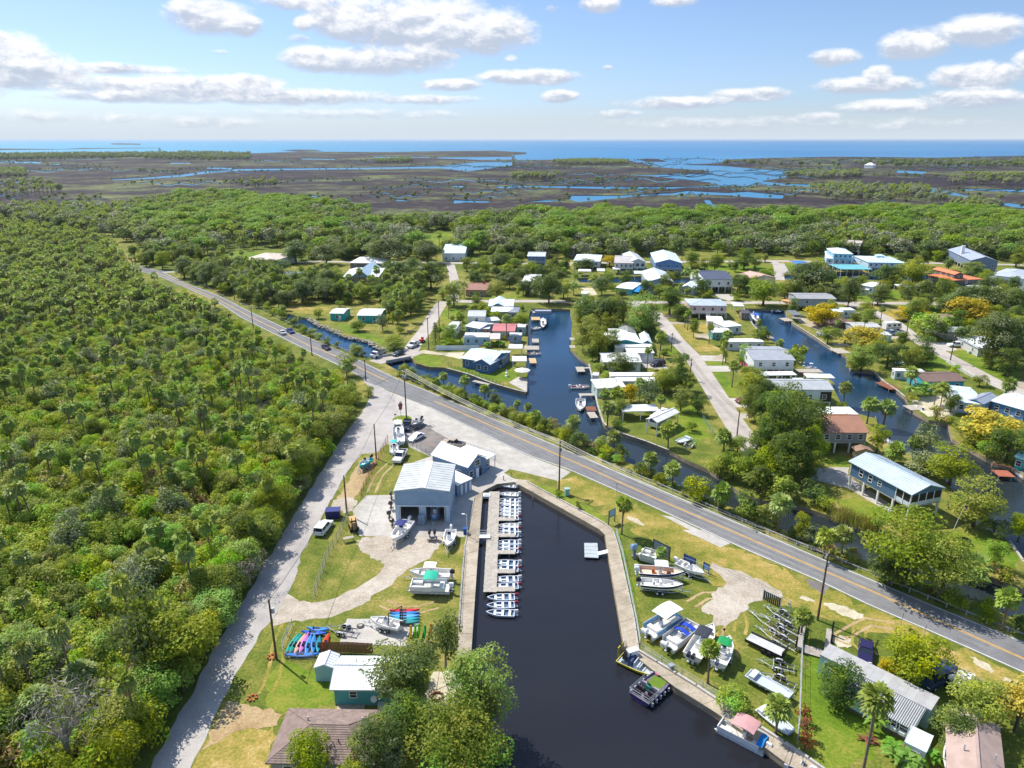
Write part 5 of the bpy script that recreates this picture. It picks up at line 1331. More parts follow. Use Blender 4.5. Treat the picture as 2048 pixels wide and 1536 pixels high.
T = [

('canal_house', 'blue bungalow with pale metal roof on the point of the canal', kH,(520,800),(838,850),(985,735),3.0, dict(roof='gx', rise=1.5, wall=(84,116,164), rc=(206,220,222), wf=3, wr=2)),
('canal_house_wing', 'low porch wing with weathered metal roof on the canal side of the blue bungalow', kH,(850,800),(960,810),(1062,742),2.8, dict(roof='shed', rise=.5, wall=(90,120,166), rc=(206,204,196), wf=2, wr=3, step=.6)),
('boat_house', 'open boathouse with flat white roof nearest the tip of the point', kH,(1044,832),(1196,832),(1192,780),3.0, dict(roof='flat', open_=True, rc=WHT, oh=.15)),
('boat_house', 'open boathouse with white roof and blue tarp behind the first boathouse', kH,(1006,702),(1150,704),(1150,660),3.0, dict(roof='flat', open_=True, rc=WHT, oh=.15)),
('trailer_house', 'long pale blue bungalow with flat white roof behind the white fence', kH,(550,585),(810,587),(808,540),2.9, dict(roof='flat', wall=(158,196,220), rc=WHT, wf=3, oh=.1)),
('carport', 'tan flat roofed carport beside the long pale blue bungalow', kH,(815,605),(922,605),(920,546),2.8, dict(roof='flat', open_=True, rc=(206,192,186), oh=.1)),
('shed', 'square grey-blue shed with flat white roof near the canal docks', kH,(1015,565),(1143,567),(1140,540),2.8, dict(roof='flat', wall=(150,170,200), rc=WHT, wf=1, oh=.1)),
('cabin', 'cabin with faded red metal roof behind the tall palm', kH,(838,522),(1075,527),(1105,448),3.0, dict(roof='gx', rise=.8, wall=(208,206,200), rc=(198,124,124), wf=2, step=.7)),
('cabin', 'narrow pale green cabin end with white roof beside the red metal roof', kH,(1085,482),(1180,485),(1178,450),3.0, dict(roof='flat', wall=(176,204,196), rc=WHT, wf=1, oh=.1)),
('house', 'blue-grey house with low white gable roof right of the white cottage', kH,(560,470),(712,500),(725,420),3.0, dict(roof='gx', rise=.8, wall=(144,166,196), rc=(222,228,232), wf=2)),
('house', 'brick house end with low white roof beside the blue-grey house', kH,(705,498),(812,500),(810,460),2.8, dict(roof='flat', wall=(156,112,96), rc=(226,228,228), wf=1, side=False)),
('cottage', 'tiny white cottage with two dark windows by the side street', kH,(362,512),(466,515),(468,425),3.0, dict(roof='gx', rise=.5, wall=(226,232,232), rc=(222,228,230), wf=1)),
('house', 'two storey cream house with grey flat roof behind the canal cottages', kH,(588,372),(776,372),(775,310),5.4, dict(roof='gx', rise=.9, wall=(222,222,204), rc=(190,194,200), wf=1)),
('house', 'pale blue lower wing with white roof in front of the brick-fronted row', kH,(775,425),(925,410),(905,372),2.9, dict(roof='gx', rise=.5, wall=(178,206,222), rc=(224,230,232), wf=1)),
('house', 'long brick fronted house with white roof before the street', kH,(825,322),(1060,325),(1050,275),2.9, dict(roof='gx', rise=.6, wall=(186,170,158), rc=(230,234,234), wf=5, side=False)),
('shed', 'rounded grey shed roof at the canal end of the brick fronted house', kH,(1000,330),(1112,332),(1108,280),2.9, dict(roof='hip', rise=.7, wall=(170,174,180), rc=(150,156,164), wf=1)),
('house', 'white and blue house with crossing metal gables beside the street', kH,(800,265),(1060,268),(1020,195),2.8, dict(roof='gx', rise=1.2, wall=(176,204,220), rc=(226,236,240), wf=2)),
('house', 'house with reddish brown roof and chimney under the oaks', kH,(560,100),(790,104),(800,28),3.0, dict(roof='gx', rise=1.2, wall=(176,150,124), rc=(158,116,98), wf=2)),
('house', 'white flat roofed modern house with two window bands', kK,(178,420),(318,423),(330,365),6.2, dict(roof='flat', wall=(238,240,242), rc=WHT, st=2.0, wf=2, side=False, oh=.15, storeys=[4.4])),

('rv_carport', 'white metal carport with open front sheltering a motorhome', kI,(880,1290),(1082,1195),(995,1155),3.6, dict(roof='gx', rise=.7, open_=True, rc=(228,226,220), oh=.1)),
('house', 'white house with white roof half hidden by a dark tree', kI,(388,742),(742,742),(738,655),3.2, dict(roof='gx', rise=.7, wall=(226,232,232), rc=WHT, wf=2, wr=2)),
('long_house', 'long low house with white flat roof south of the dark tree', kI,(455,868),(890,868),(885,836),2.8, dict(roof='flat', wall=(216,218,212), rc=(236,232,236), wf=3, oh=.15)),
('house', 'white roofed house on the canal beside the boat lift', kI,(330,980),(600,965),(590,895),2.9, dict(roof='shed', rise=.5, wall=(196,214,204), rc=WHT, wf=3)),
('long_house', 'long ribbed white roof behind the yellow tree', kI,(515,915),(870,915),(868,880),2.7, dict(roof='flat', wall=(208,212,206), rc=(230,232,230), wf=2, step=1.5, oh=.15)),
('house', 'teal house with shining white gable roof', kI,(440,572),(742,572),(735,478),3.0, dict(roof='gy', rise=1.3, wall=(46,140,138), rc=(232,240,240), wf=1)),
('quonset', 'small teal building with rounded white roof beside the teal house', kI,(740,570),(834,572),(826,490),2.9, dict(roof='gy', rise=1.0, wall=(58,150,150), rc=(230,240,240), wf=1)),
('house', 'house with dark grey-green roof behind the teal house', kI,(545,482),(690,485),(692,420),3.0, dict(roof='gy', rise=.9, wall=(196,204,190), rc=(138,144,140), wf=1)),
('long_house', 'long white flat roof just south of the teal house', kI,(500,606),(840,608),(838,575),2.7, dict(roof='flat', wall=(210,212,208), rc=(232,234,232), wf=2, oh=.1)),
('garage', 'white garage with roll door under a broad flat roof', kI,(612,660),(856,660),(852,616),2.9, dict(roof='flat', wall=(220,226,228), rc=(226,222,216), wf=0, door=.4, oh=.3)),
('shed', 'small white roofed carport beside the large oak trees', kI,(442,492),(545,494),(545,440),2.8, dict(roof='flat', open_=True, rc=WHT, oh=.1)),
('patio_cover', 'low white and blue patio roof beside the motorhome carport', kI,(565,1190),(900,1180),(925,1120),2.5, dict(roof='flat', open_=True, rc=(222,226,232), oh=.1)),

('pink_house', 'pink two storey house with grey hip roof and white outside stairs', kI,(1172,230),(1516,234),(1470,172),5.2, dict(roof='hip', rise=1.3, wall=(222,196,192), rc=(178,190,198), st=2.1, wf=4, deck=(1.6,2.3))),
('long_house', 'white flat roofed house of two joined blocks near the pink house', kI,(1335,372),(1482,378),(1500,332),3.0, dict(roof='flat', wall=(196,184,168), rc=(244,244,244), wf=2, oh=.15)),
('long_house', 'white block at the canal side of the joined white houses', kI,(1490,425),(1646,412),(1600,362),3.0, dict(roof='flat', wall=(214,216,216), rc=(244,244,244), wf=2, oh=.15)),
('cottage', 'low teal cottage with white roof below the white blocks', kI,(1380,474),(1560,474),(1552,434),2.7, dict(roof='flat', wall=(92,160,148), rc=(238,240,238), wf=2, oh=.15)),
('trailer_house', 'long white trailer with flat roof next to the second canal', kJ,(45,416),(298,416),(295,395),3.0, dict(roof='flat', wall=(206,214,222), rc=(240,240,240), wf=4, oh=.08)),
('tall_house', 'white upper floor house with grey roof and pink ground floor', kJ,(226,540),(512,541),(480,446),5.4, dict(roof='gx', rise=1.1, wall=(224,228,228), rc=(160,164,170), st=2.5, wf=3, ground_wall=(200,96,112))),
('carport', 'long white and grey carport roof between pink-based and pale blue houses', kJ,(228,645),(520,640),(510,614),2.7, dict(roof='flat', open_=True, rc=(224,226,228), oh=.1)),
('dock_roof', 'narrow white boat cover reaching out over the second canal', kJ,(590,658),(776,662),(760,634),2.8, dict(roof='flat', open_=True, rc=(222,224,228), oh=.1)),
('house', 'pale blue house with grey metal roof and screened end facing the canal', kJ,(372,737),(770,740),(735,668),4.6, dict(roof='gx', rise=1.1, wall=(206,228,232), rc=(176,180,182), wf=4, st=1.0)),
('long_house', 'row of white roofs just behind the brown roofed house', kF,(140,250),(575,252),(560,198),3.0, dict(roof='flat', wall=(210,218,216), rc=(240,240,240), wf=2, oh=.15)),
('brown_roof_house', 'grey house on posts under a plain brown shingle roof', kF,(300,385),(655,386),11.5,5.0, dict(roof='gx', rise=2.0, wall=(158,158,156), rc=(166,122,100), st=2.5, wf=4)),
('shed', 'small brown roofed shed behind the blue raised house', kF,(556,522),(690,524),(680,490),2.4, dict(roof='gy', rise=.6, wall=(176,160,140), rc=(150,122,104), wf=0, wl=0, wr=0)),

('house', 'turquoise house with brown roof east of the second canal', kJ,(1376,686),(1660,682),(1622,615),2.9, dict(roof='gx', rise=1.1, wall=(70,170,190), rc=(126,104,94), wf=3)),
('porch_house', 'white screened porch left of the turquoise brown-roofed house', kJ,(1182,612),(1380,618),(1370,600),2.7, dict(roof='flat', wall=(206,212,210), rc=(232,234,232), wf=4, oh=.1)),
('house', 'house with pale metal roof and screened porch beside the sandy yard', kJ,(1600,820),(1770,838),(1690,722),2.9, dict(roof='gx', rise=.7, wall=(196,206,212), rc=(200,216,224), wf=3)),
('house', 'grey shingled wing right of the pale metal roof', kJ,(1775,838),(1880,790),(1800,745),3.0, dict(roof='gx', rise=.8, wall=(110,160,196), rc=(150,158,172), wf=1)),
('house', 'blue walled house with broad white metal roof at the right edge', kJ,(1822,812),(2060,880),(2100,790),3.0, dict(roof='gx', rise=.8, wall=(96,140,190), rc=(216,228,236), wf=3)),
('deck_house', 'grey house on posts with timber deck at the head of the second canal', kJ,(522,126),(788,128),(760,88),5.0, dict(roof='gx', rise=.6, wall=(162,172,186), rc=(160,160,162), st=2.0, wf=2)),
('trailer_house', 'small white trailer house by the white van', kJ,(832,204),(914,204),(905,186),3.0, dict(roof='flat', wall=(214,228,234), rc=WHT, wf=2, oh=.1)),
('shed', 'pale lean-to roof left of the small white trailer', kJ,(765,214),(832,216),(828,196),2.6, dict(roof='flat', open_=True, rc=(206,216,222), oh=.1)),
('bungalow', 'dark bungalow with brown hip roof by the second canal', kJ,(735,292),(905,285),(880,235),2.8, dict(roof='hip', rise=1.3, wall=(110,86,76), rc=(144,114,98), wf=2)),
('trailer_house', 'grey trailer house below the brown bungalow', kJ,(900,318),(1090,318),(1075,284),3.0, dict(roof='gx', rise=.5, wall=(150,160,172), rc=(190,190,190), wf=2)),
('shed', 'little pale turquoise shed beside the parked pickup', kJ,(1096,372),(1160,372),(1156,354),2.4, dict(roof='flat', wall=(170,214,214), rc=(220,232,232), wf=0, oh=.08)),
('house', 'house with pale roof and posts in the shade of the great oak', kJ,(1595,385),(1740,460),(1790,370),2.9, dict(roof='gx', rise=.7, wall=(200,200,196), rc=(206,210,216), wf=2)),
('house', 'grey roofed house tucked behind the great oak', kJ,(1530,350),(1700,352),(1690,316),2.9, dict(roof='gx', rise=.6, wall=(170,176,170), rc=(170,176,180), wf=1)),
('house', 'low brown roof almost hidden by the yellow tree', kJ,(1475,275),(1620,272),(1600,228),2.8, dict(roof='gx', rise=.9, wall=(176,156,136), rc=(150,132,116), wf=1)),

('tall_house', 'tall blue house with two tiers of verandas and grey roof', kK,(222,215),(372,217),(365,180),8.6, dict(roof='gx', rise=.9, wall=(90,130,176), rc=(196,200,204), st=2.2, wf=5, storeys=[3.9,6.9], deck=(1.3,5.4))),
('house', 'low white house with pale hip roof behind the dark round tree', kK,(600,252),(822,258),(800,204),4.6, dict(roof='hip', rise=1.4, wall=(206,214,214), rc=(214,224,228), st=1.6, wf=4)),
('house', 'wide cream house with tan roof and screened verandas', kK,(935,268),(1095,272),(1110,212),5.6, dict(roof='gx', rise=1.5, wall=(214,212,204), rc=(190,184,178), st=2.5, wf=4)),
('house', 'cream wing with grey gable and three big screened windows', kK,(1060,262),(1198,262),(1170,196),5.8, dict(roof='gy', rise=1.6, wall=(216,218,214), rc=(190,194,196), st=2.5, wf=3, ww=1.6, wh=1.4)),
('house', 'blue gabled house with long balcony above dark undercroft', kK,(1270,268),(1496,272),(1400,190),6.0, dict(roof='gy', rise=1.9, wall=(112,150,190), rc=(206,222,228), st=2.6, wf=3, deck=(1.4,2.75))),
('house', 'grey two storey house with big pale gable roof', kK,(1205,425),(1425,428),(1340,340),5.6, dict(roof='gy', rise=1.9, wall=(172,182,198), rc=(200,210,218), wf=1, storeys=[4.0])),
('house', 'low grey house with pale metal roof right of the two storey house', kK,(1470,470),(1592,482),(1530,418),3.0, dict(roof='gy', rise=1.3, wall=(190,196,204), rc=(220,232,236), wf=2)),
('stilt_house', 'white house on square pillars with dark blue-grey roof', kK,(1680,405),(1920,402),(1850,330),6.2, dict(roof='gx', rise=1.7, wall=(236,238,240), rc=(84,90,108), st=2.7, wf=3)),
('house', 'tall cream house with pinkish roof behind the leafy tree', kL,(112,300),(205,330),(280,290),6.0, dict(roof='gx', rise=1.5, wall=(232,222,204), rc=(204,168,152), wf=2)),
('house', 'white roofed house with a blue tarp on one side', kK,(945,470),(1085,486),(1075,425),2.9, dict(roof='gx', rise=.7, wall=(90,190,200), rc=(238,242,242), wf=1)),
('shed', 'tiny white garden shed standing by the street', kK,(664,520),(726,522),(720,500),2.5, dict(roof='gx', rise=.6, wall=(234,236,236), rc=(222,228,228), wf=1, ww=.6, wh=.7)),
('house', 'brown roofed house barely seen among the far trees', kK,(540,148),(612,150),(610,112),5.0, dict(roof='gx', rise=1.2, wall=(150,140,132), rc=(150,146,150), wf=2)),
('house', 'large pale blue house with stacked hip roofs beside the back canal', kL,(715,190),(905,200),(860,150),5.8, dict(roof='hip', rise=1.3, wall=(176,206,230), rc=(210,226,232), st=2.4, wf=4, deck=(1.4,2.6))),
('house_top', 'upper storey with hip roof of the large pale blue house', kL,(765,158),(900,162),(880,128),8.8, dict(roof='hip', rise=1.2, wall=(150,190,226), rc=(214,228,234), wf=4, st=5.9)),
('boat_cover', 'wide turquoise roofed boat cover in front of the large pale blue house', kL,(815,265),(1030,266),(990,232),3.6, dict(roof='flat', open_=True, rc=(110,180,186), oh=.1)),
('house', 'white house with turquoise hip roof and a small cupola', kL,(1000,218),(1256,222),(1190,178),5.2, dict(roof='hip', rise=1.3, wall=(190,214,228), rc=(196,222,228), st=2.2, wf=7, deck=(1.3,2.4))),
('house', 'house with tan gable roof and screened upper porch behind the back row', kL,(790,98),(945,108),(900,68),6.0, dict(roof='gx', rise=1.4, wall=(200,196,190), rc=(196,182,172), st=2.5, wf=3)),
('orange_roof_house', 'dark house with bright orange tiered tile roof', kL,(1385,300),(1560,340),(1640,300),5.4, dict(roof='hip', rise=1.0, wall=(96,98,98), rc=(226,132,84), wf=4)),
('house_top', 'upper storey with orange roof of the dark house', kL,(1430,262),(1580,300),(1640,296),7.6, dict(roof='gx', rise=.9, wall=(104,104,104), rc=(226,134,88), wf=4, st=5.5, ww=.7, wh=.8)),
('house', 'grey-blue gabled house with tall white chimney at far right', kL,(1690,205),(1880,212),(1790,140),6.6, dict(roof='gy', rise=2.2, wall=(120,136,162), rc=(160,168,184), st=2.6, wf=3)),
('house', 'white house with grey roof, silo shaped stair and posts at the right edge', kL,(1810,300),(2060,330),(2040,272),6.2, dict(roof='hip', rise=1.5, wall=(232,236,240), rc=(178,186,194), wf=3)),
('trailer_house', 'white trailer house on the lawn beyond the corner', kL,(938,370),(1035,385),(1030,350),3.2, dict(roof='flat', wall=(206,222,230), rc=(240,242,242), wf=3, oh=.1)),
('shed', 'small grey shed beside the lawn trailer', kL,(952,402),(1008,405),(1004,395),2.4, dict(roof='flat', wall=(196,200,196), rc=(206,210,208), wf=0, oh=.08)),
('shed', 'pale open shed beside the golden tree', kL,(1208,385),(1300,388),(1290,368),2.8, dict(roof='flat', open_=True, rc=(216,224,228), oh=.1)),
('house', 'house with rust red roof under the broad oak', kL,(392,400),(480,408),(470,358),3.2, dict(roof='gx', rise=1.2, wall=(170,150,136), rc=(172,104,88), wf=1)),
('shed', 'blue tarped open shed on the back lawn', kL,(515,238),(612,240),(600,208),3.0, dict(roof='gx', rise=.6, open_=True, rc=(70,130,196), oh=.1)),
('boat_house', 'dark framed boat cover at the head of the second canal', kJ,(488,236),(550,237),(546,205),3.0, dict(roof='flat', open_=True, rc=(120,124,130), oh=.1)),
('boat_house', 'pale boat cover on the back canal before the long balcony house', kK,(1100,358),(1196,360),(1190,336),3.2, dict(roof='flat', open_=True, rc=(206,216,214), oh=.1)),
('boat_house', 'white boat cover left on the back canal near the wide cream house', kK,(795,335),(862,336),(852,314),3.0, dict(roof='gx', rise=.5, open_=True, rc=WHT, oh=.1)),
('carport', 'low white patio roof beside the round tree on the back canal', kK,(640,338),(746,340),(740,322),2.8, dict(roof='flat', open_=True, rc=(226,224,218), oh=.1)),
('carport', 'small white roof under the wide cream house', kK,(925,322),(985,323),(978,306),2.8, dict(roof='flat', open_=True, rc=WHT, oh=.1)),
('carport', 'long pale roof right of the orange tile roof', kL,(1650,372),(1772,402),(1760,352),3.0, dict(roof='flat', open_=True, rc=(226,232,236), oh=.1)),
('shed', 'turquoise shed at the right edge behind the orange deck', kF,(1710,560),(1792,585),(1800,520),2.8, dict(roof='gx', rise=.6, wall=(60,180,176), rc=(150,200,204), wf=1)),
('shed', 'little grey shed on the canal bank by the long white roof', kI,(288,862),(346,866),(346,836),2.4, dict(roof='flat', wall=(196,196,200), rc=(206,206,210), wf=0, oh=.08)),
('boat_house', 'white boat shelter frame right of the pink house', kI,(1572,236),(1668,238),(1658,206),3.0, dict(roof='flat', open_=True, rc=(222,222,220), oh=.1)),
('shed', 'dark roofed shed at the canal end right of the pink house', kI,(1640,300),(1722,302),(1715,268),2.8, dict(roof='gx', rise=.5, wall=(120,110,104), rc=(92,88,90), wf=1)),
('shed', 'cream shed between the cottages and the first canal dock', kH,(1100,430),(1175,432),(1168,400),2.6, dict(roof='gx', rise=.5, wall=(214,206,190), rc=(206,206,204), wf=0)),
('carport', 'long silver roof behind the row of white roofs', kJ,(520,690),(590,690),(575,660),2.7, dict(roof='flat', open_=True, rc=(206,212,216), oh=.1)),

('house', 'cream house with tan hip roof on the far west lawn', kG,(195,262),(492,272),(440,205),4.6, dict(roof='hip', rise=1.7, wall=(206,212,214), rc=(206,190,174), wf=3)),
('house', 'long dark house with slate roof among the west palms', kG,(440,425),(765,430),(740,372),3.4, dict(roof='gx', rise=1.0, wall=(70,80,96), rc=(130,140,160), wf=3)),
('big_house', 'large tan house with steep pale blue gable on posts', kG,(1095,415),(1412,418),(1370,335),6.0, dict(roof='gx', rise=1.4, wall=(170,156,134), rc=(226,232,236), st=2.6, wf=2)),
('house', 'wide low house with gleaming white roof behind the tan gabled house', kG,(1150,292),(1445,296),(1400,242),3.4, dict(roof='hip', rise=1.5, wall=(120,116,116), rc=(238,238,240), wf=3)),
('cottage', 'bright turquoise cottage with white roof beside the roadside canal', kG,(970,742),(1100,745),(1085,695),2.9, dict(roof='gx', rise=.6, wall=(40,170,170), rc=WHT, wf=1, door=.5)),
('cottage', 'turquoise cottage with white roof partly behind the palms', kG,(1215,760),(1430,762),(1420,700),2.9, dict(roof='gx', rise=.7, wall=(60,176,176), rc=(232,236,234), wf=2)),
('house', 'white gabled house on the field edge at the centre back', kK,(-478,190),(-285,190),(-330,96),4.6, dict(roof='gx', rise=1.8, wall=(220,230,236), rc=(200,218,230), wf=3)),
('house', 'low grey roof in the trees left of the west lawn house', kG,(-20,385),(60,388),(55,350),3.0, dict(roof='gx', rise=.8, wall=(160,170,176), rc=(190,200,206), wf=1)),
]
HS = {}
for nm, lb, k, A, B, C, h, kw in T:
 cat = {'boat_house':'boathouse', 'carport':'carport', 'rv_carport':'carport', 'dock_roof':'boathouse', 'boat_cover':'boathouse', 'shed':'shed', 'garage':'garage', 'patio_cover':'carport'}.get(nm, 'house')
 nm2 = {'house_top':'upper_storey', 'canal_house_wing':'porch_wing', 'quonset':'rounded_shed'}.get(nm, nm)
 HS[lb] = house(nm2, lb, cat, k, A, B, C, h,**kw)
def H_(s):return next(v for k_, v in HS.items()if s in k_)
o = H_('point of the canal')
g = MB(); M = Matrix.Translation((o.L*.27,-o.D*.42,0)); S_ = [(-2.9,3.0),(0,4.4),(2.9,3.0),(2.9,2.86),(0,4.26),(-2.9,2.86)]
g.xprism(S_,-2.8,3.2,0, M); g.build('cross_roof', roofing((226,232,232)), o.root)
g = MB(); g.box(o.L*.27-2.5, o.L*.27+2.5,-o.D*.42-2.4,-o.D*.42+2,0,2.86); g.add([(o.L*.27-2.5,-o.D*.42-2.4,2.86),(o.L*.27+2.5,-o.D*.42-2.4,2.86),(o.L*.27,-o.D*.42-2.4,4.1)],[(0,1,2)]); g.build('cross_wall', siding((84,116,164)), o.root)
for q in(-1.2,1.2):window(o.root, o.L*.27+q,-o.D*.42-2.4,1.6,1.1,1.2, 'F')
o = H_('crossing metal gables'); g = MB(); g.xprism([(-3,2.7),(0,4.2),(3,2.7),(3,2.6),(0,4.05),(-3,2.6)],-o.D/2-.8, o.D/2,0, Matrix.Translation((-o.L*.12,0,0))); g.build('cross_roof', roofing((206,226,236)), o.root)
o = H_('steep pale blue gable'); g = MB(); g.xprism([(-4.4,6.0),(0,9.4),(4.4,6.0),(4.4,5.8),(0,9.2),(-4.4,5.8)],-o.D/2-1, o.D/2-1,0); g.build('cross_roof', roofing((186,210,224)), o.root)
g = MB(); g.add([(-4,-o.D/2-.4,5.8),(4,-o.D/2-.4,5.8),(0,-o.D/2-.4,8.9)],[(0,1,2)]); g.build('gable_wall', siding((150,180,200)), o.root)
o = H_('tall white chimney'); block(o.root, 'chimney',-o.L*.42,-o.L*.3,0,1.4,5,11.5, M_white)
o = H_('roof and chimney'); block(o.root, 'chimney', o.L*.2, o.L*.28,0,1.0,3,5.6, mat('brick',(150,92,76), .8, .2,3))
o = H_('small cupola'); block(o.root, 'cupola',-1.8,1.8,-1.2,1.2,6,7.1, paint((206,220,230))); g = MB(); rroof('hip',4.6,3.4,7.2, .7, g); g.build('cupola_roof', roofing((200,224,230)), o.root)
o = H_('white outside stairs'); stairs(o.root,-o.L*.02,-o.D/2-3.6,-o.D/2-1.3,2.2,1.1)
o = H_('timber deck'); block(o.root, 'deck',-o.L/2-3,-o.L/2+.3,-o.D/2, o.D/2,2.0,2.2, mat('new_timber',(206,160,106), .8, .15,2)); stairs(o.root,-o.L/2-2,-o.D/2-3,-o.D/2,2.0,1.0, MATS['new_timber'])
for q in(-o.D/2+.1, o.D/2-.1):block(o.root, 'post',-o.L/2-2.9,-o.L/2-2.75, q-.08, q+.08,0,1.995, MATS['new_timber'])
o = H_('silo shaped stair'); g = MB(); g.cyl((-o.L*.36,-o.D/2-.8,2.9),1.5,5.8,14); g.build('stair_tower', paint((214,222,230)), o.root)
o = H_('blue tarp on one side'); g = MB(); g.add([(o.L*.35,-o.D/2,2.2),(o.L*.85,-o.D/2,1.9),(o.L*.85, o.D/2,2.1),(o.L*.35, o.D/2,2.4),(o.L*.6,0,3.4)],[(0,1,4),(1,2,4),(2,3,4),(3,0,4)]); g.build('tarp', paint((40,140,210)), o.root)
o = H_('screened end facing'); block(o.root, 'screen_porch', o.L/2-3.2, o.L/2-.33,-o.D/2+.3,-o.D/2+.345,1.2,3.9, M_screen)
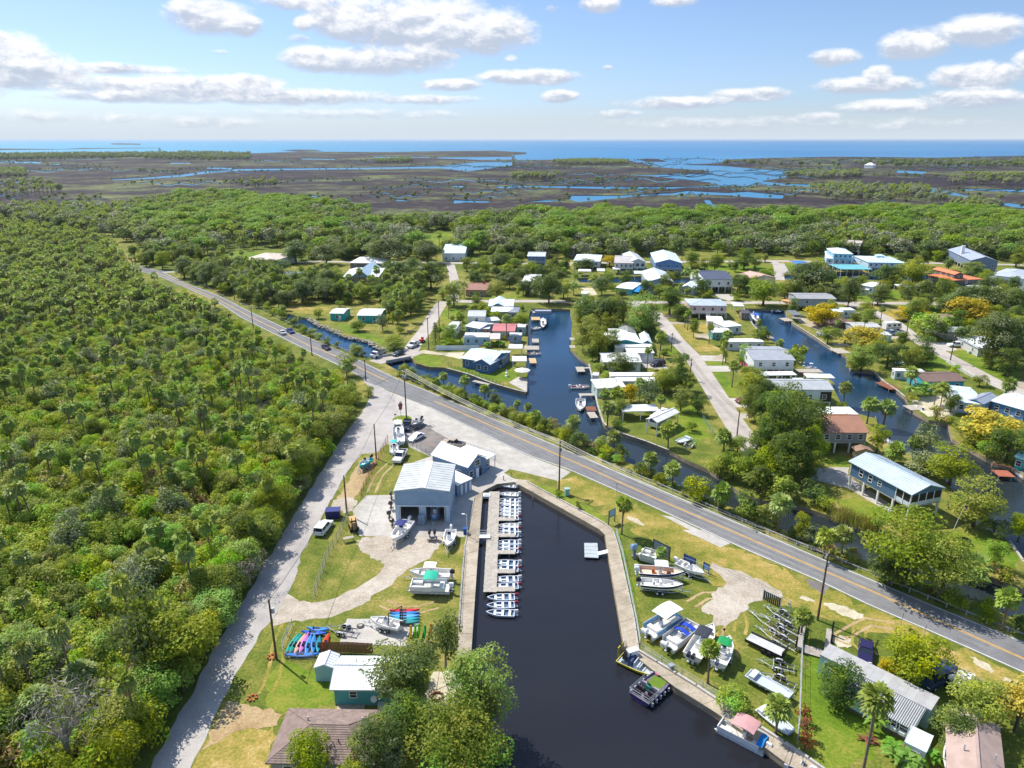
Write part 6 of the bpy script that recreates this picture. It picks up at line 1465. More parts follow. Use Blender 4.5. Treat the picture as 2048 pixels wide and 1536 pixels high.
# ================================================================== TREES AND PLANTS ONE BY ONE
T6 = [

('cedar', kB,900,1110,650,430, 'leaning over the turquoise cottage roof'),
('cedar', kB,930,1400,1000,330, 'standing tall in front of the cottage'),
('cedar', kB,740,1560,1140,330, 'with dark foliage beside the brown shingle roof'),
('mossy', kB,1185,860,510,220, 'between the kayaks and the basin walkway'),
('lime', kB,1430,1330,690,420, 'overhanging the basin at the end of the left walkway'),
('cypress', kB,1260,1600,1110,560, 'below the sandy patch at the water side'),
('lime', kB,1330,1690,1390,600, 'cut by the bottom edge beside the basin'),
('mid', kB,285,1640,1275,270, 'growing in front of the brown shingle roof'),
('mid', kB,560,1690,1480,240, 'at the bottom edge by the brown house corner'),
('grey', kB,840,1620,1280,170, 'thin and sparse between the two cedars'),
('bush', kB,1030,960,860,130, 'at the shady end of the cottage'),
('darkbush', kB,1060,790,720,150, 'behind the cottage by the fence end'),

('mid', kE,1330,590,250,350, 'behind the mobile home close to the road'),
('yellow', kE,1200,520,425,140, 'small and low at the left foot of the roadside tree'),
('dark', kE,880,720,490,290, 'rounded in front of the mobile home wall'),
('mid', kE,1720,860,550,330, 'at the right end of the mobile home'),
('dark', kE,1600,990,750,280, 'next to the pinkish brown roof'),
('yellow', kE,1985,900,560,320, 'at the right edge above the pinkish roof'),
('palm', kE,1008,1220,610,225, 'tall in the lawn before the mobile home'),
('palm', kE,470,905,680,190, 'beside the upturned aluminium boat on the bank'),
('palm', kE,635,300,120,130, 'by the utility pole in the boat yard'),
('palm', kD,905,1310,950,190, 'standing in front of the cruiser with black canopy'),
('palm', kC,1175,615,265,180, 'alone by the walkway sign at the basin corner'),
('palm', kD,515,290,150,110, 'short beside the dark sign boards'),
('palm', kA,470,20,-90,100, 'at the forest edge near the road junction'),
('limebush', kE,210,770,640,200, 'on the bank above the seawall'),
('redbush', kE,655,830,730,90, 'uppermost of three by the property line'),
('redbush', kE,660,930,810,100, 'middle of three by the property line'),
('redbush', kE,660,1010,900,100, 'lowest of three by the property line'),
('banana', kE,1110,900,770,130, 'by the awning room of the mobile home'),
('banana', kE,1200,1050,940,150, 'left of the white utility room'),
('banana', kE,1310,1130,990,190, 'at the bottom edge below the white utility room'),
('banana', kE,1430,1120,1000,150, 'at the foot of the paddle board'),
('bush', kC,555,260,190,80, 'beside the utility pole above the basin'),
('bush', kC,755,370,295,80, 'small on the strip between pole and lone palm'),

('cypress', kF,880,1500,930,560, 'rising from the roadside canal before the raised house'),
('cypress', kF,1150,1620,1110,380, 'right of the other canal cypress before the raised house'),
('dark', kF,800,1490,1180,330, 'low and dark at the guard rail below the cypresses'),
('bush', kF,530,1340,1280,100, 'at the guard rail left of the dark tree'),
('gold', kF,1410,1070,690,340, 'on the point right of the raised house'),
('gold', kF,1240,760,450,320, 'behind the ridge of the raised house'),
('grey', kF,1050,700,540,240, 'close behind the raised house roof'),
('grey', kF,1020,610,290,210, 'on the canal bank behind the small brown shed'),
('palm', kF,830,610,460,150, 'left of the grey canal bank tree'),
('palm', kF,960,600,410,110, 'right beside the grey canal bank tree'),
('yellow', kF,1560,480,195,430, 'wide crowned on the far bank at right'),
('dark', kF,1650,600,330,280, 'in front of the wide yellow tree'),
('gold', kF,1390,470,330,220, 'left of the wide yellow tree at the water'),
('limebush', kF,1510,560,440,160, 'at the waterline below the wide yellow tree'),
('palm', kF,640,320,130,135, 'left one of the pair at the canal by the brown roof'),
('palm', kF,765,330,150,140, 'right one of the pair at the canal by the brown roof'),
('gold', kF,705,530,310,130, 'upright at the corner of the brown roofed house'),
('banana', kF,340,520,420,100, 'in the yard before the brown roofed house'),
('limebush', kF,560,520,440,110, 'beside the little brown roofed shed'),
('dark', kF,130,480,60,330, 'large and left of the brown roofed house'),
('grey', kF,60,360,20,260, 'tall at the south end of the street'),
('mid', kF,190,640,330,240, 'left of the paved yard of the raised house'),
('dark', kF,40,760,370,270, 'dense at the left end of the raised house yard'),
('dark', kF,200,760,500,180, 'shading the yard gate of the raised house'),
('darkbush', kF,250,900,750,190, 'on the bank below the yard gate'),
('palmetto', kF,70,880,770,150, 'in the shade on the canal bank left'),
('bush', kF,330,950,850,150, 'at the canal bank below the raised house'),
('reeds', kF,450,1010,930,120, 'leftmost on the lawn bank of the raised house'),
('reeds', kF,540,1045,970,120, 'in the middle of the lawn bank of the raised house'),
('reeds', kF,640,1070,1000,120, 'rightmost on the lawn bank of the raised house'),
('palm', kF,320,1300,1085,160, 'left of two at the guard rail by the canal'),
('palm', kF,440,1290,1075,160, 'right of two at the guard rail by the canal'),
('mid', kF,150,1180,950,130, 'upright at the guard rail left of the twin palms'),
('grey', kF,230,1210,1040,150, 'rounded at the guard rail beside the twin palms'),
('lime', kF,1560,1370,1170,150, 'young and light on the lawn right'),
('palmetto', kF,1440,1440,1270,200, 'spreading at the lawn edge right'),
('goldbush', kF,1620,1480,1360,180, 'below the lawn at the right canal bank'),
('bush', kF,1560,1130,1020,200, 'at the corner of the right lawn by the water'),
('mid', kF,1740,1180,950,160, 'leaning out over the right canal'),
('limebush', kF,1310,1000,850,130, 'beside the flagpole lawn'),
('palm', kE,1900,250,0,160, 'tall at the guard rail right of the cypresses'),
('bush', kE,1790,190,60,160, 'at the guard rail before the right canal bend'),
('bush', kE,1590,110,10,150, 'at the guard rail below the dark tree'),
('darkbush', kE,2020,270,150,110, 'at the right frame edge by the guard rail'),

('palm', kH,345,1100,945,105, 'leaning out over the pond beside the road'),
('palm', kH,565,1220,980,125, 'upright by the road left of the foot dock'),
('palm', kH,762,1270,1070,115, 'by the road opposite the tip of the point'),
('palm', kH,262,1130,1000,120, 'short between pond and road'),
('palm', kH,1098,1375,1232,80, 'small headed over the bank by the road'),
('palm', kH,1205,1410,1260,95, 'second small headed one over the bank by the road'),
('palm', kH,1285,1530,1335,120, 'among bank bushes near the road bend'),
('palm', kI,115,1480,1230,150, 'tall at the mouth of the first canal by the road'),
('bush', kH,380,1195,1105,190, 'beside the guard rail under the leaning palm'),
('bush', kH,530,1240,1150,170, 'at the guard rail under the upright palm'),
('darkbush', kH,670,1300,1180,190, 'at the guard rail left of the mid palm'),
('grey', kH,850,1290,1120,130, 'at the water beside the mid palm'),
('darkbush', kH,910,1310,1170,110, 'dense right of the mid palm'),
('bush', kH,860,1380,1270,180, 'at the guard rail right of the mid palm'),
('bush', kH,1000,1400,1290,180, 'at the guard rail under the small headed palm'),
('bush', kH,1110,1480,1350,200, 'large at the guard rail near the canal mouth'),
('bush', kH,1250,1530,1400,150, 'at the guard rail right of the large bush'),
('dark', kH,1370,1560,1410,110, 'upright at the first canal mouth'),
('bush', kI,40,1500,1320,150, 'at the guard rail below the first canal mouth'),
('darkbush', kI,150,1540,1370,190, 'dense at the guard rail below the tall palm'),
('palm', kI,480,1560,1360,150, 'beside the road where the canal turns'),
('limebush', kI,390,1540,1420,150, 'bright at the road where the canal turns'),
('darkbush', kI,560,1620,1500,150, 'at the guard rail right of the turning canal'),
('palm', FULL,1300,948,905,36, 'slim by the guard rail opposite the boat ramp lawn'),
('palm', FULL,1343,972,925,38, 'slim in the row opposite the lawn seawall'),
('bush', FULL,1395,1000,955,60, 'at the guard rail opposite the street end'),
('palm', FULL,1440,1020,968,44, 'low in the guard rail thicket by the street end'),
('darkbush', FULL,1490,1040,985,56, 'at the guard rail left of the dark yard trees'),
('palm', FULL,1555,1062,990,50, 'at the guard rail below the dark yard trees'),
('bush', FULL,1530,1050,1008,50, 'tucked by the palm at the guard rail'),

('palm', kI,965,1510,1285,165, 'in front of the motorhome carport'),
('palm', kI,1470,1540,1350,170, 'at the south end of the street'),
('bush', kI,1600,1560,1400,180, 'right of the palm at the street end'),
('bush', FULL,1465,960,905,60, 'large below the palm at the street end'),
('gold', FULL,1440,955,912,60, 'at the canal corner below the street'),
('darkbush', FULL,1520,985,930,70, 'where the street ends at the canal'),
('bush', FULL,1560,1000,950,60, 'left of the shaded bank palmetto'),
('dark', FULL,1530,930,775,70, 'large at the south end of the street'),
('dark', FULL,1580,940,800,90, 'right of the street end dark tree'),
('palm', kI,430,1320,1095,160, 'lower of the cluster behind the boat dock'),
('palm', kI,510,1200,970,150, 'upper of the cluster behind the boat dock'),
('palm', kI,400,1180,985,110, 'left of the cluster behind the boat dock'),
('mid', kI,540,1240,1060,130, 'among the palms behind the boat dock'),
('limebush', kI,520,1350,1255,120, 'on the seawall corner lawn'),
('yellow', kI,640,1100,945,150, 'left of the greyish garden tree'),
('grey', kI,800,1180,885,215, 'in the middle of the garden by the street'),
('yellow', kI,930,990,820,190, 'between garden tree and the street'),
('yellow', kI,1040,1010,890,120, 'low beside the street'),
('dark', kI,1060,1010,640,190, 'upright beside the street pole'),
('darkbush', kI,1160,1000,850,120, 'at the foot of the street pole'),
('dark', kI,560,850,655,260, 'spreading over the white house roof'),
('limebush', kI,365,830,740,130, 'on the canal bank beside the white house'),
('limebush', kI,420,900,820,110, 'on the canal bank by the shed roof'),
('palm', kI,905,700,470,130, 'beside the street near the roll door garage'),
('darkbush', kI,830,700,580,90, 'below the garage palm'),
('gold', kI,260,640,330,270, 'left of the teal house at the canal'),
('gold', kI,350,720,440,230, 'in front of the teal house at the canal'),
('dark', kI,440,640,540,130, 'low between canal trees and long roof'),
('dark', kI,270,420,150,300, 'left one behind the teal house'),
('dark', kI,450,440,110,320, 'middle one behind the teal house'),
('dark', kI,800,480,330,220, 'close to the street behind the teal house'),
('lime', kI,740,500,75,290, 'tallest beside the street'),
('dark', kI,990,315,55,230, 'pointed across the street corner'),
('palm', kI,1130,430,300,50, 'first small one in the front yard row'),
('palm', kI,1150,455,270,70, 'second small one in the front yard row'),
('mid', kI,1205,520,330,80, 'slender in the front yard of the white blocks'),
('palm', kI,1490,750,455,100, 'before the long white trailer'),
('palm', kI,1555,970,735,110, 'on the bright lawn east of the street'),
('lime', kI,1660,780,555,130, 'beside the pink based house'),
('limebush', kI,1640,1010,900,90, 'on the east lawn by the maroon car'),
('palm', kJ,225,790,655,100, 'beside the carport of the pale blue house'),
('mid', kJ,180,700,560,110, 'before the pink base wall'),
('mid', kJ,250,580,480,80, 'at the corner of the pink based house'),
('dark', kJ,400,900,725,300, 'covering the yard before the pale blue house'),
('palm', kJ,830,830,685,100, 'at the canal end of the pale blue house'),
('bush', kJ,820,870,820,70, 'at the feet of the canal end palm'),
('palm', kJ,400,450,400,65, 'left by the white trailer dock'),
('palm', kJ,548,560,445,70, 'at the dock of the grey roofed tall house'),
('palm', kJ,500,530,435,50, 'behind the dock of the grey roofed tall house'),

('palm', kH,520,640,330,110, 'tall beside the tiny white cottage'),
('palm', kH,985,630,350,110, 'tall before the red metal roof'),
('norfolk', kH,265,695,420,120, 'beside the side street and white fence'),
('limebush', kH,420,690,600,150, 'behind the white fence'),
('bush', kH,340,500,440,60, 'small beside the side street cottage'),
('banana', kH,800,690,630,110, 'left clump behind the blue bungalow'),
('banana', kH,930,680,620,130, 'right clump behind the blue bungalow'),
('mid', kH,1150,470,330,130, 'at the canal beside the grey shed roof'),
('mid', kH,800,380,270,90, 'before the long brick fronted house'),
('bush', kH,640,310,240,150, 'along the side of the two storey cream house'),
('palm', kH,735,300,220,80, 'beside the crossing metal gables'),
('mid', kH,450,265,-20,210, 'tall at the corner of side street and street'),
('mid', kH,340,200,70,120, 'behind the corner tree'),
('gold', kH,890,200,0,190, 'beside the drive of the chimney house'),
('darkbush', kH,670,190,120,110, 'before the chimney house'),
('limebush', kH,1110,170,70,60, 'trimmed tall on the bright lawn'),
('oak', kK,400,600,365,250, 'huge over the head of the first canal'),
('gold', kK,520,560,400,140, 'right of the huge canal head oak'),
('bush', kK,590,610,560,100, 'along the street right of the huge oak'),
('palm', kG,-20,720,690,40, 'at the left of the west road'),
('featherpalm', kK,605,530,400,110, 'in the yard left of the tiny white shed'),
('featherpalm', kK,520,380,285,80, 'near the low white hip roofed house'),
('featherpalm', kK,880,420,305,110, 'before the wide cream house'),
('featherpalm', kK,760,450,340,110, 'on the back canal bank'),
('featherpalm', kK,1525,450,280,100, 'left of two beside the long balcony house'),
('featherpalm', kK,1595,470,300,100, 'right of two beside the long balcony house'),
('palm', kK,1465,600,440,45, 'tall and thin by the low grey house'),
('palm', kK,1530,545,475,60, 'before the low grey house'),
('dark', kK,690,330,230,150, 'round before the low white hip roofed house'),
('yellow', kK,895,300,215,140, 'before the wide cream house'),
('gold', kK,470,480,390,90, 'right of the modern white house'),
('mid', kK,265,370,255,150, 'before the tall blue house'),
('mid', kK,90,340,225,150, 'left of the tall blue house'),
('oak', kK,80,480,360,170, 'left of the modern white house'),
('palm', kK,1045,320,250,55, 'before the big screened windows'),
('mid', kK,1690,560,480,110, 'before the white pillar house'),
('mid', kK,1590,320,245,110, 'behind the feather palm pair'),
('darkbush', kK,1940,580,490,110, 'beside the white pillar house drive'),
('gold', kK,900,480,430,90, 'before the blue tarp'),
('dark', kK,1000,560,480,100, 'along the street by the blue tarp'),
('featherpalm', kK,1985,500,420,70, 'at the side of the white pillar house'),

('oak', kL,600,430,225,320, 'broad beside the rust red roof'),
('oak', kL,860,520,330,150, 'by the street corner'),
('dark', kL,1060,505,360,140, 'round on the corner lawn'),
('oak', kL,1360,525,345,190, 'left of the pair along the right street'),
('dark', kL,1500,515,330,150, 'right of the pair along the right street'),
('oak', kL,1280,500,380,110, 'small in the row along the right street'),
('gold', kL,1290,385,190,210, 'beside the white cupola house'),
('yellow', kL,1655,620,460,260, 'broad beyond the right street'),
('yellow', kL,1290,610,525,200, 'low above the roadside bush'),
('limebush', kL,1370,720,560,230, 'big beside the right street'),
('yellow', kL,680,650,475,220, 'in front of the timber deck house'),
('yellow', kJ,960,470,318,250, 'behind the canal bank thicket'),
('grey', kJ,840,430,325,110, 'left of the canal bank yellow tree'),
('lime', kJ,950,610,420,180, 'left part of the canal bank thicket'),
('dark', kJ,1120,590,405,190, 'right part of the canal bank thicket'),
('limebush', kJ,900,610,520,120, 'at the water under the bank thicket'),
('mid', kJ,1290,570,465,140, 'left on the lawn by the picket fence'),
('mid', kJ,1390,565,460,110, 'right on the lawn by the picket fence'),
('mid', kL,290,510,310,220, 'before the tall cream house'),
('oak', kJ,1830,580,250,330, 'greatest in the right hand yards'),
('oak', kJ,1990,520,270,240, 'at the right edge behind the trailer'),
('oak', kL,1750,560,380,220, 'behind the broad yellow tree left'),
('oak', kL,1920,560,390,240, 'behind the broad yellow tree right'),
('yellow', kL,2040,520,410,110, 'at the right frame edge'),
('limebush', kJ,1520,340,255,110, 'between the yellow trees and great oak'),
('limebush', kJ,1660,320,260,120, 'behind the great oak'),
('bush', kJ,1580,330,280,110, 'hidden between the right hand yards'),
('palm', kJ,1265,770,585,105, 'before the white screened porch'),
('bush', kJ,1745,715,640,100, 'at the end of the picket fence'),
('palm', kJ,1930,775,660,110, 'at the right street end'),
('bush', kJ,1225,400,345,80, 'beside the parked pickup'),
('banana', kJ,1310,790,690,140, 'left in the sandy garden'),
('banana', kJ,1370,780,680,130, 'right in the sandy garden'),
('featherpalm', kJ,1440,840,665,120, 'left in the sandy garden'),
('featherpalm', kJ,1475,870,660,130, 'right in the sandy garden'),
('dark', kJ,1550,890,735,120, 'at the porch beside the sandy garden'),
('goldbush', kJ,1290,820,770,90, 'at the water below the sandy garden'),
('goldbush', kJ,1450,940,850,90, 'right of the floating dock on the bank'),
('goldbush', kJ,1520,960,900,110, 'lowest on the bank by the floating dock'),
('bush', kJ,20,560,340,70, 'as tall as a tree left of the white trailer'),
('dark', kL,160,265,115,130, 'alone on the far back lawn'),
('dark', kL,66,262,205,40, 'small and round on the far back lawn'),
('mid', kL,660,260,195,100, 'beside the large pale blue house'),
('mid', kL,820,400,305,90, 'by the back canal left of the lawn trailer'),
('gold', kL,1700,300,205,130, 'before the gabled house with chimney'),
('mid', kL,1930,400,330,150, 'in the yard of the white silo house'),
('palm', kL,510,190,120,60, 'behind the back lawn'),
('palm', kL,300,215,160,50, 'by the back lawn pole'),

('oak', kG,680,290,105,260, 'left of three behind the west street'),
('oak', kG,950,310,130,280, 'middle of three behind the west street'),
('oak', kG,1500,310,80,380, 'widest behind the gleaming white roof'),
('oak', kG,1850,300,100,280, 'right of the widest west oak'),
('oak', kG,1560,450,290,300, 'right of the tan gabled house'),
('oak', kG,1880,520,290,330, 'near the corner of the side street'),
('oak', kG,1720,420,250,200, 'behind the corner oak'),
('dark', kG,400,370,235,210, 'before the west lawn house'),
('dark', kG,550,370,250,140, 'right of the west lawn house'),
('mid', kG,1200,500,380,190, 'over the front of the tan gabled house'),
('gold', kG,880,790,690,90, 'lone on the canal lawn by the turquoise cottage'),
('mid', kG,1550,1060,930,170, 'bushy above the little bridge'),
('mid', kG,1230,900,800,130, 'slender on the riprap lawn'),
('grey', kG,1450,900,740,110, 'bare topped beside the partly hidden cottage'),
('gold', kG,1130,1300,1080,170, 'sparse at the road before the bridge'),
('gold', kG,1210,1110,1010,120, 'on the canal side of the guard rail at the bridge'),
('palm', kG,118,340,190,50, 'tall left of the west lawn house'),
('palm', kG,205,320,180,50, 'tall second left of the west lawn house'),
('palm', kG,435,480,355,70, 'tall before the long dark house'),
('palm', kG,1090,580,440,80, 'vine wrapped before the tan gabled house'),
('palm', kG,1270,580,445,70, 'vine wrapped right before the tan gabled house'),
('bush', kG,885,970,915,90, 'between the guard rail and roadside canal'),
('bush', kG,550,790,690,90, 'at the west end of the roadside canal'),
('bush', kA,620,60,-30,120, 'at the wood edge near the junction'),
('mossy', kQ,800,1090,620,330, 'tall at the lane edge in the lower left wood'),
('gold', kQ,960,1060,660,380, 'wide beside the tall mossy cypress'),
('deadtree', kQ,390,1560,1130,400, 'large in the bottom left corner'),
('deadtree', kQ,720,640,440,260, 'in the middle of the lower left wood'),
('deadtree', kQ,1330,560,380,230, 'leaning over the lane side thicket'),
('mossy', kQ,330,520,350,110, 'small and thin on the left'),
('palm', kQ,60,1220,850,110, 'tall at the left frame edge'),
('palm', kQ,165,850,590,110, 'slanting in the left wood'),
('palm', kQ,860,420,210,120, 'upper one in the middle of the wood'),
('palm', kQ,850,590,380,150, 'big headed in the middle of the wood'),
('palm', kQ,600,960,790,130, 'left of the mossy cypress'),
('palm', kP,1680,1330,1140,120, 'large and fresh green near the lane'),
('palm', kP,980,1160,890,70, 'long stemmed in the upper wood'),
('palm', kP,1150,1080,850,60, 'second long stemmed in the upper wood'),
('palm', kP,1300,1270,1060,80, 'third long stemmed in the upper wood'),
('palm', kP,70,1100,890,80, 'long stemmed at the far left'),
]
for(kind, k, bx, by, ty, w, where)in T6:
 b, t_ = k(bx, by), k(bx, ty)
 s = k(1,0)[0]-k(0,0)[0]
 tree(kind, b[0], b[1], t_[1], w*s, where)
BANK = [(800,757),(850,778),(930,815),(1050,864),(1150,906),(1225,939),(1300,970),(1400,1013),(1509,1059),(1640,1114),(1792,1178),(1875,1213),(2048,1282)]
CB = [(800,748),(822,756),(879,778),(929,795),(966,809),(1029,831),(1097,856),(1140,870),(1171,892),(1250,926),(1340,966),(1450,1014),(1540,1049),(1585,1074),(1686,1111),(1817,1160),(1938,1202),(2048,1249)]
r_ = np.random.default_rng(41); up_, lo_ = resample(wpoly(CB),2.0), resample(wpoly(BANK),2.0)
for i, v in enumerate(up_):
 q = lo_[min(len(lo_)-1, int(i*len(lo_)/len(up_)))]
 for j in range(2 if r_.random()<.6 else 1):
  f = r_.uniform(-.15, .62); c = v.lerp(q, f)
  px_, py_ = to_px(c.x, c.y,0)
  if px_>1215 and r_.random()<.4:continue
  k = ['bush', 'limebush', 'darkbush', 'bush', 'palmetto', 'goldbush', 'palmetto'][r_.integers(7)]; cm, tm, w, h = PROTO[k][r_.integers(len(PROTO[k]))]; sec = 'opposite the point' if px_<1060 else 'at the first canal mouth' if px_<1220 else 'opposite the bright lawn' if px_<1420 else 'by the street end' if px_<1640 else 'below the raised house' if px_<1800 else 'at the right'
  lb = LOOK[k]+' on the guard rail bank '+sec; o = thing(NAMES[k], lb, CATS.get(NAMES[k], 'shrub'),(c.x, c.y,-.15), r_.uniform(0,6.28), lb.replace(' on the', 's on the'))
  s = r_.uniform(.6,1.05)*(.85 if px_>1215 else 1); o.scale = (s, s, s*r_.uniform(.7,1.1)); mpart('foliage', cm, o)
  if tm:mpart('stem', tm, o)
PADS = [wpoly(q_)for q_ in pads]
def band(polys, step, mix, seed, group, prob=1.0, smin=.65, smax=1.0):
 r = np.random.default_rng(seed)
 pts = jitter_points([wpoly(p)for p in polys], step, r,[wpoly(canal_w), wpoly(canal_e), wpoly(canal_n)])
 for p in pts:
  if r.random()>prob:continue
  if any((v.x-p[0])**2+(v.y-p[1])**2<(w_*.5+2.2)**2 for sp_, w_ in STREETS for v in sp_):continue
  if any(inside(p[0], p[1], q_)for q_ in PADS):continue
  if any((p[0]-f[0])**2+(p[1]-f[1])**2<(f[2]*.8+1.5)**2 for f in FOOT):continue
  kind = mix[r.integers(len(mix))]
  cm, tm, w, h = PROTO[kind][r.integers(len(PROTO[kind]))]
  nm = NAMES[kind]
  o = thing(nm, LOOK[kind]+' '+group, CATS.get(nm, 'tree'),(p[0], p[1],0), r.uniform(0,6.28), LOOK[kind]+'s '+group)
  s = r.uniform(smin, smax)
  if kind=='palm':o.scale = (s, s, s*r.uniform(.8,1.25))
  else:o.scale = (s, s, s*r.uniform(.85,1.15))
  mpart('foliage' if CATS.get(nm)=='shrub' else 'crown', cm, o)
  if tm:mpart('stem' if CATS.get(nm)=='shrub' else 'trunk', tm, o)
band([K(kG,[(0,570),(0,300),(100,340),(400,440),(780,440),(1060,470),(1060,560),(960,640),(600,670),(560,720),(420,700),(250,680)])],4.6,['palm', 'palm', 'dark', 'dark', 'mid', 'darkbush', 'bush', 'oak'],61, 'in the strip between highway and west houses')
band([K(kG,[(1440,520),(1840,520),(1850,640),(1770,720),(1680,900),(1600,930),(1480,820),(1480,700),(1330,640),(1040,690),(1060,620),(1200,560)])],4.8,['palm', 'palm', 'palm', 'mid', 'dark', 'bush'],62, 'between the turquoise cottages and the side street')
band([K(kG,[(-60,420),(0,260),(60,330),(0,560)]), K(kG,[(1050,140),(1350,100),(1300,280),(1080,290)]), K(kG,[(560,60),(1000,60),(1040,130),(600,150)])],6.0,['oak', 'dark', 'palm', 'mid'],63, 'around the west lawn and its street')
band([K(kK,[(0,230),(60,200),(200,190),(210,260),(150,360),(0,500)]), K(kK,[(370,120),(600,140),(580,235),(400,230)])],8.5,['oak', 'dark', 'mid'],64, 'around the tall blue house')
band([K(kL,[(960,80),(1420,120),(1600,150),(1640,230),(1400,230),(1280,170),(960,140)]), K(kL,[(1640,120),(2048,130),(2048,260),(1900,260),(1880,180)]), K(kL,[(1660,330),(2048,430),(2048,640),(1900,700),(1780,620),(1700,480)])],8.0,['oak', 'dark', 'mid', 'oak', 'gold'],65, 'among the houses at far right')
band([K(kL,[(1900,640),(2048,640),(2048,741),(1980,741)]), K(kJ,[(1480,220),(1700,180),(1720,300),(1500,250)])],8.0,['oak', 'mid'],66, 'in the right hand back yards')
band([K(kH,[(280,300),(560,290),(680,260),(1060,280),(1200,330),(1200,640),(760,640),(560,690),(300,690)])],6.0,['bush', 'mid', 'bush', 'palm', 'limebush', 'darkbush'],71, 'in the cottage yards west of the first canal', .6, .45, .85)
band([[(920,598),(1300,600),(1300,568),(1160,568),(1150,530),(920,530)]],8.0,['oak', 'dark', 'mid', 'featherpalm', 'bush'],72, 'between the two far streets at centre', .6, .7,1.0)
band([[(1310,600),(1900,602),(1900,566),(1310,568)],[(1310,545),(1900,543),(1900,531),(1310,531)]],8.5,['oak', 'dark', 'mid', 'gold', 'bush'],73, 'between the two far streets at right', .65, .65,1.05)
band([[(1150,620),(1290,620),(1400,760),(1440,850),(1370,895),(1215,843),(1195,770),(1184,722),(1152,690)]],6.5,['dark', 'mid', 'bush', 'gold', 'palm', 'darkbush'],74, 'in the yards of the centre block', .58, .5, .9)
band([[(1325,628),(1480,628),(1580,720),(1660,800),(1735,850),(1530,880),(1400,715)]],7.0,['mid', 'bush', 'palm', 'limebush', 'dark'],75, 'in the yards between street and second canal', .5, .45, .85)
band([K(kJ,[(450,230),(820,180),(1000,235),(1500,530),(1840,720),(1270,790),(1060,610),(900,560)])],7.0,['mid', 'bush', 'gold', 'limebush', 'dark', 'palm'],76, 'in the yards east of the second canal', .5, .5, .95)
band([K(kJ,[(1060,220),(2060,160),(2060,620),(1900,660),(1560,480),(1220,300)])],8.0,['oak', 'dark', 'mid', 'bush', 'oak'],77, 'in the yards beyond the right street', .6, .65,1.05)
band([[(1395,930),(1440,915),(1540,930),(1600,985),(1560,1002),(1480,980)],[(1480,800),(1600,810),(1620,930),(1560,960),(1500,880)]],4.5,['dark', 'mid', 'darkbush', 'bush', 'dark'],78, 'around the south end of the street', .75, .6,1.0)
band([K(kG,[(0,592),(380,718),(640,868),(900,1000),(1150,1105),(1300,1140),(1150,1080),(900,965),(640,815),(560,760),(420,720),(300,690)])],3.0,['bush', 'darkbush', 'palm', 'bush', 'goldbush'],79, 'on the guard rail bank beside the far highway', .8, .55, .95)
band([K(kF,[(180,940),(440,1030),(600,1095),(760,1115),(640,1060),(440,980),(200,880)]), K(kF,[(1340,1375),(1500,1425),(1785,1525),(1785,1490),(1560,1400),(1400,1330)]), K(kF,[(740,520),(900,540),(1100,640),(1240,740),(1100,700),(820,560)])],3.2,['bush', 'goldbush', 'reeds', 'darkbush', 'palmetto'],80, 'on the canal bank around the raised house', .7, .5, .9)
band([[(262,518),(330,505),(410,512),(405,530),(345,550),(300,538)],[(345,558),(400,547),(470,550),(560,566),(540,600),(440,584),(372,560)],[(600,512),(740,505),(900,505),(900,520),(740,520),(600,520)]],6.0,['oak', 'palm', 'dark', 'palm', 'mid'],81, 'crowding the far highway and west street', .8, .7,1.05)
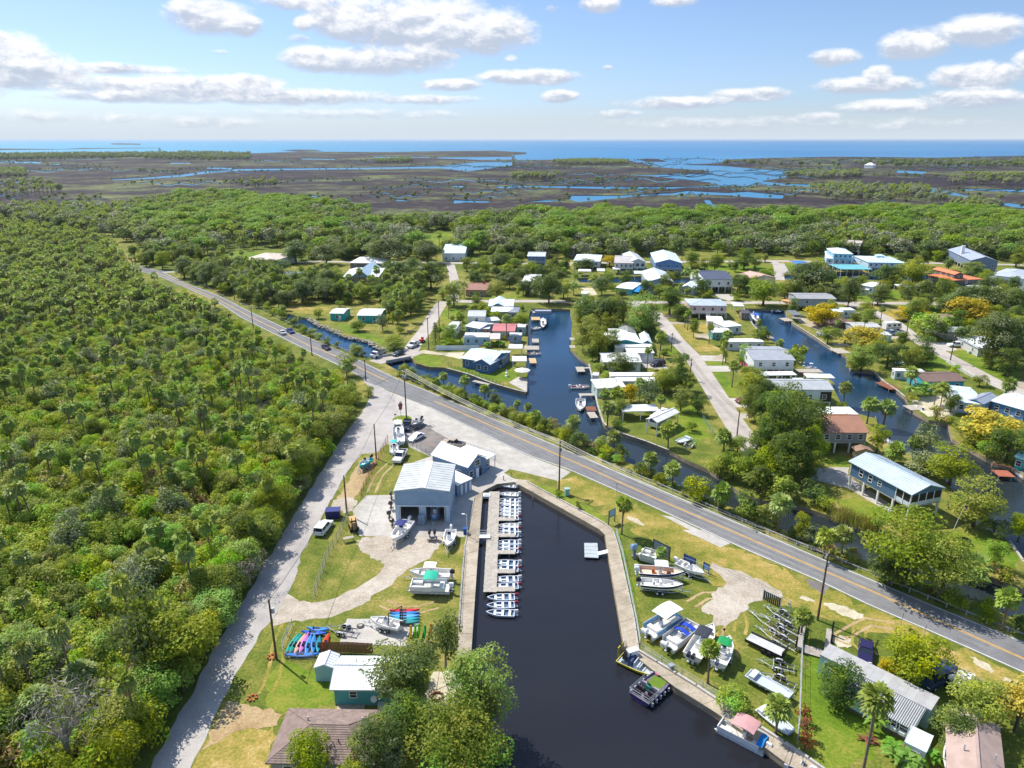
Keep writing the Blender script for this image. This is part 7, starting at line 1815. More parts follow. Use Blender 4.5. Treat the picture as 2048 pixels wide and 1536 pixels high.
# ================================================================== BOATS, VEHICLES, DOCKS, STREET FURNITURE
M_rubber = mat('rubber',(34,34,36), .8, .15,4)
M_black = paint((38,40,46), .35)
M_blue = paint((38,84,160), .6)
M_alu = mat('aluminium',(196,200,204), .4, .1,2, metal=.35)
def line2(k, a, b, z=0.0):
 p, q = P(*k(*a), z), P(*k(*b), z)
 return(p+q)/2, math.atan2(q.y-p.y, q.x-p.x),(q-p).length
def hull_parts(root, L, B, D, col, inside=(232,232,230), square=False, floor=.35, stripe=None, rim=.1):
 n = 9; out, top, inn, flo = [],[],[],[]
 for i in range(n):
  t = i/(n-1); x = -L/2+L*t
  if square:b = B/2*(1-.28*max(0,(t-.6)/.4)**1.5); kz = .45*D*max(0,(t-.72)/.28)**1.6
  else:b = B/2*(1-max(0,(t-.42)/.58)**2.3)+.03; kz = .62*D*max(0,(t-.62)/.38)**2
  b*=.94+.06*min(1, t/.3)
  s = D*(1+.22*t*t)
  out.append([(x,-b, s),(x,-b*.84, kz+.3*D*(1-kz/D)),(x,0, kz),(x, b*.84, kz+.3*D*(1-kz/D)),(x, b, s)])
  r = min(rim, b*.6); fz = max(D*floor, kz+.06); x2 = min(max(x,-L/2+rim), L/2-rim*1.6)
  top.append([(x,-b, s),(x2,-b+r, s),(x2, b-r, s),(x, b, s)])
  inn.append([(x2,-b+r, s),(x2,-(b-r)*.93, fz),(x2,(b-r)*.93, fz),(x2, b-r, s)])
 h = MB(); h.loft(out,0, closed=False)
 h.poly([out[0][i]for i in(4,3,2,1,0)])
 for i in range(n-1):
  for a, b in((0,1),(2,3)):
   h.quad(top[i][a], top[i+1][a], top[i+1][b], top[i][b])
 h.quad(top[0][0], top[0][1], top[0][2], top[0][3]); h.quad(*[top[-1][j]for j in(3,2,1,0)])
 ho = h.build('hull', paint(col, .35), root, smooth=False)
 d = MB(); d.loft([list(reversed(r))for r in inn],0, closed=False)
 d.poly([inn[0][i]for i in range(4)]); d.poly([inn[-1][i]for i in(3,2,1,0)])
 d.build('deck', paint(inside, .6), root)
 if stripe:
  st = MB()
  for sg in(-1,1):
   for i in range(n-1):
    a, b = out[i], out[i+1]; j0, j1 = (0,1)if sg<0 else(4,3)
    e = .012*sg
    l = lambda r, f:(r[j0][0], r[j0][1]+(r[j1][1]-r[j0][1])*f+e, r[j0][2]+(r[j1][2]-r[j0][2])*f)
    q = [l(a, .08), l(b, .08), l(b, .62), l(a, .62)]; st.poly(q if sg<0 else q[::-1])
  st.build('hull_stripe', paint(stripe, .35), root)
 return ho
def outboard(root, x, y, z, s=1.0, col=(226,228,230), leg=(200,204,208)):
 o = MB(); M = Matrix.Translation((x, y, z))@Matrix.Scale(s,4)
 o.loft([[(-.16+a,-.09, c),(.12+a,-.07, c),(.12+a, .07, c),(-.16+a, .09, c)]for a, c in((-.14, .1),(-.16,-.35),(-.18,-.75))],0, True, True, M)
 o.cbox((-.24,0,-.52),(.42, .3, .03),0,0, M)
 oo = o.build('outboard', paint(leg, .4), root)
 c = MB(); c.loft([[(-.45*k-.12+f,-.2*k, c_),(.2*k-.12+f,-.17*k, c_),(.26*k-.12+f,0, c_),(.2*k-.12+f, .17*k, c_),(-.45*k-.12+f, .2*k, c_)]for k, c_, f in((.75, .08,0),(1, .16,0),(1, .42,0),(.8, .6,-.02),(.35, .66,-.04))],0, True, True, M)
 c.build('cowling', paint(col, .3), oo)
 p = MB()
 for i in range(3):a = i*2.094; p.add([M@Vector(v)for v in((-.4,0,-.66),(-.42, .14*math.cos(a),-.66+.14*math.sin(a)),(-.44, .14*math.cos(a+.6),-.66+.14*math.sin(a+.6)))],[(0,1,2)])
 p.build('propeller', M_steel, oo)
def seat_box(root, x, y, z, w, d, h=.38, col=(226,222,214), back=None, name='seat'):
 s = MB(); s.box(x-d/2, x+d/2, y-w/2, y+w/2, z, z+h)
 if back:s.box(x+back*d/2-.06, x+back*d/2+.06, y-w/2, y+w/2, z+h-.02, z+h+.42)
 return s.build(name, paint(col, .7), root)
def console(root, x, z, w=.7, d=.6, h=1.0, col=(230,232,232)):
 c = MB(); c.loft([[(x-d/2,-w/2, z),(x+d/2,-w/2, z),(x+d/2, w/2, z),(x-d/2, w/2, z)],[(x-d/2+.08,-w/2+.04, z+h),(x+d/2-.18,-w/2+.04, z+h),(x+d/2-.18, w/2-.04, z+h),(x-d/2+.08, w/2-.04, z+h)]])
 c.build('console', paint(col, .4), root)
 g = MB(); g.quad((x+d/2-.2,-w/2+.04, z+h),(x+d/2-.2, w/2-.04, z+h),(x+d/2-.34, w/2-.08, z+h+.42),(x+d/2-.34,-w/2+.08, z+h+.42)); g.build('windscreen', M_glass, root)
 s = MB(); s.tube([(x-d/2-.05+.0, .2*math.cos(a*.785), z+h*.85+.2*math.sin(a*.785))for a in range(9)], .02,4); s.build('steering_wheel', M_black, root)
def canopy(root, x0, x1, w, z0, z1, col, arch=.15, legs=True, name='canopy'):
 c = MB(); n = 6; rings = []
 for i in range(n+1):
  t = i/n; x = x0+(x1-x0)*t; z = z1+arch*math.sin(math.pi*t)
  rings.append([(x,-w/2, z-.09),(x,-w*.3, z),(x, w*.3, z),(x, w/2, z-.09),(x, w/2, z-.14),(x,0, z-.05),(x,-w/2, z-.14)])
 c.loft(rings); c.build(name, paint(col, .7), root)
 if legs:
  f = MB()
  for sg in(-1,1):
   for t in(.12, .88):x = x0+(x1-x0)*t; f.tube([(x0+(x1-x0)*(.35+.3*t), sg*w*.46, z0),(x, sg*w*.47, z1-.03)], .025,5)
  f.build('canopy_frame', M_alu, root)
def trailer(k, a, b, label, group=None, w=2.0, col=None, z=0.0, tandem=True, loc=None):
 if loc:c, rz, L = loc
 else:c, rz, L = line2(k, a, b)
 t = thing('boat_trailer', label, 'trailer', c, rz, group)
 m = col or M_metal
 for s in(-1,1):
  f = MB(); f.tube([(-L/2, s*w*.32, .5),(L*.12, s*w*.32, .5),(L*.36, s*.06, .48)], .055,4); f.build('frame_rail', m, t)
  f = MB(); f.box(-L*.46, L*.05, s*w*.2-.07, s*w*.2+.07, .62, .7); f.build('bunk', mat('bunk_carpet',(70,70,74), .95, .1,3), t)
  ax = (-.16,-.16+.8/L)if tandem else(-.12,)
  for q in ax:
   wh = MB(); wh.cyl((q*L, s*w*.46, .33), .33, .2,12,0, 'Y'); wo = wh.build('wheel', M_rubber, t)
   r = MB(); r.cyl((q*L, s*(w*.46+.02), .33), .18, .2,8,0, 'Y'); r.build('rim', M_white, wo)
  x0, x1 = (ax[0]-.36/L)*L,(ax[-1]+.36/L)*L
  fd = MB(); fd.loft([[(x0+(x1-x0)*i/6, s*w*.46-.13, .45+.33*math.sin(math.pi*i/6)),(x0+(x1-x0)*i/6, s*w*.46+.13, .45+.33*math.sin(math.pi*i/6))]for i in range(7)],0, False, False); fd.build('fender', m, t)
 for q in(-.46,-.3,-.12, .06):
  c_ = MB(); c_.cbox((q*L,0, .47),(.08, w*.68, .08)); c_.build('crossbar', m, t)
 g = MB(); g.tube([(L*.3,0, .48),(L/2,0, .46)], .06,4); g.tube([(L*.44, .1, .1),(L*.44, .1, .8)], .04,5); g.cbox((L*.33,0, .75),(.12, .12, .55)); g.build('tongue', m, t)
 return t, L
def cc_boat(k, a, b, label, col=(236,236,236), stripe=None, ttop=None, on=True, motor=(226,228,230), motors=1, beam=None, inside=(226,224,220), z=None, lean=0, group=None, tr_group=None, seats=True, tan=None):
 zz = .62 if on else(ZW-.16 if z is None else z)
 c, rz, L = line2(k, a, b, zz)
 t = thing('motor_boat', label, 'boat',(c.x, c.y, zz), rz, group)
 B = beam or min(2.6, L*.36); D = .95 if L>5.5 else .75
 hull_parts(t, L, B, D, col, inside, stripe=stripe)
 fz = D*.36
 console(t,-L*.02, fz, .75, .65,1.0)
 if seats:seat_box(t,-L*.17,0, fz, .9, .5, .5, tan or(226,222,214),-1); seat_box(t, L*.17,0, fz, .7, .6, .4, tan or(226,222,214))
 f = MB(); f.loft([[(L*.28,-B*.3, D*.92),(L*.44,-B*.1, D*1.02),(L*.44, B*.1, D*1.02),(L*.28, B*.3, D*.92)],[(L*.28,-B*.3, D*.97),(L*.44,-B*.1, D*1.07),(L*.44, B*.1, D*1.07),(L*.28, B*.3, D*.97)]]); f.build('foredeck', paint(inside, .6), t)
 for i in range(motors):outboard(t,-L/2-.08,(i-(motors-1)/2)*.62, D*.85,1.15, motor)
 r = MB()
 for sg in(-1,1):r.tube([(L*.05, sg*B*.46, D*1.05),(L*.07, sg*B*.45, D*1.05+.28),(L*.3, sg*B*.3, D*1.12+.28),(L*.46, sg*.08, D*1.2+.28)], .018,4)
 r.build('bow_rail', M_alu, t)
 if ttop:canopy(t,-L*.16, L*.14, B*.72, fz, fz+2.0, ttop, .06, True, 't_top')
 if on:trailer(None, None, None, 'trailer under '+' '.join(label.split()[:12]), tr_group, B, loc=(Vector((c.x, c.y,0))+Vector((math.cos(rz), math.sin(rz),0))*.6, rz, L+1.4))
 return t
def pontoon(k, a, b, label, col, top=None, z=None, w=2.4, cover=None, group=None, on=False):
 zz = (.75 if on else ZW+.12)if z is None else z
 c, rz, L = line2(k, a, b, zz)
 t = thing('pontoon_boat', label, 'boat',(c.x, c.y, zz), rz, group)
 for s in(-1,1):
  m = MB(); m.tube([(-L/2, s*w*.36,-.1),(L*.4, s*w*.36,-.1),(L/2, s*w*.36, .08)],[.3, .3, .06],10); m.build('pontoon', M_alu, t)
 d = MB(); d.box(-L/2+.1, L*.46,-w/2, w/2, .2, .3); d.build('deck', paint((196,194,188), .8), t)
 for s in(-1,1):
  f = MB(); f.box(-L*.4, L*.42, s*w/2-.03, s*w/2+.03, .34, .95); fo = f.build('side_panel', paint(col, .45), t)
  r = MB(); r.box(-L*.41, L*.43, s*w/2-.04, s*w/2+.04, .955,1.02); r.build('rail', M_alu, fo)
 f = MB(); f.box(L*.42, L*.44,-w/2+.04, w/2-.04, .34, .95); f.build('front_panel', paint(col, .45), t)
 for x, y, d_, w_ in((L*.3,-w*.3,1.6, .6),(L*.3, w*.3,1.6, .6),(-L*.3,0, .7, w*.7)):seat_box(t, x, y, .31, w_, d_, .42,(224,222,216))
 console(t,-L*.06, .31, .6, .5, .8)
 outboard(t,-L/2+.05,0, .45,1.1)
 if top:canopy(t,*(top[0]*L, top[1]*L), w*.98, .95,2.35, top[2], .22)
 if cover:
  for x0, x1, cc in cover:m = MB(); m.loft([[(x0*L,-w*.46, .98),(x0*L,0,1.25),(x0*L, w*.46, .98)],[(x1*L,-w*.46, .98),(x1*L,0,1.22),(x1*L, w*.46, .98)]],0, False, False); m.build('cover', paint(cc, .8), t)
 return t
def make_skiff(inside, label, motor):
 t = thing('rental_skiff', label, 'boat',(0,0,0),0, 'rental skiffs moored along the wooden dock')
 hull_parts(t,4.4,1.75, .55,(206,214,222), inside, rim=.13, floor=.25)
 bench = (222,226,230)
 for x in(-1.45,-.35, .85):s = MB(); s.box(x-.19, x+.19,-.76+max(0, x)*.12, .76-max(0, x)*.12, .3, .5); s.build('bench', paint(bench, .6), t)
 s = MB(); s.box(-.16, .66,-.16, .16, .2, .46); s.build('centre_box', paint(bench, .6), t)
 outboard(t,-2.25,0, .6, .95, motor,(220,220,222))
 return t
SK = [make_skiff((84,112,146), '',(214,214,216)), make_skiff((84,112,146), '',(150,54,66)), make_skiff((226,222,212), '',(226,226,224))]
sk_rows = [(983,2),(995,0),(1002,2),(1010,0),(1016,2),(1023,2),(1031,1),(1046,2),(1054.6,1),(1063,0),(1079.6,0),(1087,0),(1095,1),(1120,0),(1131.7,1),(1153,0),(1167,1),(1189,1),(1204.6,1),(1220,0)]
words = ['first', 'second', 'third', 'fourth', 'fifth', 'sixth', 'seventh', 'eighth', 'ninth', 'tenth', 'eleventh', 'twelfth', 'thirteenth', 'fourteenth', 'fifteenth', 'sixteenth', 'seventeenth', 'third from last', 'next to last', 'last']
used = set(); rr = random.Random(4)
for i,(y, kd)in enumerate(sk_rows):
 xr = 1036 if y>1180 else 1037
 xs = P(xr, y+6, ZW+.3); rz = math.pi+rr.uniform(-.09, .09)
 nl = 3.9 if y<1100 else 4.25
 ctr = Vector((xs.x-nl/2, xs.y, ZW-.08))
 if i>16:ctr.x-=.5
 lab = ('white' if kd==2 else 'blue-grey')+' skiff moored '+words[i]+' from the barn end of the wooden dock'
 if i>=17:lab = 'grey skiff floating past the dock end, '+('farthest' if i==17 else 'middle' if i==18 else 'nearest')+' of three'
 if kd not in used:o = SK[kd]; used.add(kd); o.location = ctr; o.rotation_euler = (0,0, rz); o['label'] = lab
 else:o = dup(SK[kd], ctr, rz,1, lab)
 o.scale = (nl/4.4, .92, .9)
o = dup(SK[2], P(*kC(75,165), ZW), math.pi*.93, .8, 'small white dinghy tied across the barn end of the basin')
def deck_on_posts(root, a, b, w, z, step=.16, post=2.6, m=None):
 """planked band from a to b (world), width w"""
 a, b = Vector(a[:2]), Vector(b[:2]); d = (b-a); L = d.length; d.normalize(); n = Vector((-d.y, d.x))
 rz = math.atan2(d.y, d.x); k = int(L/step); r = random.Random(int(a.x*10+a.y)); pl = MB()
 for i in range(k):
  c = a+d*(L*(i+.5)/k); j = r.uniform(-.03, .03)
  pl.cbox((c.x+n.x*j, c.y+n.y*j, z+r.uniform(-.006, .006)),(L/k*.9, w+r.uniform(-.05, .05), .04),0, rz)
 o = pl.build('deck_planks', m or M_deck, root); o['kind'] = 'stuff'
 bm = MB()
 for s in(-1,1):bm.tube([(*(a+n*s*w*.42), z-.12),(*(b+n*s*w*.42), z-.12)], .07,4)
 bm.build('beam', M_wood, root)
 for i in range(int(L/post)+1):
  for s in(-1,1):
   c = a+d*min(L, i*post+.15)+n*s*w*.42; p = MB(); p.tube([(c.x, c.y,-2.2),(c.x, c.y, z-.03)], .1,6); p.build('piling', M_wood, root)
dk = thing('wooden_dock', 'long weathered wooden dock with five finger piers along the rental skiffs', 'dock', P(984,1080,0))
def W3(x, y, z=0):v = P(x, y, z); return(v.x-dk.location.x, v.y-dk.location.y)
zd = -.22
a0, a1 = W3(989,983, zd), W3(980,1184, zd)
deck_on_posts(dk, a0, a1,2.05, zd)
for y in(1038,1070,1104,1142,1178):
 p0 = W3(991 if y<1100 else 986, y, zd); p1 = W3(1030, y, zd); deck_on_posts(dk, p0,(p1[0], p0[1]),1.2, zd+.002)
gp = thing('gangway', 'small white gangway from the left walkway to the wooden dock', 'gangway', P(966,1073,0))
g = MB(); g.cbox((0,0, .02),(2.6,1.1, .08)); g.build('ramp', paint((224,226,228)), gp)
for s in(-.5, .5):
 g = MB(); g.tube([(-1.3, s, .05),(-1.3, s, .95),(1.3, s, .95),(1.3, s, .05)], .03,4); g.tube([(-1.3, s, .5),(1.3, s, .5)], .025,4); g.build('handrail', M_white, gp)
bx = thing('dock_box', 'white pump float in the narrow slot at the barn end of the dock', 'box', P(*kA(1688,955),-.3))
g = MB(); g.cbox((0,0,0),(1.4,1.5, .5)); g.build('float', M_white, bx); g = MB(); g.cbox((0,0, .3),(1.0,1.0, .1)); g.build('lid', paint((190,196,200)), bx)
def dock(k, pts, label, z=.05, m=None, name='dock', group=None, frame=True):
 """four corners in the picture; planks run across the first side"""
 q = [P(*k(*p), z)for p in pts]; c = sum(q, Vector())/4
 t = thing(name, label, 'dock',(c.x, c.y,0),0, group)
 a, b = (q[0]+q[3])/2-c,(q[1]+q[2])/2-c
 w = ((q[3]-q[0]).length+(q[2]-q[1]).length)/2*.95
 deck_on_posts(t, a, b, w, z, .25,2.5, m)
 return t
fd = thing('floating_dock', 'white square floating dock moored off the right walkway', 'dock', P(*kC(875,775), ZW))
p = [P(*kC(*q),-.5)-P(*kC(875,775), ZW)for q in((812,838),(947,845),(935,700),(808,700))]
for i in range(4):
 f = lambda u, v:p[0].lerp(p[1], u).lerp(p[3].lerp(p[2], u), v)
 g = MB(); q = [f(.0, i/4+.008), f(1, i/4+.008), f(1,(i+1)/4-.008), f(0,(i+1)/4-.008)]; g.prism([(v.x, v.y)for v in q], .3, .42); g.build('deck_panel', paint((172,180,182), .6, stain=.2), fd)
g = MB(); g.prism([(v.x*.93, v.y*.93)for v in p],-.2, .29); g.build('float', M_rubber, fd)
q = [P(*kC(*v), .1)-P(*kC(875,775), ZW)for v in((940,790),(1037,795),(1035,762),(940,758))]
g = MB(); g.add([(q[0].x, q[0].y, .45),(q[1].x, q[1].y,1.02),(q[2].x, q[2].y,1.02),(q[3].x, q[3].y, .45),(q[0].x, q[0].y, .38),(q[1].x, q[1].y, .95),(q[2].x, q[2].y, .95),(q[3].x, q[3].y, .38)],[(0,1,2,3),(7,6,5,4),(0,4,5,1),(1,5,6,2),(2,6,7,3),(3,7,4,0)]); g.build('ramp', paint((222,224,222)), fd)
DK = [(kH,[(1248,600),(1320,600),(1318,640),(1250,640)], 'dock with boat lift posts level with the grey-blue shed'),(kH,[(1170,672),(1322,672),(1320,714),(1172,714)], 'pale dock just below the upper lift dock'),(kH,[(1220,800),(1292,798),(1290,852),(1222,852)], 'tan dock beside the nearest boathouse'),(kH,[(1240,378),(1332,378),(1330,410),(1242,410)], 'tan timber dock high on the west side of the first canal'),
(kH,[(640,1040),(800,1078),(815,1062),(660,1022)], 'narrow grey foot dock along the seawall of the point'),(kH,[(1700,888),(1782,886),(1786,940),(1704,940)], 'small square white dock off the east bank of the first canal'),(kH,[(1636,590),(1690,590),(1690,616),(1636,616)], 'tiny upper dock under the canal trees'),(kH,[(1634,668),(1690,668),(1690,696),(1634,696)], 'tiny lower dock under the canal trees'),
(kI,[(235,1142),(322,1142),(325,1182),(236,1182)], 'grey dock right of the moored white boat'),(kI,[(246,1192),(320,1190),(338,1245),(266,1250)], 'pale dock slanting beneath the grey dock'),(kI,[(170,1026),(302,1022),(304,1044),(172,1046)], 'long thin dock below the boat lift'),(kI,[(200,790),(272,785),(274,797),(202,802)], 'walkway plank to the small square white dock'),
(kJ,[(408,256),(466,254),(484,276),(424,278)], 'small white floating dock at the head of the second canal'),(kJ,[(268,368),(350,368),(350,394),(268,394)], 'dock with railings by the white trailer'),(kJ,[(758,428),(872,428),(872,446),(760,448)], 'white roofed jetty end below the yellow tree'),(kJ,[(760,462),(850,458),(848,492),(764,494)], 'dark timber dock below the yellow tree'),
(kJ,[(1085,690),(1150,684),(1180,734),(1100,738)], 'brown timber dock on the bank of the turquoise house'),(kJ,[(1256,846),(1360,842),(1362,872),(1258,876)], 'grey dock with railing by the sandy garden'),(kJ,[(515,600),(680,600),(682,622),(518,624)], 'timber dock behind the pink based house'),(kJ,[(545,620),(640,632),(620,650),(530,640)], 'red deck beside the boat cover'),(kJ,[(480,545),(565,545),(565,560),(480,560)], 'short dock under the palms of the tall grey roofed house'),
(kL,[(1090,312),(1170,312),(1170,330),(1092,330)], 'red brown dock on the back canal')]
for k, pts, lb in DK:dock(k, pts, lb, m=M_redwood if 'red' in lb or 'brown' in lb else(mat('tan_deck',(200,170,124), .85, .15,2)if 'tan' in lb else None))
od = dock(kF,[(1545,655),(1690,665),(1700,708),(1600,706)], 'orange stained deck with railing at the right canal', m=mat('orange_deck',(166,98,76), .8, .15,2))
g = MB(); q = [P(*kF(*v),1.0)-od.location for v in((1545,640),(1550,612),(1640,625),(1720,650))]
g.tube([tuple(v)for v in q], .05,4)
for v in q:g.tube([(v.x, v.y, .05), tuple(v)], .05,4)
g.build('railing', MATS['orange_deck'], od)
tp = thing('point_deck', 'pale triangular deck on the tip of the canal point', 'deck', P(*kH(1130,1080),0)); pts = [P(*kH(*v),0)-tp.location for v in((1010,1055),(1110,995),(1196,1020),(1190,1148))]
g = MB(); g.prism([(v.x, v.y)for v in pts], .06, .14); g.build('slab', M_conc, tp)
um = thing('umbrella', 'grey-white patio umbrella at the tip of the canal point', 'umbrella', P(*kH(1150,1000), .1)); g = MB(); g.loft([[(r_*math.cos(a_*.785), r_*math.sin(a_*.785), z_)for a_ in range(8)]for r_, z_ in((2.4,2.3),(1.2,2.75),(.05,3.1))]); g.build('canopy', paint((214,210,206), .8), um); g = MB(); g.cyl((0,0,1.4), .05,2.8,6); g.build('pole', M_alu, um)
B_ = cc_boat
B_(kA,(985,1215),(840,1395), 'white motor boat with folded navy canopy before the barn', motor=(230,232,232), ttop=(40,52,112))
B_(kA,(1235,1075),(1205,1195), 'white boat with blue bottom parked in the right bay of the barn', col=(96,140,190), ttop=(224,228,232))
B_(kA,(1365,1290),(1335,1440), 'plain white skiff with white outboard near the left walkway', seats=False, beam=2.0)
B_(kB,(1215,255),(945,245), 'white bay boat with hard top behind the teal topped boat', motor=(44,44,48), ttop=(232,232,228))
pontoon(kB,(1215,330),(935,322), 'white deck boat with teal canopy on a tandem trailer',(226,230,232),(-.2, .12,(40,172,142)), on=True)
trailer(kB,(1240,350),(915,340), 'galvanized tandem trailer under the teal topped deck boat', None,2.2)
B_(kB,(880,600),(680,555), 'white open boat with splash screen on the concrete slab', beam=1.9, motor=(60,60,64))
B_(kA,(640,640),(540,720), 'turquoise runabout on a trailer beside the lane', col=(30,160,168), inside=(60,170,176), motor=(50,50,54))
B_(kA,(860,590),(845,500), 'white boat with teal canopy beside the white pickup', ttop=(60,180,176))
bw = B_(kA,(900,500),(880,300), 'tall white boat with upper steering tower at the lot corner', beam=2.6)
canopy(bw,-.9, .9,1.8,1.2,3.2,(220,226,232), .05, True, 'tower_top')
s = MB(); s.box(-3.2,1.4,-1.28,-1.25, .9,2.0); s.box(-3.2,1.4,1.25,1.28, .9,2.0); s.build('side_curtain', paint((150,176,206), .5), bw)
B_(kA,(1095,285),(1010,345), 'small grey boat on a trailer behind the dark truck', col=(120,124,130), inside=(150,140,134), beam=1.8, motor=(40,40,44))
B_(kD,(330,375),(712,405), 'white centre console with navy hull and tan seats', stripe=(34,40,110), ttop=(236,236,236), motors=2, tan=(168,98,62), inside=(214,190,168))
B_(kD,(345,480),(705,515), 'low white bay boat with dark hull sides and black motor', stripe=(44,38,46), motor=(40,40,44), beam=2.2)
B_(kD,(660,300),(885,405), 'small white skiff with blue cover beside the sign boards', beam=1.9)
pontoon(kD,(500,260),(350,215), 'old cream pontoon boat behind the navy hulled boat',(210,208,190), on=True)
pontoon(kD,(400,900),(660,740), 'pale blue pontoon boat with large white canopy',(120,172,212),(-.15, .42,(240,240,238)), on=True, w=2.6)
pontoon(kD,(570,1010),(810,820), 'white deck boat with bright blue covers between canopy boats',(206,204,204), None, on=True, w=2.5, cover=[(-.05, .06,(30,70,190)),(.16, .28,(30,66,180))])
for(a, b, lb, kw)in(((780,1120),(960,850), 'cream cruiser with black canopy behind the lone palm', dict(ttop=(52,56,66), motors=2, motor=(40,38,60), beam=2.7, col=(228,222,208))),((1000,1180),(1100,960), 'white cuddy boat with green canopy and blue side stripe', dict(ttop=(24,140,76), stripe=(70,130,200), beam=2.4, motor=(100,96,150)))):B_(kD, a, b, lb,**kw)
pontoon(kE,(420,1010),(110,850), 'pontoon boat with blue tubes and faded pink canopy at the seawall',(212,214,214),(-.28, .18,(196,148,148)), cover=[(-.46,-.34,(30,130,210))])
pontoon(kE,(700,1160),(560,1100), 'stern of a boat cut off by the bottom edge beside the seawall',(120,110,130))
def jon(k, a, b, label, z=.5, col=(186,194,200), group=None):
 c, rz, L = line2(k, a, b, z); t = thing('jon_boat', label, 'boat',(c.x, c.y, z), rz, group)
 hull_parts(t, L,1.9, .5, col,(186,196,204), square=True, floor=.7); s = MB(); s.box(-L*.42,-L*.3,-.8, .8, .5, .85); s.build('seat', paint((206,212,216)), t); return t
jon(kE,(300,540),(575,690), 'long grey aluminium flat boat on its trailer in the yard'); trailer(kE,(300,540),(600,700), 'trailer under the long grey aluminium boat', None,1.9)
jon(kE,(375,760),(575,920), 'white upturned looking flat boat lying on the bank grass', z=.05, col=(226,228,226))
jon(kI,(1170,1440),(1060,1480), 'white dinghy lying on the lawn beside the motorhome carport', z=.1, col=(236,236,236))
tl = [((620,345),(285,130), 'long silver boat trailer topmost in the trailer row'),((640,300),(380,165), 'silver trailer with dark bunks behind the long trailer'),((615,395),(345,240), 'narrow silver trailer second in the trailer row'),((600,520),(355,455), 'small rusty grey trailer below the flatbed'),((605,640),(340,525), 'silver trailer beside the aluminium flat boat'),((590,215),(400,110), 'light trailer beside the dark gate')]
for a, b, lb in tl:trailer(kE, a, b, lb)
trailer(kI,(1120,1536),(1235,1465), 'white cross braced boat trailer lying on the lawn'); trailer(kB,(590,640),(370,600), 'bare trailer at the left side of the concrete slab')
c, rz, L = line2(kE,(530,430),(300,320)); ut = thing('flatbed_trailer', 'flat deck utility trailer with grey boards in the trailer row', 'trailer', c, rz)
g = MB()
for i in range(7):g.box(-L/2, L/2,-1+i*.286,-1+i*.286+.27, .6, .66)
g.build('deck_boards', paint((196,196,196), .8, stain=.4), ut); g = MB(); g.box(-L/2, L/2,-1.06,-1.01, .5, .95); g.box(-L/2, L/2,1.01,1.06, .5, .95); g.box(-L/2-.06,-L/2,-1.06,1.06, .5,1.5); g.build('frame', M_black, ut)
for x in(-.5, .35):
 for s in(-1,1):g = MB(); g.cyl((x-L*.1, s*1.2, .35), .35, .22,12,0, 'Y'); g.build('wheel', M_rubber, ut)
c, rz, L = line2(kD,(165,1110),(460,1245), ZW-.1); ab = thing('airboat', 'yellow airboat with caged fan moored along the walkway corner', 'boat',(c.x, c.y, ZW-.1), rz)
hull_parts(ab, L,2.3, .6,(206,190,60),(176,186,190), square=True, floor=.75)
g = MB()
for a_ in range(12):g.tube([(-L*.42,0,2.0),(-L*.42,1.15*math.cos(a_*.5236),2.0+1.15*math.sin(a_*.5236))], .02,3)
for r_ in(.5, .85,1.15):g.tube([(-L*.42, r_*math.cos(a_*.3927),2.0+r_*math.sin(a_*.3927))for a_ in range(17)], .025,4)
g.build('fan_cage', M_black, ab); g = MB(); g.cbox((-L*.38,0,2.0),(.06,1.9, .16)); g.build('propeller', M_black, ab)
g = MB(); g.cbox((-L*.3,0,1.1),(.9, .7, .8)); g.build('engine', M_steel, ab)
for s in(-1,1):g = MB(); g.box(-L*.49,-L*.47, s*.5-.3, s*.5+.3,1.1,2.6); g.build('rudder', paint((206,190,60)), ab)
for x, h_ in((-.14,1.3),(.04, .8),(.2, .5)):seat_box(ab, x*L,0, .46,1.5, .55, h_-.4,(70,84,120)if x<0 else(190,196,198),-1)
c, rz, L = line2(kD,(330,1480),(560,1270), ZW); tb = thing('tour_boat', 'dark railed tour boat with patterned wrap and green deck patch', 'boat',(c.x, c.y, ZW), rz)
hull_parts(tb, L,3.0, .8,(70,60,110),(112,104,112), square=True, floor=.85)
g = MB(); g.cbox((L*.16,0, .72),(L*.34,1.9, .03)); g.build('green_mat', paint((96,122,36), .9), tb)
for q in(-.38,-.24,-.08):
 for s in(-1,1):seat_box(tb, q*L, s*.8, .69, .8, .6, .35,(150,144,152)if q>-.2 else(60,52,62),-1)
console(tb,-L*.16, .69, .7, .6, .8,(50,120,110))
g = MB()
for z_ in(.9,1.25,1.6):g.tube([(-L*.5,-1.45, z_),(L*.05,-1.45, z_)], .03,4); g.tube([(-L*.5,1.45, z_),(L*.05,1.45, z_)], .03,4); g.tube([(-L*.5,-1.45, z_),(-L*.5,1.45, z_)], .03,4)
for i in range(8):
 for s in(-1,1):g.tube([(-L*.5+i*L*.55/7, s*1.45, .7),(-L*.5+i*L*.55/7, s*1.45,1.6)], .03,4)
g.build('railing', M_alu, tb)
for i in range(6):
 for s in(-1,1):g = MB(); g.cyl((-L*.4+i*L*.15, s*1.58, .45), .17, .5,7); g.build('fender', paint((170,172,176)), tb)
r_ = MB(); r_.cbox((L*.42,-.6, .93),(.9, .8, .06),0, .3); r_.cbox((L*.4, .7, .93),(1.0, .6, .06),0,-.2); r_.build('patterned_cover', paint((186,96,150)), tb)
for a, b, lb, kw in(((1255,335),(1455,335), '', None),):pontoon(kH, a, b, 'long pontoon boat with dark cover at the head of the first canal',(196,200,210), None, cover=[(-.35, .45,(170,176,190))])
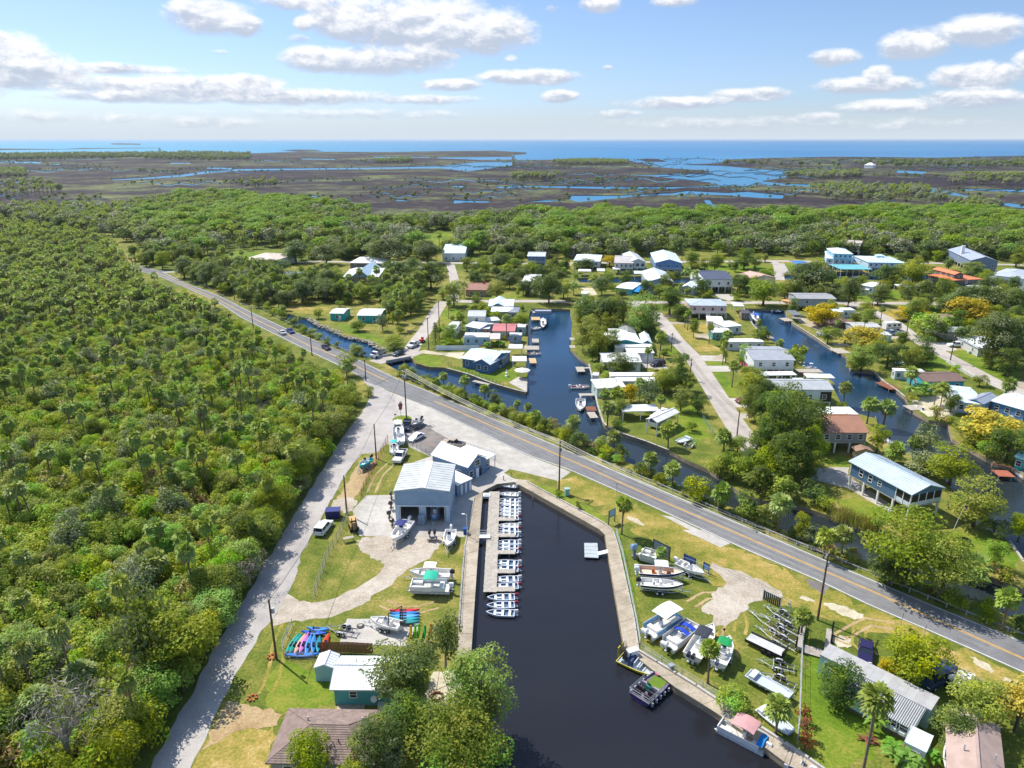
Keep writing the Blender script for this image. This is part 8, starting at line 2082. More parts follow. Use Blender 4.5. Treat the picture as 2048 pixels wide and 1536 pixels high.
for k, a, b, lb, kw in((kH,(1362,425),(1362,515), 'black and white motor boat on the upper canal lift', dict(col=(60,62,70), ttop=(210,214,218))),(kH,(1250,520),(1345,505), 'small white skiff beside the upper canal lift', dict()),(kH,(1200,775),(1345,775), 'brown and white runabout at the boathouse dock', dict(inside=(150,110,90))),(kI,(185,1100),(185,1205), 'white deck boat moored off the grey dock', dict(beam=2.6, inside=(200,200,200))),
(kI,(100,985),(265,985), 'red and white boat on the lift by the long thin dock', dict(inside=(170,110,104))),(kJ,(225,240),(255,300), 'white boat with blue canopy near the canal head', dict(ttop=(50,100,190), beam=2.8)),(kJ,(355,225),(430,222), 'low navy boat at the canal head dock', dict(col=(40,50,90), inside=(60,70,110))),(kJ,(570,605),(650,612), 'white boat on lift posts behind the pink based house', dict(ttop=(210,214,220))),
(kF,(1790,730),(1710,680), 'white boat partly beyond the right frame edge by the orange deck', dict()),(kF,(760,450),(830,490), 'red rigged boat at the corner of the brown roofed house', dict(inside=(170,80,64))),(kL,(735,335),(770,325), 'white boat on the back canal beside the oak', dict()),(kJ,(700,375),(760,395), 'white boat hauled on the bank of the brown bungalow', dict(z=.3)),(kJ,(660,375),(700,385), 'dark covered skiff on the bank of the brown bungalow', dict(z=.3, col=(60,58,60))),(kL,(1720,325),(1780,320), 'blue and white boat by the white silo house', dict(ttop=(70,120,200)))):B_(k, a, b, lb, on=False,**kw)
t = cc_boat(kJ,(1325,880),(1400,930), 'white deck boat tied to the grey dock by the sandy garden', on=False, beam=2.4)
for bxy, lb in(((1195,570), 'first'),((1120,445), 'b')):pass
rb = cc_boat(kJ,(1165,570),(1245,572), 'pale blue rowing boat pulled up on the lawn by the picket fence', on=False, z=.05, col=(150,200,220), seats=False)
cc_boat(kE,(1595,590),(1730,570), 'white covered boat at the roadside behind the right trees', beam=2.2)
def kayak_mesh(L, col, w=.75):
 m = MB(); rings = []
 for i in range(9):
  t = i/8; x = -L/2+L*t; b = max(.03, w/2*math.sin(math.pi*min(max(t, .02), .98))**.7); z = .06+.12*(2*t-1)**2
  rings.append([(x,-b, z+.2),(x,-b*.8, z),(x,0, z-.03),(x, b*.8, z),(x, b, z+.2),(x, b*.5, z+.27),(x,-b*.5, z+.27)])
 m.loft(rings); return m.mesh('kayak_shell', paint(col, .4))
def seat_mesh():
 m = MB(); m.cbox((-.2,0, .33),(1.0, .38, .03)); m.cbox((-.65,0, .45),(.08, .36, .25)); return m.mesh('cockpit', M_black)
SEAT = seat_mesh(); KM = {}
def kayak(loc, rz, L, col, label, tilt=0.0, roll=0.0, group=None):
 t = thing('kayak', label, 'kayak', loc, rz, group)
 key = (round(L,1), col)
 if key not in KM:KM[key] = kayak_mesh(L, col)
 t.rotation_euler = (roll, tilt, rz)
 mpart('hull', KM[key], t); mpart('cockpit', SEAT, t); return t
cols = [((24,150,140), 'teal',(110,760),(185,650)),((24,140,130), 'dark teal',(135,765),(205,655)),((214,166,146), 'peach',(165,765),(230,650)),((196,116,186), 'magenta',(200,765),(250,650)),((70,140,214), 'light blue',(240,765),(268,665)),((60,130,190), 'mid blue',(285,765),(295,660)),((30,146,160), 'blue green',(318,760),(330,665)),((206,70,40), 'red orange',(355,735),(385,660))]
for i,(c_, n_, a, b)in enumerate(cols):
 c, rz, L = line2(kB, a, b, .1); kayak((c.x, c.y, .05+.1*(i%2)), rz,4.2 if L>3 else 3.4, c_, n_+' kayak lying in the row by the utility pole', roll=.35)
c, rz, L = line2(kB,(100,790),(335,785)); kayak((c.x, c.y, .15), rz, L,(30,110,200), 'long blue canoe across the near end of the kayak row')
c, rz, L = line2(kB,(215,632),(385,645)); kayak((c.x, c.y, .15), rz, L,(24,90,190), 'deep blue kayak behind the kayak row'); kayak((c.x+.3, c.y+.8, .15), rz,3.2,(40,130,210), 'mid blue kayak just behind the deep blue one')
rk = thing('kayak_rack', 'tall timber rack frame holding kayaks at the back of the slab', 'rack', P(*kB(880,590)),0)
c0 = rk.location
pp_ = [P(*kB(*v))-c0 for v in((805,635),(895,580),(970,585))]
g = MB()
for v in pp_[:2]:g.tube([(v.x, v.y,0),(v.x, v.y,3.4)], .07,4)
g.build('post', M_steel, rk); g = MB(); g.tube([(pp_[0].x, pp_[0].y,3.4),(pp_[1].x, pp_[1].y,3.4)], .07,4); g.build('beam', M_steel, rk)
for i,(c_, n_)in enumerate((((196,30,60), 'crimson'),((40,120,190), 'steel blue'),((90,160,220), 'sky blue'),((20,150,160), 'teal green'),((30,130,130), 'dark sea green'))):
 c, rz, L = line2(kB,(815,495+i*18),(1000,490+i*20)); kayak((c.x, c.y, .25), rz,4.4, c_, n_+' kayak in the stack beneath the timber rack')
for i,(c_, n_, x)in enumerate((((226,170,20), 'golden yellow',955),((110,200,30), 'lime',1010),((40,170,80), 'green',1050),((190,120,30), 'orange brown',1090),((120,200,40), 'small lime',985))):
 v = P(*kB(x,690-10*(i%2))); kayak((v.x, v.y,1.35), .4,2.9, c_, n_+' kayak standing upright at the fence corner', tilt=-1.35)
v = P(*kE(1545,1080)); pb = kayak((v.x, v.y,1.2),1.1,3.2,(236,236,236), 'white paddle board leaning at the timber fence by the pink roof', tilt=-.9)
kayak(P(*kF(285,548)), .2,3.2,(90,190,40), 'lime kayak lying on the lawn by the brown roofed house'); kayak(P(*kF(270,535)), .2,3.0,(50,150,180), 'blue kayak behind the lime lawn kayak')
CARS = {'sedan':(4.7,1.82,1.42, .62), 'suv':(4.8,1.92,1.75, .75), 'pickup':(5.6,1.98,1.85, .85), 'van':(5.3,2.0,2.1, .8)}
def car(k, a, label, heading_to, kind='sedan', col=(230,230,232), z=0.0, cat=None, group=None):
 L, Wd, Ht, bl = CARS[kind]
 c = P(*k(*a), z); q = P(*k(*heading_to), z); rz = math.atan2(q.y-c.y, q.x-c.x)
 t = thing({'pickup':'pickup_truck', 'van':'van', 'suv':'parked_car'}.get(kind, 'car'), label, cat or{'pickup':'pickup', 'van':'van'}.get(kind, 'car'), c, rz, group)
 x, y = L/2, Wd/2
 pr = {'sedan':[(-x, .35),(-x+.05, .85),(-x+.5, .98),(.9, .95),(x-.35, .78),(x, .62),(x, .3)], 'suv':[(-x, .4),(-x,1.0),(-x+.1,1.1),(1.0,1.08),(x-.25, .95),(x, .75),(x, .35)], 'pickup':[(-x, .5),(-x,1.1),(.9,1.12),(x-.2,1.08),(x, .9),(x, .4)], 'van':[(-x, .4),(-x,1.15),(1.7,1.15),(x-.15, .98),(x, .7),(x, .35)]}[kind]
 b = MB(); rings = []
 for yy, ins in((-y, .06),(-y+.1,0),(y-.1,0),(y, .06)):rings.append([(px_*(1-ins*.4), yy, z_-(ins if z_>.6 else-ins))for px_, z_ in pr])
 b.loft(rings); b.build('body', paint(col, .25), t)
 c0, c1, d0, d1 = {'sedan':(-1.75,1.0,-1.0, .25), 'suv':(-2.3,1.05,-2.1, .35), 'pickup':(-.75,1.15,-.6, .5), 'van':(-2.6,1.75,-2.5,1.0)}[kind]
 zb = pr[2][1]-.04; zt = Ht-.07
 g = MB(); g.loft([[(c0,-y*.92, zb),(c1,-y*.92, zb),(c1, y*.92, zb),(c0, y*.92, zb)],[(d0,-y*.78, zt),(d1,-y*.78, zt),(d1, y*.78, zt),(d0, y*.78, zt)]]); g.build('windows', M_glass, t)
 r = MB(); r.box(d0-.05, d1+.05,-y*.8, y*.8, zt-.01, Ht); r.build('roof', paint(col, .25), t)
 pl = MB()
 for s in(-1,1):
  for p0, p1 in((c0, d0),(c1, d1),((c0+c1)/2,(d0+d1)/2)):pl.tube([(p0, s*y*.925, zb),(p1, s*y*.785, zt)], .05,4)
 pl.build('pillars', paint(col, .25), t)
 if kind=='pickup':
  bd = MB(); bd.box(-x+.12, c0-.1,-y+.12, y-.12,1.1,1.13); bd.build('truck_bed', M_black, t)
  bd = MB(); bd.box(-x, c0,-y,-y+.1,1.05,1.32); bd.box(-x, c0, y-.1, y,1.05,1.32); bd.box(-x,-x+.1,-y+.1, y-.1,1.05,1.32); bd.build('bed_wall', paint(col, .25), t)
 for sx in(-.3, .31):
  for s in(-1,1):
   w = MB(); w.cyl((sx*L, s*(y-.1), .34), .34 if kind!='pickup' else .4, .24,12,0, 'Y'); wo = w.build('wheel', M_rubber, t)
   w = MB(); w.cyl((sx*L, s*(y-.08), .34), .2, .24,8,0, 'Y'); w.build('rim', M_alu, wo)
 for s in(-1,1):
  h = MB(); h.cbox((x-.06, s*y*.7, pr[-2][1]+.02),(.12, .4, .14)); h.build('headlight', paint((240,240,236), .2), t)
  h = MB(); h.cbox((-x+.02, s*y*.8, pr[1][1]-.12),(.08, .26, .2)); h.build('tail_light', paint((170,24,24), .3), t)
 return t
car(kA,(215,1270), 'white suv parked on the grass by the wire fence',(275,1195), 'suv')
car(kA,(905,625), 'white pickup with empty bed parked behind the barn',(860,690), 'pickup',(226,222,214))
car(kA,(1050,445), 'white sedan parked in the lot behind the fence',(1000,470), 'sedan',(236,238,240))
car(kA,(1385,510), 'tan pickup with dark bed behind the white office roof',(1300,490), 'pickup',(176,160,140))
car(kA,(965,345), 'dark pickup hitched to the small grey boat',(945,420), 'pickup',(52,54,62))
car(kG,(555,925), 'silver car driving nearest on the far stretch of highway',(500,890), 'sedan',(206,208,212), .025)
car(kG,(628,912), 'blue car driving in the far lane of the highway',(680,945), 'sedan',(52,58,130), .025)
car(kG,(945,1058), 'dark maroon car driving along the middle of the highway',(1000,1090), 'sedan',(64,48,60), .025)
car(kG,(1590,1112), 'dark sedan crossing the little bridge',(1500,1140), 'sedan',(44,60,72), .03)
car(kG,(1722,1040), 'white pickup on the side street towing a red cart',(1660,1070), 'pickup',(226,228,230), .03)
car(kI,(882,775), 'dark suv parked on the pad beside the white house',(850,780), 'suv',(46,44,52))
car(kI,(1665,1105), 'maroon suv parked in the drive east of the street',(1620,1110), 'suv',(112,50,50))
car(kJ,(1590,450), 'white pickup in the driveway of the oak house',(1540,450), 'pickup',(226,230,234))
car(kJ,(915,255), 'white van parked beside the brown bungalow',(960,258), 'van',(236,238,240))
car(kJ,(1150,370), 'silver blue pickup beside the little turquoise shed',(1100,372), 'pickup',(150,172,196))
car(kE,(1042,410), 'dark purple car facing the mobile home',(1040,440), 'sedan',(44,38,80))
car(kE,(1490,585), 'dark blue van with folded canopy under the right trees',(1460,600), 'van',(44,62,96))
car(kE,(1480,500), 'car almost hidden behind the roadside tree',(1440,480), 'sedan',(90,96,96))
car(kL,(945,190), 'white car behind the large pale blue house',(960,188), 'sedan')
car(kL,(1540,445), 'dark suv by the orange roofed house',(1570,448), 'suv',(50,52,56))
car(kL,(1580,460), 'silver car by the orange roofed house',(1560,462), 'sedan',(200,204,210))
car(kK,(1780,500), 'dark car in the undercroft of the white pillar house',(1780,520), 'sedan',(44,44,50))
def flatbed():
 c = P(*kG(1415,1125), .03); q = P(*kG(1350,1150), .03); t = thing('flatbed_truck', 'white cab flatbed truck turning off the bridge onto the highway', 'truck', c, math.atan2(q.y-c.y, q.x-c.x))
 b = MB(); b.box(1.2,3.2,-1,1, .6,1.3); b.loft([[(1.2,-1,1.3),(2.6,-1,1.3),(2.6,1,1.3),(1.2,1,1.3)],[(1.25,-.85,2.1),(2.1,-.85,2.1),(2.1, .85,2.1),(1.25, .85,2.1)]]); b.build('cab', paint((236,238,240), .3), t)
 b = MB(); b.box(2.05,2.62,-.8, .8,1.36,2.0); b.build('windscreen', M_glass, t)
 b = MB(); b.box(-3.4,1.1,-1.15,1.15, .95,1.1); b.box(1.0,1.12,-1.15,1.15,1.1,2.0); b.build('flat_deck', M_steel, t)
 for x in(2.3,-1.9):
  for s in(-1,1):w = MB(); w.cyl((x, s*.95, .42), .42, .3,12,0, 'Y'); w.build('wheel', M_rubber, t)
flatbed()
def cart(loc, rz, label, col=(190,60,44)):
 t = thing('utility_cart', label, 'cart', loc, rz)
 b = MB(); b.box(-1.2,1.2,-.8, .8, .45, .6); b.build('deck', M_steel, t); b = MB(); b.box(-.5, .9,-.5, .5, .6,1.1); b.box(-.9,-.5,-.4, .4, .6,1.7); b.build('machine_body', paint(col), t)
 for x in(-.7, .7):
  for s in(-1,1):w = MB(); w.cyl((x, s*.85, .35), .35, .25,10,0, 'Y'); w.build('wheel', M_rubber, t)
 b = MB(); b.tube([(1.2,0, .5),(2.2,0, .5)], .06,4); b.build('hitch', M_steel, t)
cart(P(*kG(1795,1000), .03), heading(P(*kG(1795,1000)), P(*kG(1722,1040))), 'red and tan machine on the cart behind the white pickup')
def forklift():
 c = P(*kA(485,1260)); t = thing('forklift', 'old tan yard forklift at the corner of the concrete apron', 'forklift', c,-1.2)
 b = MB(); b.box(-1.2, .9,-.6, .6, .35,1.15); b.box(-1.3,-.7,-.55, .55,1.15,1.5); b.build('body', paint((170,140,90), .6), t)
 b = MB()
 for x in(-.8, .8):
  for s in(-.5, .5):b.tube([(x, s,1.1),(x*.9, s,2.2)], .05,4)
 b.box(-.9, .8,-.6, .6,2.2,2.28); b.build('guard', paint((196,160,110)), t)
 b = MB()
 for s in(-.35, .35):b.box(1.0,1.12, s-.07, s+.07, .1,2.9)
 b.build('mast', M_steel, t); b = MB(); b.box(1.12,2.2,-.4,-.28, .15, .2); b.box(1.12,2.2, .28, .4, .15, .2); b.build('fork', M_steel, t)
 for x in(-.75, .65):
  for s in(-1,1):w = MB(); w.cyl((x, s*.62, .38), .38, .3,10,0, 'Y'); w.build('wheel', M_rubber, t)
forklift()
def motorhome(k, a, b, label, L=7.5):
 c, rz, _ = line2(k, a, b); t = thing('motorhome', label, 'motorhome', c, rz)
 g = MB(); g.loft([[(-L/2, y, .6),(L/2, y, .6),(L/2+.0, y,1.6),(L/2-.5, y,3.0),(-L/2, y,3.05)]for y in(-1.2,1.2)]); g.build('body', paint((232,230,226), .35), t)
 g = MB(); g.quad((L/2-.02,-1.0,1.7),(L/2-.02,1.0,1.7),(L/2-.4,1.0,2.75),(L/2-.4,-1.0,2.75)); g.build('windscreen', M_glass, t)
 for x in(-2, .2,2):
  for s in(-1,1):g = MB(); g.cbox((x, s*1.205,2.1),(1.0, .03, .7)); g.build('window', M_glass, t)
 g = MB(); g.box(-L/2+.2, L/2-.4,-1.22,-1.203,1.0,1.25); g.box(-L/2+.2, L/2-.4,1.203,1.22,1.0,1.25); g.build('stripe', paint((120,130,150)), t)
 g = MB(); g.cbox((.4,0,3.15),(.8, .7, .25)); g.build('air_conditioner', M_white, t)
 for x in(-L*.28, L*.3):
  for s in(-1,1):w = MB(); w.cyl((x, s*1.08, .42), .42, .28,12,0, 'Y'); w.build('wheel', M_rubber, t)
motorhome(kI,(960,1260),(830,1350), 'cream motorhome parked under the white metal carport')
motorhome(kJ,(2040,545),(1965,530), 'white camper trailer at the right edge under the oak',7.0)
motorhome(kJ,(1110,340),(1195,335), 'white motorhome beside the grey trailer house',6.5)
def post_fence(pts, label, h=1.2, step=2.5, kind='chain', name='wire_fence', mpost=None, cat='fence', k=FULL):
 wp_ = [P(*k(*p))for p in pts]; o = wp_[0]; t = thing(name, label, cat, o)
 ln = [v-o for v in wp_]; st = resample(ln, step); mp = mpost or M_metal
 pm = MB(); pm.tube([(0,0,-.2),(0,0, h+.06)], .045 if kind!='rail' else .08,5); pme = pm.mesh('post', mp)
 for v in st:q = mpart('post', pme, t); q.location = (v.x, v.y,0)
 fine = resample(ln, step/2)
 if kind=='chain':
  g = MB()
  for z_ in(h, h*.5, .08):g.tube([(v.x, v.y, z_)for v in fine], .022,4)
  g.build('rail', mp, t)
  g = MB()
  for v in resample(ln, .35):g.tube([(v.x, v.y, .08),(v.x, v.y, h)], .008,3, cap=False)
  for i in range(1,6):g.tube([(v.x, v.y, h*i/6)for v in fine], .007,3, cap=False)
  q = g.build('wire_mesh', mp, t); q['kind'] = 'stuff'
 elif kind=='panel':
  for a, b in zip(st, st[1:]):
   m_ = (a+b)/2; g = MB(); g.cbox((m_.x, m_.y, h/2+.05),((b-a).length*.97, .05, h-.1),0, math.atan2(b.y-a.y, b.x-a.x)); g.build('panel', mp, t)
 elif kind=='boards':
  bd = resample(ln, .19); bmm = MB(); bmm.box(-.085, .085,-.012, .012, .05, h); bme = bmm.mesh('board', mp)
  for a, b in zip(bd, bd[1:]):
   q = mpart('board', bme, t); q.location = ((a.x+b.x)/2,(a.y+b.y)/2, .015*math.sin(a.x*9)); q.rotation_euler = (0,0, math.atan2(b.y-a.y, b.x-a.x))
 elif kind=='picket':
  pk_ = resample(ln, .32); bmm = MB(); bmm.prism([(-.05,-.012),(.05,-.012),(.05, .012),(-.05, .012)], .08, h); bme = bmm.mesh('picket', mp)
  for a, b in zip(pk_[:280], pk_[1:281]):
   q = mpart('picket', bme, t); q.location = (a.x, a.y,0); q.rotation_euler = (0,0, math.atan2(b.y-a.y, b.x-a.x))
  g = MB()
  for z_ in(.3, h-.2):g.tube([(v.x, v.y, z_)for v in fine], .035,4)
  g.build('rail', mp, t)
 elif kind=='rail':
  g = MB(); prof = [(.1, .52),(.04, .58),(.1, .64),(.04, .70),(.1, .76)]
  v3 = [Vector(v)for v in fine]; rings = []
  for i, v in enumerate(v3):
   d = (v3[min(i+1, len(v3)-1)]-v3[max(i-1,0)]); d.normalize(); n = Vector((d.y,-d.x))if mpost is None else Vector((-d.y, d.x))
   rings.append([(v.x+n.x*a, v.y+n.y*a, z_)for a, z_ in prof])
  g.loft(rings,0, False, False); g.build('beam', mat('guard_rail_steel',(150,148,146), .5, .25,1.5, metal=.3, stain=.5), t)
 return t
GU = [(2200,1338),(2048,1277),(1875,1208),(1792,1173),(1640,1110),(1509,1055),(1300,966),(1225,935),(1050,860),(930,812),(850,775),(796,752)]
post_fence(GU, 'long steel guard rail between highway and roadside canal', .78,2.6, 'rail', 'guard_rail', None, 'guard rail')
post_fence(K(kG,[(1290,1140),(1150,1095),(1000,1035),(880,975),(700,880),(500,780),(380,710),(260,690),(120,640),(0,585)])+[(410,574),(372,562)], 'steel guard rail along the far highway before the bridge', .78,3.0, 'rail', 'guard_rail', None, 'guard rail')
post_fence(K(kA,[(795,470),(700,650),(640,780),(580,900),(545,1000)]), 'wire fence with rusty posts between lane and barn yard',1.8,2.4, mpost=M_redwood)
post_fence(K(kA,[(440,1140),(380,1280),(320,1400),(240,1536)])+[(640,1160),(627,1200)], 'wire fence running down from the concrete apron',1.8,2.2, mpost=M_wood)
post_fence(K(kA,[(940,460),(1000,510),(1100,560),(1190,590)]), 'grey chain link fence along the parking bays',1.5,1.5)
post_fence(K(kA,[(1590,560),(1700,600),(1790,650)]), 'low rail fence on the road side of the marina office',1.0,1.6)
post_fence([(1232,1066),(1245,1108),(1272,1240),(1282,1300)], 'wire fence along the grass edge of the right walkway',1.0,4.2)
post_fence([(1284,1300),(1350,1342),(1405,1376),(1465,1415)], 'wire fence on the boat yard edge above the second walkway',1.0,3.2)
post_fence(K(kE,[(640,180),(640,400),(630,700),(615,1000)]), 'long chain link fence dividing boat yard and mobile home lawn',1.7,3.0)
post_fence(K(kD,[(700,300),(860,360),(985,420)]), 'chain link fence between the sign boards and the yard gate',1.6,2.4)
post_fence(K(kB,[(1310,70),(1290,300),(1275,520),(1268,620)]), 'thin rail fence along the land side of the left walkway',1.0,2.4)
post_fence(K(kB,[(340,762),(520,760),(700,770)]), 'brown board fence between slab and cottage',1.8,2.4, 'boards', 'board_fence', M_redwood)
post_fence(K(kB,[(880,715),(1110,722)]), 'grey deck rail at the end of the board fence',1.1,1.2, 'chain', 'deck_rail', M_wood)
post_fence(K(kB,[(150,580),(85,720),(95,800),(330,805)]), 'low wire pen around the kayak row',1.3,2.2)
post_fence(K(kH,[(265,722),(420,722),(600,722),(745,718)]), 'long white vinyl fence behind the blue bungalow drive',1.7,2.4, 'panel', 'vinyl_fence', paint((226,232,240)))
post_fence(K(kJ,[(1520,555),(1600,605),(1712,668)]), 'white picket fence along the right hand street',1.4,2.4, 'picket', 'picket_fence', M_white)
post_fence(K(kI,[(1180,1065),(1240,1170),(1300,1270),(1390,1400)]), 'pale green wire fence across the bright lawn',1.1,2.2, mpost=paint((110,160,130)))
post_fence(K(kF,[(260,740),(395,755)]), 'low railing at the edge of the raised house yard', .9,1.4)
post_fence(K(kE,[(1560,1010),(1650,1040)]), 'timber privacy fence beside the pink roof',1.7,1.8, 'boards', 'board_fence', M_wood)
post_fence(K(kI,[(740,752),(965,752)]), 'white fence behind the dark suv pad',1.4,2.4, 'panel', 'vinyl_fence', paint((206,210,212)))
post_fence(K(kH,[(390,880),(620,955),(850,1045),(960,1085)]), 'thin black railing along the seawall of the canal point', .9,1.6, mpost=M_black)
POLES = []
def pole(k, b, ty, label, arms=1, trans=0, r=.15):
 px_ = k(*b); base, h, _ = size_at(px_[0], px_[1], k(0, ty)[1],1)
 h = max(6.5, min(h,14)); t = thing('utility_pole', label, 'pole', base, .9)
 g = MB(); g.tube([(0,0,-.3),(0,0, h)],[r*1.15, r*.75],8); g.build('pole', mat('pole_wood',(92,80,68), .9, .2,3), t)
 for i in range(arms):
  g = MB(); z_ = h-.35-i*.9; g.box(-1.1,1.1, .08, .2, z_-.06, z_+.06); ao = g.build('crossarm', M_wood, t)
  for q in(-1,-.4, .4,1):g = MB(); g.cyl((q, .14, z_+.13), .05, .14,6); g.build('insulator', paint((190,190,186)), ao)
 for i in range(trans):
  g = MB(); a_ = i*2.1; g.cyl((.38*math.cos(a_), .38*math.sin(a_), h-1.9), .22, .75,10); g.build('transformer', paint((176,182,186)), t)
 POLES.append((t, base, h)); return t
pl = {}
for key, k, b, ty, lb, ar, tr in(('m1', FULL,(813,836),738, 'tall utility pole with three transformers on the grass island',1,3),('m2', FULL,(752.7,917),848, 'utility pole beside the rusty wire fence',0,0),('m3', FULL,(694,1029),951, 'utility pole by the dumpster on the lane',0,0),('m4', FULL,(553,1318),1199, 'utility pole standing beside the kayak row',0,1),
('r1', FULL,(1118,981),882, 'utility pole on the strip above the basin corner',1,1),('r2', FULL,(1635,1240),1107, 'tall utility pole with transformer at the boat yard edge',1,1),('w1', kG,(302,918),690, 'leaning utility pole beside the far highway',1,0),('w2', kG,(1300,1345),1155, 'utility pole in front of the bridge turning',1,0),('w3', kG,(820,1120),900, 'utility pole among the roadside bushes on the left',0,0),('s1', kG,(1858,1068),780, 'utility pole by the tiered conifer',1,0),('s2', kG,(1953,882),630, 'utility pole farther up the side street',1,0),
('c1', kI,(1172,905),715, 'street pole with lamp arm beside the dark upright tree',1,1),('c2', kI,(1003,655),480, 'street pole near the garage palm',1,1),('c3', kI,(870,392),300, 'street pole by the tallest bright tree',0,0),('c4', kI,(1598,1412),1290, 'short utility pole at the street end',0,0),('c5', kI,(982,300),140, 'tall thin pole in the pointed dark tree',0,0),
('e1', kJ,(1008,278),110, 'utility pole opposite the street corner',1,0),('e2', kJ,(1240,452),270, 'utility pole beside the lawn along the right street',1,0),('e3', kJ,(1548,556),370, 'utility pole at the picket fence end',1,0),('e4', kJ,(1938,656),550, 'utility pole on the shaded right lawn',0,1),('b1', kL,(303,225),100, 'utility pole at the edge of the back wood',1,1),('b2', kK,(1490,250),120, 'utility pole behind the long balcony house',1,1),('b3', kL,(1425,200),95, 'utility pole in the back wood at right',1,0)):
 pl[key] = pole(k, b, ty, lb, ar, tr)
def wires(a, b, label, n=3, sag=1.0):
 (ta, pa, ha),(tb_, pb_, hb) = [next(q for q in POLES if q[0]is pl[x])for x in(a, b)]
 t = thing('overhead_wire', label, 'wire', pa)
 for i in range(n):
  o = (i-(n-1)/2)*.7; g = MB(); pts = []
  for j in range(9):
   u = j/8; v = Vector(pa).lerp(Vector(pb_), u)-Vector(pa); pts.append((v.x+o*.62, v.y+o*.78,(ha-.2)+(hb-ha)*u-sag*4*u*(1-u)))
  g.tube(pts, .036,3, cap=False); g.build('cable', M_black, t)
for a, b, lb in(('m1', 'r1', 'power wires from the grass island pole to the basin corner pole'),('r1', 'r2', 'power wires along the boat yard'),('m1', 'm2', 'service wire from the island pole to the fence pole'),('m2', 'm3', 'service wire along the lane beside the fence'),('m3', 'm4', 'service wire along the lane to the kayak pole'),('m1', 'w2', 'power wires from the island pole to the bridge pole'),('w2', 'w1', 'power wires beside the far highway'),('w2', 's1', 'wires across the bridge pond'),('s1', 's2', 'wires up the side street'),('c4', 'c1', 'wires above the middle street'),('c1', 'c2', 'wires farther up the middle street'),('e1', 'e2', 'wires along the right street'),('e2', 'e3', 'wires above the picket fence lawn'),('e3', 'e4', 'wires to the shaded right lawn')):wires(a, b, lb,1 if 'service' in lb else 3)
def board_sign(k, a, b, label, z0, z1, col, frame=(60,60,64), posts=2, side=1):
 p, q = P(*k(*a)), P(*k(*b)); c = (p+q)/2; L = (q-p).length; t = thing('sign_board', label, 'sign', c, math.atan2(q.y-p.y, q.x-p.x))
 g = MB(); g.box(-L/2+.06, L/2-.06,-.03, .03, z0, z1); g.build('panel', paint(col, .5), t)
 g = MB(); g.box(-L/2, L/2,-.05, .05, z1+.002, z1+.1); g.box(-L/2, L/2,-.05, .05, z0-.1, z0-.002); g.build('frame', paint(frame), t)
 for s in(-1,1):g = MB(); g.box(s*L/2-.07, s*L/2+.07,-.055, .055,-.1, z1+.12); g.build('post', paint(frame), t)
 return t
board_sign(kD,(450,195),(590,268), 'large sign board with black frame seen from behind', .5,2.6,(120,128,140),(40,44,56))
board_sign(kD,(712,290),(808,335), 'blue sheeted panel on the chain link fence', .3,1.9,(76,112,170))
board_sign(kD,(880,350),(925,375), 'small blue sign on the chain link fence', .6,1.6,(96,150,214))
board_sign(kC,(1042,525),(1100,495), 'pale blue sign between two dark posts by the lone palm',1.5,2.7,(150,190,226))
def small_sign(k, b, label, col, h=2.2, w=.6, hh=.8):
 t = thing('road_sign', label, 'sign', P(*k(*b)), .9); g = MB(); g.cyl((0,0, h/2), .04, h,6); g.build('post', M_metal, t); g = MB(); g.box(-w/2, w/2,-.06,-.04, h-hh, h+.05); g.build('panel', paint(col, .5), t)
small_sign(kE,(1268,225), 'grey backed road sign beside the highway at right',(120,122,126)); small_sign(kC,(1118,195), 'thin marker post beside the highway edge',(60,60,64),1.5, .2, .4); small_sign(kE,(1415,290), 'dark post sign beside the highway by the roadside tree',(50,52,56),1.8, .3, .5)
small_sign(kF,(885,1440), 'grey road sign behind the guard rail',(120,120,120),1.9)
t = thing('marina_sign', 'tall roadside sign with stacked reddish and white shapes on the grass island', 'sign', P(*kA(912,245)), .6)
g = MB(); g.cyl((0,0,1.6), .06,3.2,6); g.build('post', M_metal, t)
for z_, r_, c_ in((2.4, .5,(176,96,96)),(3.2, .62,(150,70,76)),(3.9, .4,(226,222,216))):g = MB(); g.cyl((0,-.02, z_), r_, .12,12,0, 'Y'); g.build('disc', paint(c_), t)
t = thing('mailbox', 'dark mailbox on a post at the grass island', 'mailbox', P(*kA(862,258))); g = MB(); g.cyl((0,0, .5), .05,1.0,6); g.build('post', M_wood, t); g = MB(); g.cyl((0,0,1.1), .16, .5,8,0, 'X'); g.build('box', M_black, t)
il = sheet('grass_island', ragged(smooth_poly(wpoly(K(kA,[(825,265),(900,225),(1000,235),(1010,265),(940,295),(850,285)])),2), .15, .5,7), .021, M_lawn)
t = thing('yard_gate', 'dark slatted double gate with wire wings at the boat yard entrance', 'gate', P(*kD(1500,650)), heading(P(*kD(1420,610)), P(*kD(1650,720))))
L = (P(*kD(1420,610))-P(*kD(1650,720))).length
for i in range(9):g = MB(); g.cbox((-L/2+.2+i*.3,0, .95),(.24, .04,1.6)); g.build('slat', mat('dark_green_slat',(40,56,56), .6, .15,3), t)
for s in(-L/2,-L/2+2.8, L/2):g = MB(); g.cyl((s, .0,1.0), .06,2.1,6); g.build('post', M_metal, t)
g = MB()
for z_ in(.2,1.0,1.75):g.tube([(-L/2, .05, z_),(L/2, .05, z_)], .03,4)
g.build('rail', M_metal, t)
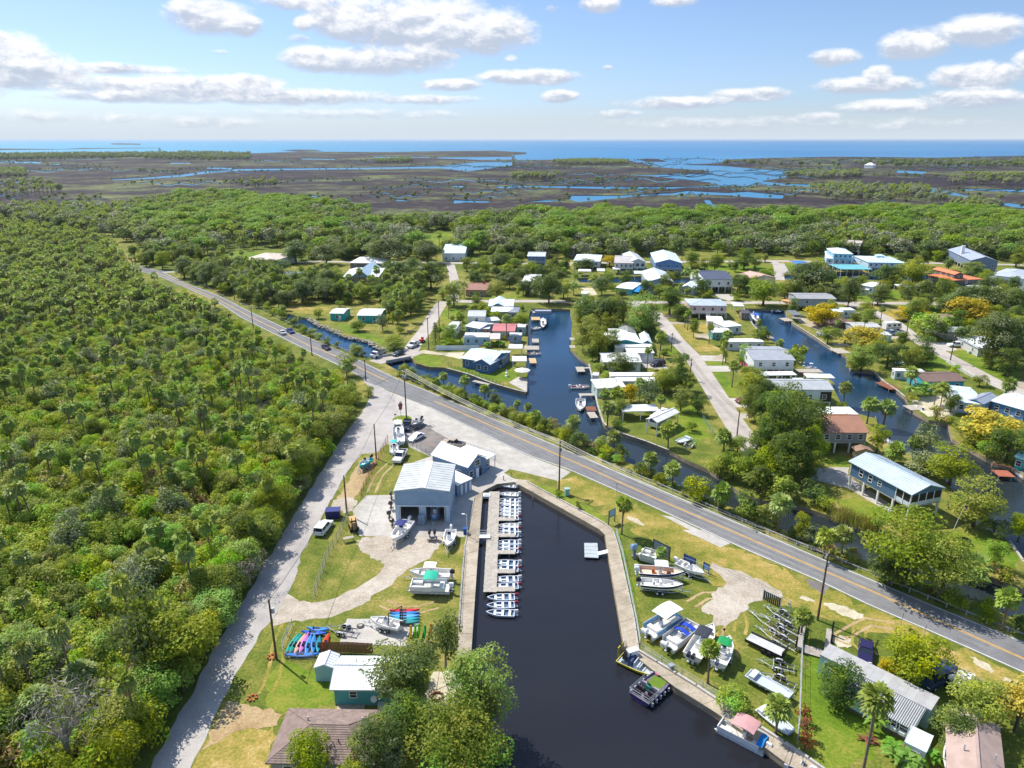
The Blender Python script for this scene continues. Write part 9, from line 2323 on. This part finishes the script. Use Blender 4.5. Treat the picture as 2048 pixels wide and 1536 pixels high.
def boxy(name, label, cat, k, b, sx, sy, sz, col, rz=0.0, lid=None, m=None):
 t = thing(name, label, cat, P(*k(*b)), rz); g = MB(); x, y = sx/2, sy/2
 g.loft([[(-x*.94,-y*.94, .08),(x*.94,-y*.94, .08),(x*.94, y*.94, .08),(-x*.94, y*.94, .08)],[(-x,-y, sz),(x,-y, sz),(x, y, sz),(-x, y, sz)]]); g.build('body', m or paint(col, .5), t)
 g = MB(); g.box(-x-.04, x+.04,-y-.04, y+.04, sz+.003, sz+.09); g.build('lid', paint(lid or col, .5), t)
 for s in(-1,1):g = MB(); g.box(s*x*.6-.12, s*x*.6+.12,-y*.8, y*.8,0, .078); g.build('skid', M_steel, t)
 return t
boxy('dumpster', 'navy blue dumpster on the grass beside the lane', 'dumpster', kA,(302,1150),2.6,1.7,1.6,(30,36,96), .1,(50,58,120))
boxy('transformer_box', 'pale green utility cabinet by the pole above the basin', 'cabinet', kC,(642,245), .9, .8,1.5,(150,186,180), .2)
boxy('trash_bin', 'blue trash bin beside the left walkway', 'bin', kA,(1495,1300), .7, .7,1.1,(34,80,150)); boxy('trash_bin', 'blue trash bin in the maroon suv driveway', 'bin', kJ,(218,862), .7, .8,1.1,(50,120,160)); boxy('dock_cabinet', 'white cabinet on the walkway beside the airboat', 'cabinet', kD,(275,1070),1.5, .8, .9,(232,232,230), .4)
boxy('dock_cabinet', 'grey metre box on the second walkway', 'cabinet', kD,(605,1195), .6, .5, .8,(150,160,168), .4)
t = thing('dock_lamp', 'white lamp post at the barn corner of the left walkway', 'lamp', P(*kA(1510,1320)),0); g = MB(); g.tube([(0,0,0),(0,0,4.2),(-.5,0,4.4)], .06,6); g.build('post', M_white, t); g = MB(); g.cbox((-.6,0,4.38),(.5, .25, .12)); g.build('lamp_head', M_white, t)
t = thing('motor_stand', 'two old outboard motors standing on a rack before the barn', 'motor', P(*kA(1195,1360)),-1.5); g = MB(); g.box(-.5, .5,-.9, .9, .5, .6); g.tube([(-.4,-.8,0),(0,-.8, .55),(.4,-.8,0)], .05,4); g.tube([(-.4, .8,0),(0, .8, .55),(.4, .8,0)], .05,4); g.build('rack', M_wood, t)
for y_ in(-.45, .45):outboard(t,0, y_,1.15,1.3,(44,40,50),(150,150,156))
for i,(x, y, n_)in enumerate(((835,1085, 'upper'),(820,1170, 'middle'),(845,1240, 'lower'),(830,990, 'topmost'))):
 t = thing('motor_stand', n_+' bare outboard motor along the left wall of the barn', 'motor', P(*kA(x, y)), .5*i); g = MB(); g.box(-.3, .3,-.4, .4, .55, .62); g.tube([(-.3,0,0),(0,0, .6),(.3,0,0)], .05,4); g.build('stand', M_wood, t); outboard(t,0,0,1.1,1.2,(70,64,60),(110,104,98))
t = thing('fan_motor', 'large grey outboard motor mounted on a stump at the basin corner yard', 'motor', P(*kD(300,235)), .4); g = MB(); g.cyl((0,0, .3), .5, .6,9); g.build('stump', M_wood, t); outboard(t, .1,0,1.5,1.8,(120,150,176),(120,130,140))
t = thing('cleaning_table', 'small cluttered work table at the apron corner', 'table', P(*kA(440,1370)), .4); g = MB(); g.cbox((0,0, .8),(1.8, .8, .06)); g.build('table_top', M_wood, t)
for sx in(-.8, .8):
 for sy in(-.3, .3):g = MB(); g.cbox((sx, sy, .38),(.08, .08, .77)); g.build('leg', M_wood, t)
t = thing('boat_lift', 'old timber boat lift cradle with tall side beams behind the mobile home', 'boat lift', P(*kE(720,330)), heading(P(*kE(710,390)), P(*kE(730,250))))
for s in(-1,1):
 g = MB(); g.box(-3.2,3.0, s*1.7-.35, s*1.7+.35, .5, .75); g.build('side_beam', M_wood, t)
 for x in(-3,0,2.8):g = MB(); g.box(x-.12, x+.12, s*2.1-.12, s*2.1+.12,0,2.2); g.build('post', M_steel, t)
g = MB()
for i in range(8):g.box(-3.2+i*.22,-3.0+i*.22,-1.3,1.3, .2, .28)
g.build('floor_boards', M_wood, t)
t = thing('flag_pole', 'white flag pole with a striped flag on the canal point lawn', 'flag', P(*kF(1268,1100)),-.3); g = MB(); g.tube([(0,0,0),(.5,0,3.2),(.9,0,5.4)], .045,6); g.build('pole', M_white, t)
fl = None
for i in range(7):
 g = MB(); g.add([(.88+x_*.95, .12*math.sin(x_*5),5.2-i*.16-x_*.5-dz)for x_ in(0, .5,1)for dz in(0, .155)],[(0,1,3,2),(2,3,5,4)]); g.build('stripe', paint((176,60,80)if i%2==0 else(226,222,226), .8), t)
g = MB(); g.add([(.87,-.03,5.2),(1.3, .0,5.0),(1.3, .0,4.5),(.87,-.03,4.7)],[(0,1,2,3)]); g.build('canton', paint((50,54,120), .8), t)
t = thing('fire_pit', 'round black fire pit on the right canal lawn', 'fire pit', P(*kF(1345,1195))); g = MB(); g.loft([[(r_*math.cos(a_*.524), r_*math.sin(a_*.524), z_)for a_ in range(12)]for r_, z_ in((.9,0),(1.0, .75),(.85, .75),(.8, .3))],0, True, False); g.build('bowl', M_black, t); g = MB(); g.cyl((0,0, .3), .8, .05,12); g.build('ash', M_rubber, t)
t = thing('log_pile', 'round heap of cut branches on the mobile home lawn', 'wood pile', P(*kE(1062,960))); r_ = random.Random(3)
for i in range(16):g = MB(); a_ = r_.uniform(0,3.14); x_, y_, z_ = r_.uniform(-.6, .6), r_.uniform(-.5, .5), r_.uniform(.1, .45); g.tube([(x_-.7*math.cos(a_), y_-.7*math.sin(a_), z_),(x_+.7*math.cos(a_), y_+.7*math.sin(a_), z_+r_.uniform(-.05, .1))], .07,5); g.build('branch', M_redwood, t)
for i,(x, y)in enumerate(((350,1180),(12,775))):
 t = thing('burn_heap' if i==0 else 'brick_heap', 'small ash heap on the lower lawn' if False else('rusty ring with ashes on the grass by the lane' if i==0 else 'few orange blocks at the foot of the kayak pole'), 'heap', P(*(kQ(1345,1165)if i==0 else kB(x, y+15))))
 for j in range(7):g = MB(); a_ = j*.9; g.cbox((.5*math.cos(a_), .5*math.sin(a_), .12),(.3, .22, .2),0, a_); g.build('block', mat('orange_block',(176,96,60), .8, .15,3), t)
for i,(k, x, y, lb)in enumerate(((kB,610,582, 'old round wire reel lying on the concrete slab'),)):
 t = thing('cable_reel', lb, 'reel', P(*k(x, y))); g = MB(); g.cyl((0,0, .08), .55, .1,14); g.build('ring', M_steel, t); g = MB(); g.cyl((0,0, .18), .3, .1,12); g.build('hub', M_wood, t)
t = thing('fire_ring', 'fire ring with iron swing frame on the sandy patch', 'fire pit', P(*kB(1125,1060))); g = MB(); g.tube([(.7*math.cos(a_*.524), .7*math.sin(a_*.524), .2)for a_ in range(13)], .14,6); g.build('ring', M_redwood, t); g = MB(); g.tube([(-.2,1.2,0),(.2,3.2,2.0),(1.4,1.0,0)], .05,5); g.build('swing_frame', M_steel, t)
t = thing('garden_statue', 'small white fountain statue on the point lawn', 'statue', P(*kH(990,985))); g = MB(); g.loft([[(q*math.cos(a_*.785), q*math.sin(a_*.785), z_)for a_ in range(8)]for q, z_ in((.5,0),(.5, .2),(.18, .3),(.15,1.0),(.45,1.1),(.12,1.25),(.2,1.7),(.08,2.0))]); g.build('figure', M_white, t)
q0, q1 = P(*kG(1440,1160)), P(*kG(1660,1120)); c = (q0+q1)/2; L = (q1-q0).length; t = thing('bridge', 'short concrete bridge carrying the side street over the pond', 'bridge',(c.x, c.y,0), heading(q0, q1))
g = MB(); g.box(-L/2-1, L/2+1,-3.2,3.2,-.35, .012); g.build('deck', M_street, t)
for s in(-1,1):
 g = MB(); g.box(-L/2, L/2, s*3.2-.15, s*3.2+.15, .013, .75); g.build('parapet', M_conc, t)
 for x in(-L/4, L/4):g = MB(); g.cyl((x, s*2.4,-1.4), .3,2.1,8); g.build('pier', M_conc, t)
st_ = strip('street',[P(*kG(1380,1180)), P(*kG(1440,1160)), P(*kG(1660,1120)), P(*kG(1760,1080))],5.6, .02, M_street)
rm = MB(); rr_ = random.Random(8); line_ = resample(wpoly(K(kG,[(780,785),(850,835),(950,875),(1100,945),(1320,995),(1450,1075)])), .55)
for v in line_:
 for q in range(3):
  s = rr_.uniform(.25, .6); x_, y_ = v.x+rr_.uniform(-.8,1.2), v.y+rr_.uniform(-.6,1.8)
  rm.ball((x_, y_, rr_.uniform(-.5, .15)),(s, s*rr_.uniform(.6,1), s*.6),0,6,3)
o = rm.build('riprap', mat('riprap_stone',(168,160,148), .9, .25, .9), None); o['kind'] = 'stuff'
for i,(k, x, y)in enumerate(((kA,1840,850),(kA,1908,820),(kC,315,285))):
 t = thing('piling',('left mooring post at the head of the basin', 'right mooring post at the head of the basin', 'lone post standing in the basin water')[i], 'post', P(*k(x, y), ZW)); g = MB(); g.cyl((0,0, .6), .11,2.2,7); g.build('post', M_wood, t); g = MB(); g.cyl((0,0,1.73), .13, .06,7); g.build('cap', M_black, t)
house('shore_house', 'lone white house with hip roof in the far shoreline wood', 'house', kN,(1408,180),(1444,181),16,7.0, 'hip',5.5,(236,236,236),(236,238,240), wf=3, oh=.6)
hz = MB(); hz.box(-72000,72000,-2000,56000,-4.2,69.0)
hm = bpy.data.materials.new('haze_air'); hm.use_nodes = True; hn = hm.node_tree; hn.nodes.clear()
ho = hn.nodes.new('ShaderNodeOutputMaterial'); hv = hn.nodes.new('ShaderNodeVolumePrincipled'); hv.inputs['Color'].default_value = (.72, .84,1,1); hv.inputs['Density'].default_value = .000028; hv.inputs['Anisotropy'].default_value = .2
hn.links.new(hv.outputs[0], ho.inputs['Volume']); h_ = hz.build('haze', hm); h_['kind'] = 'stuff'
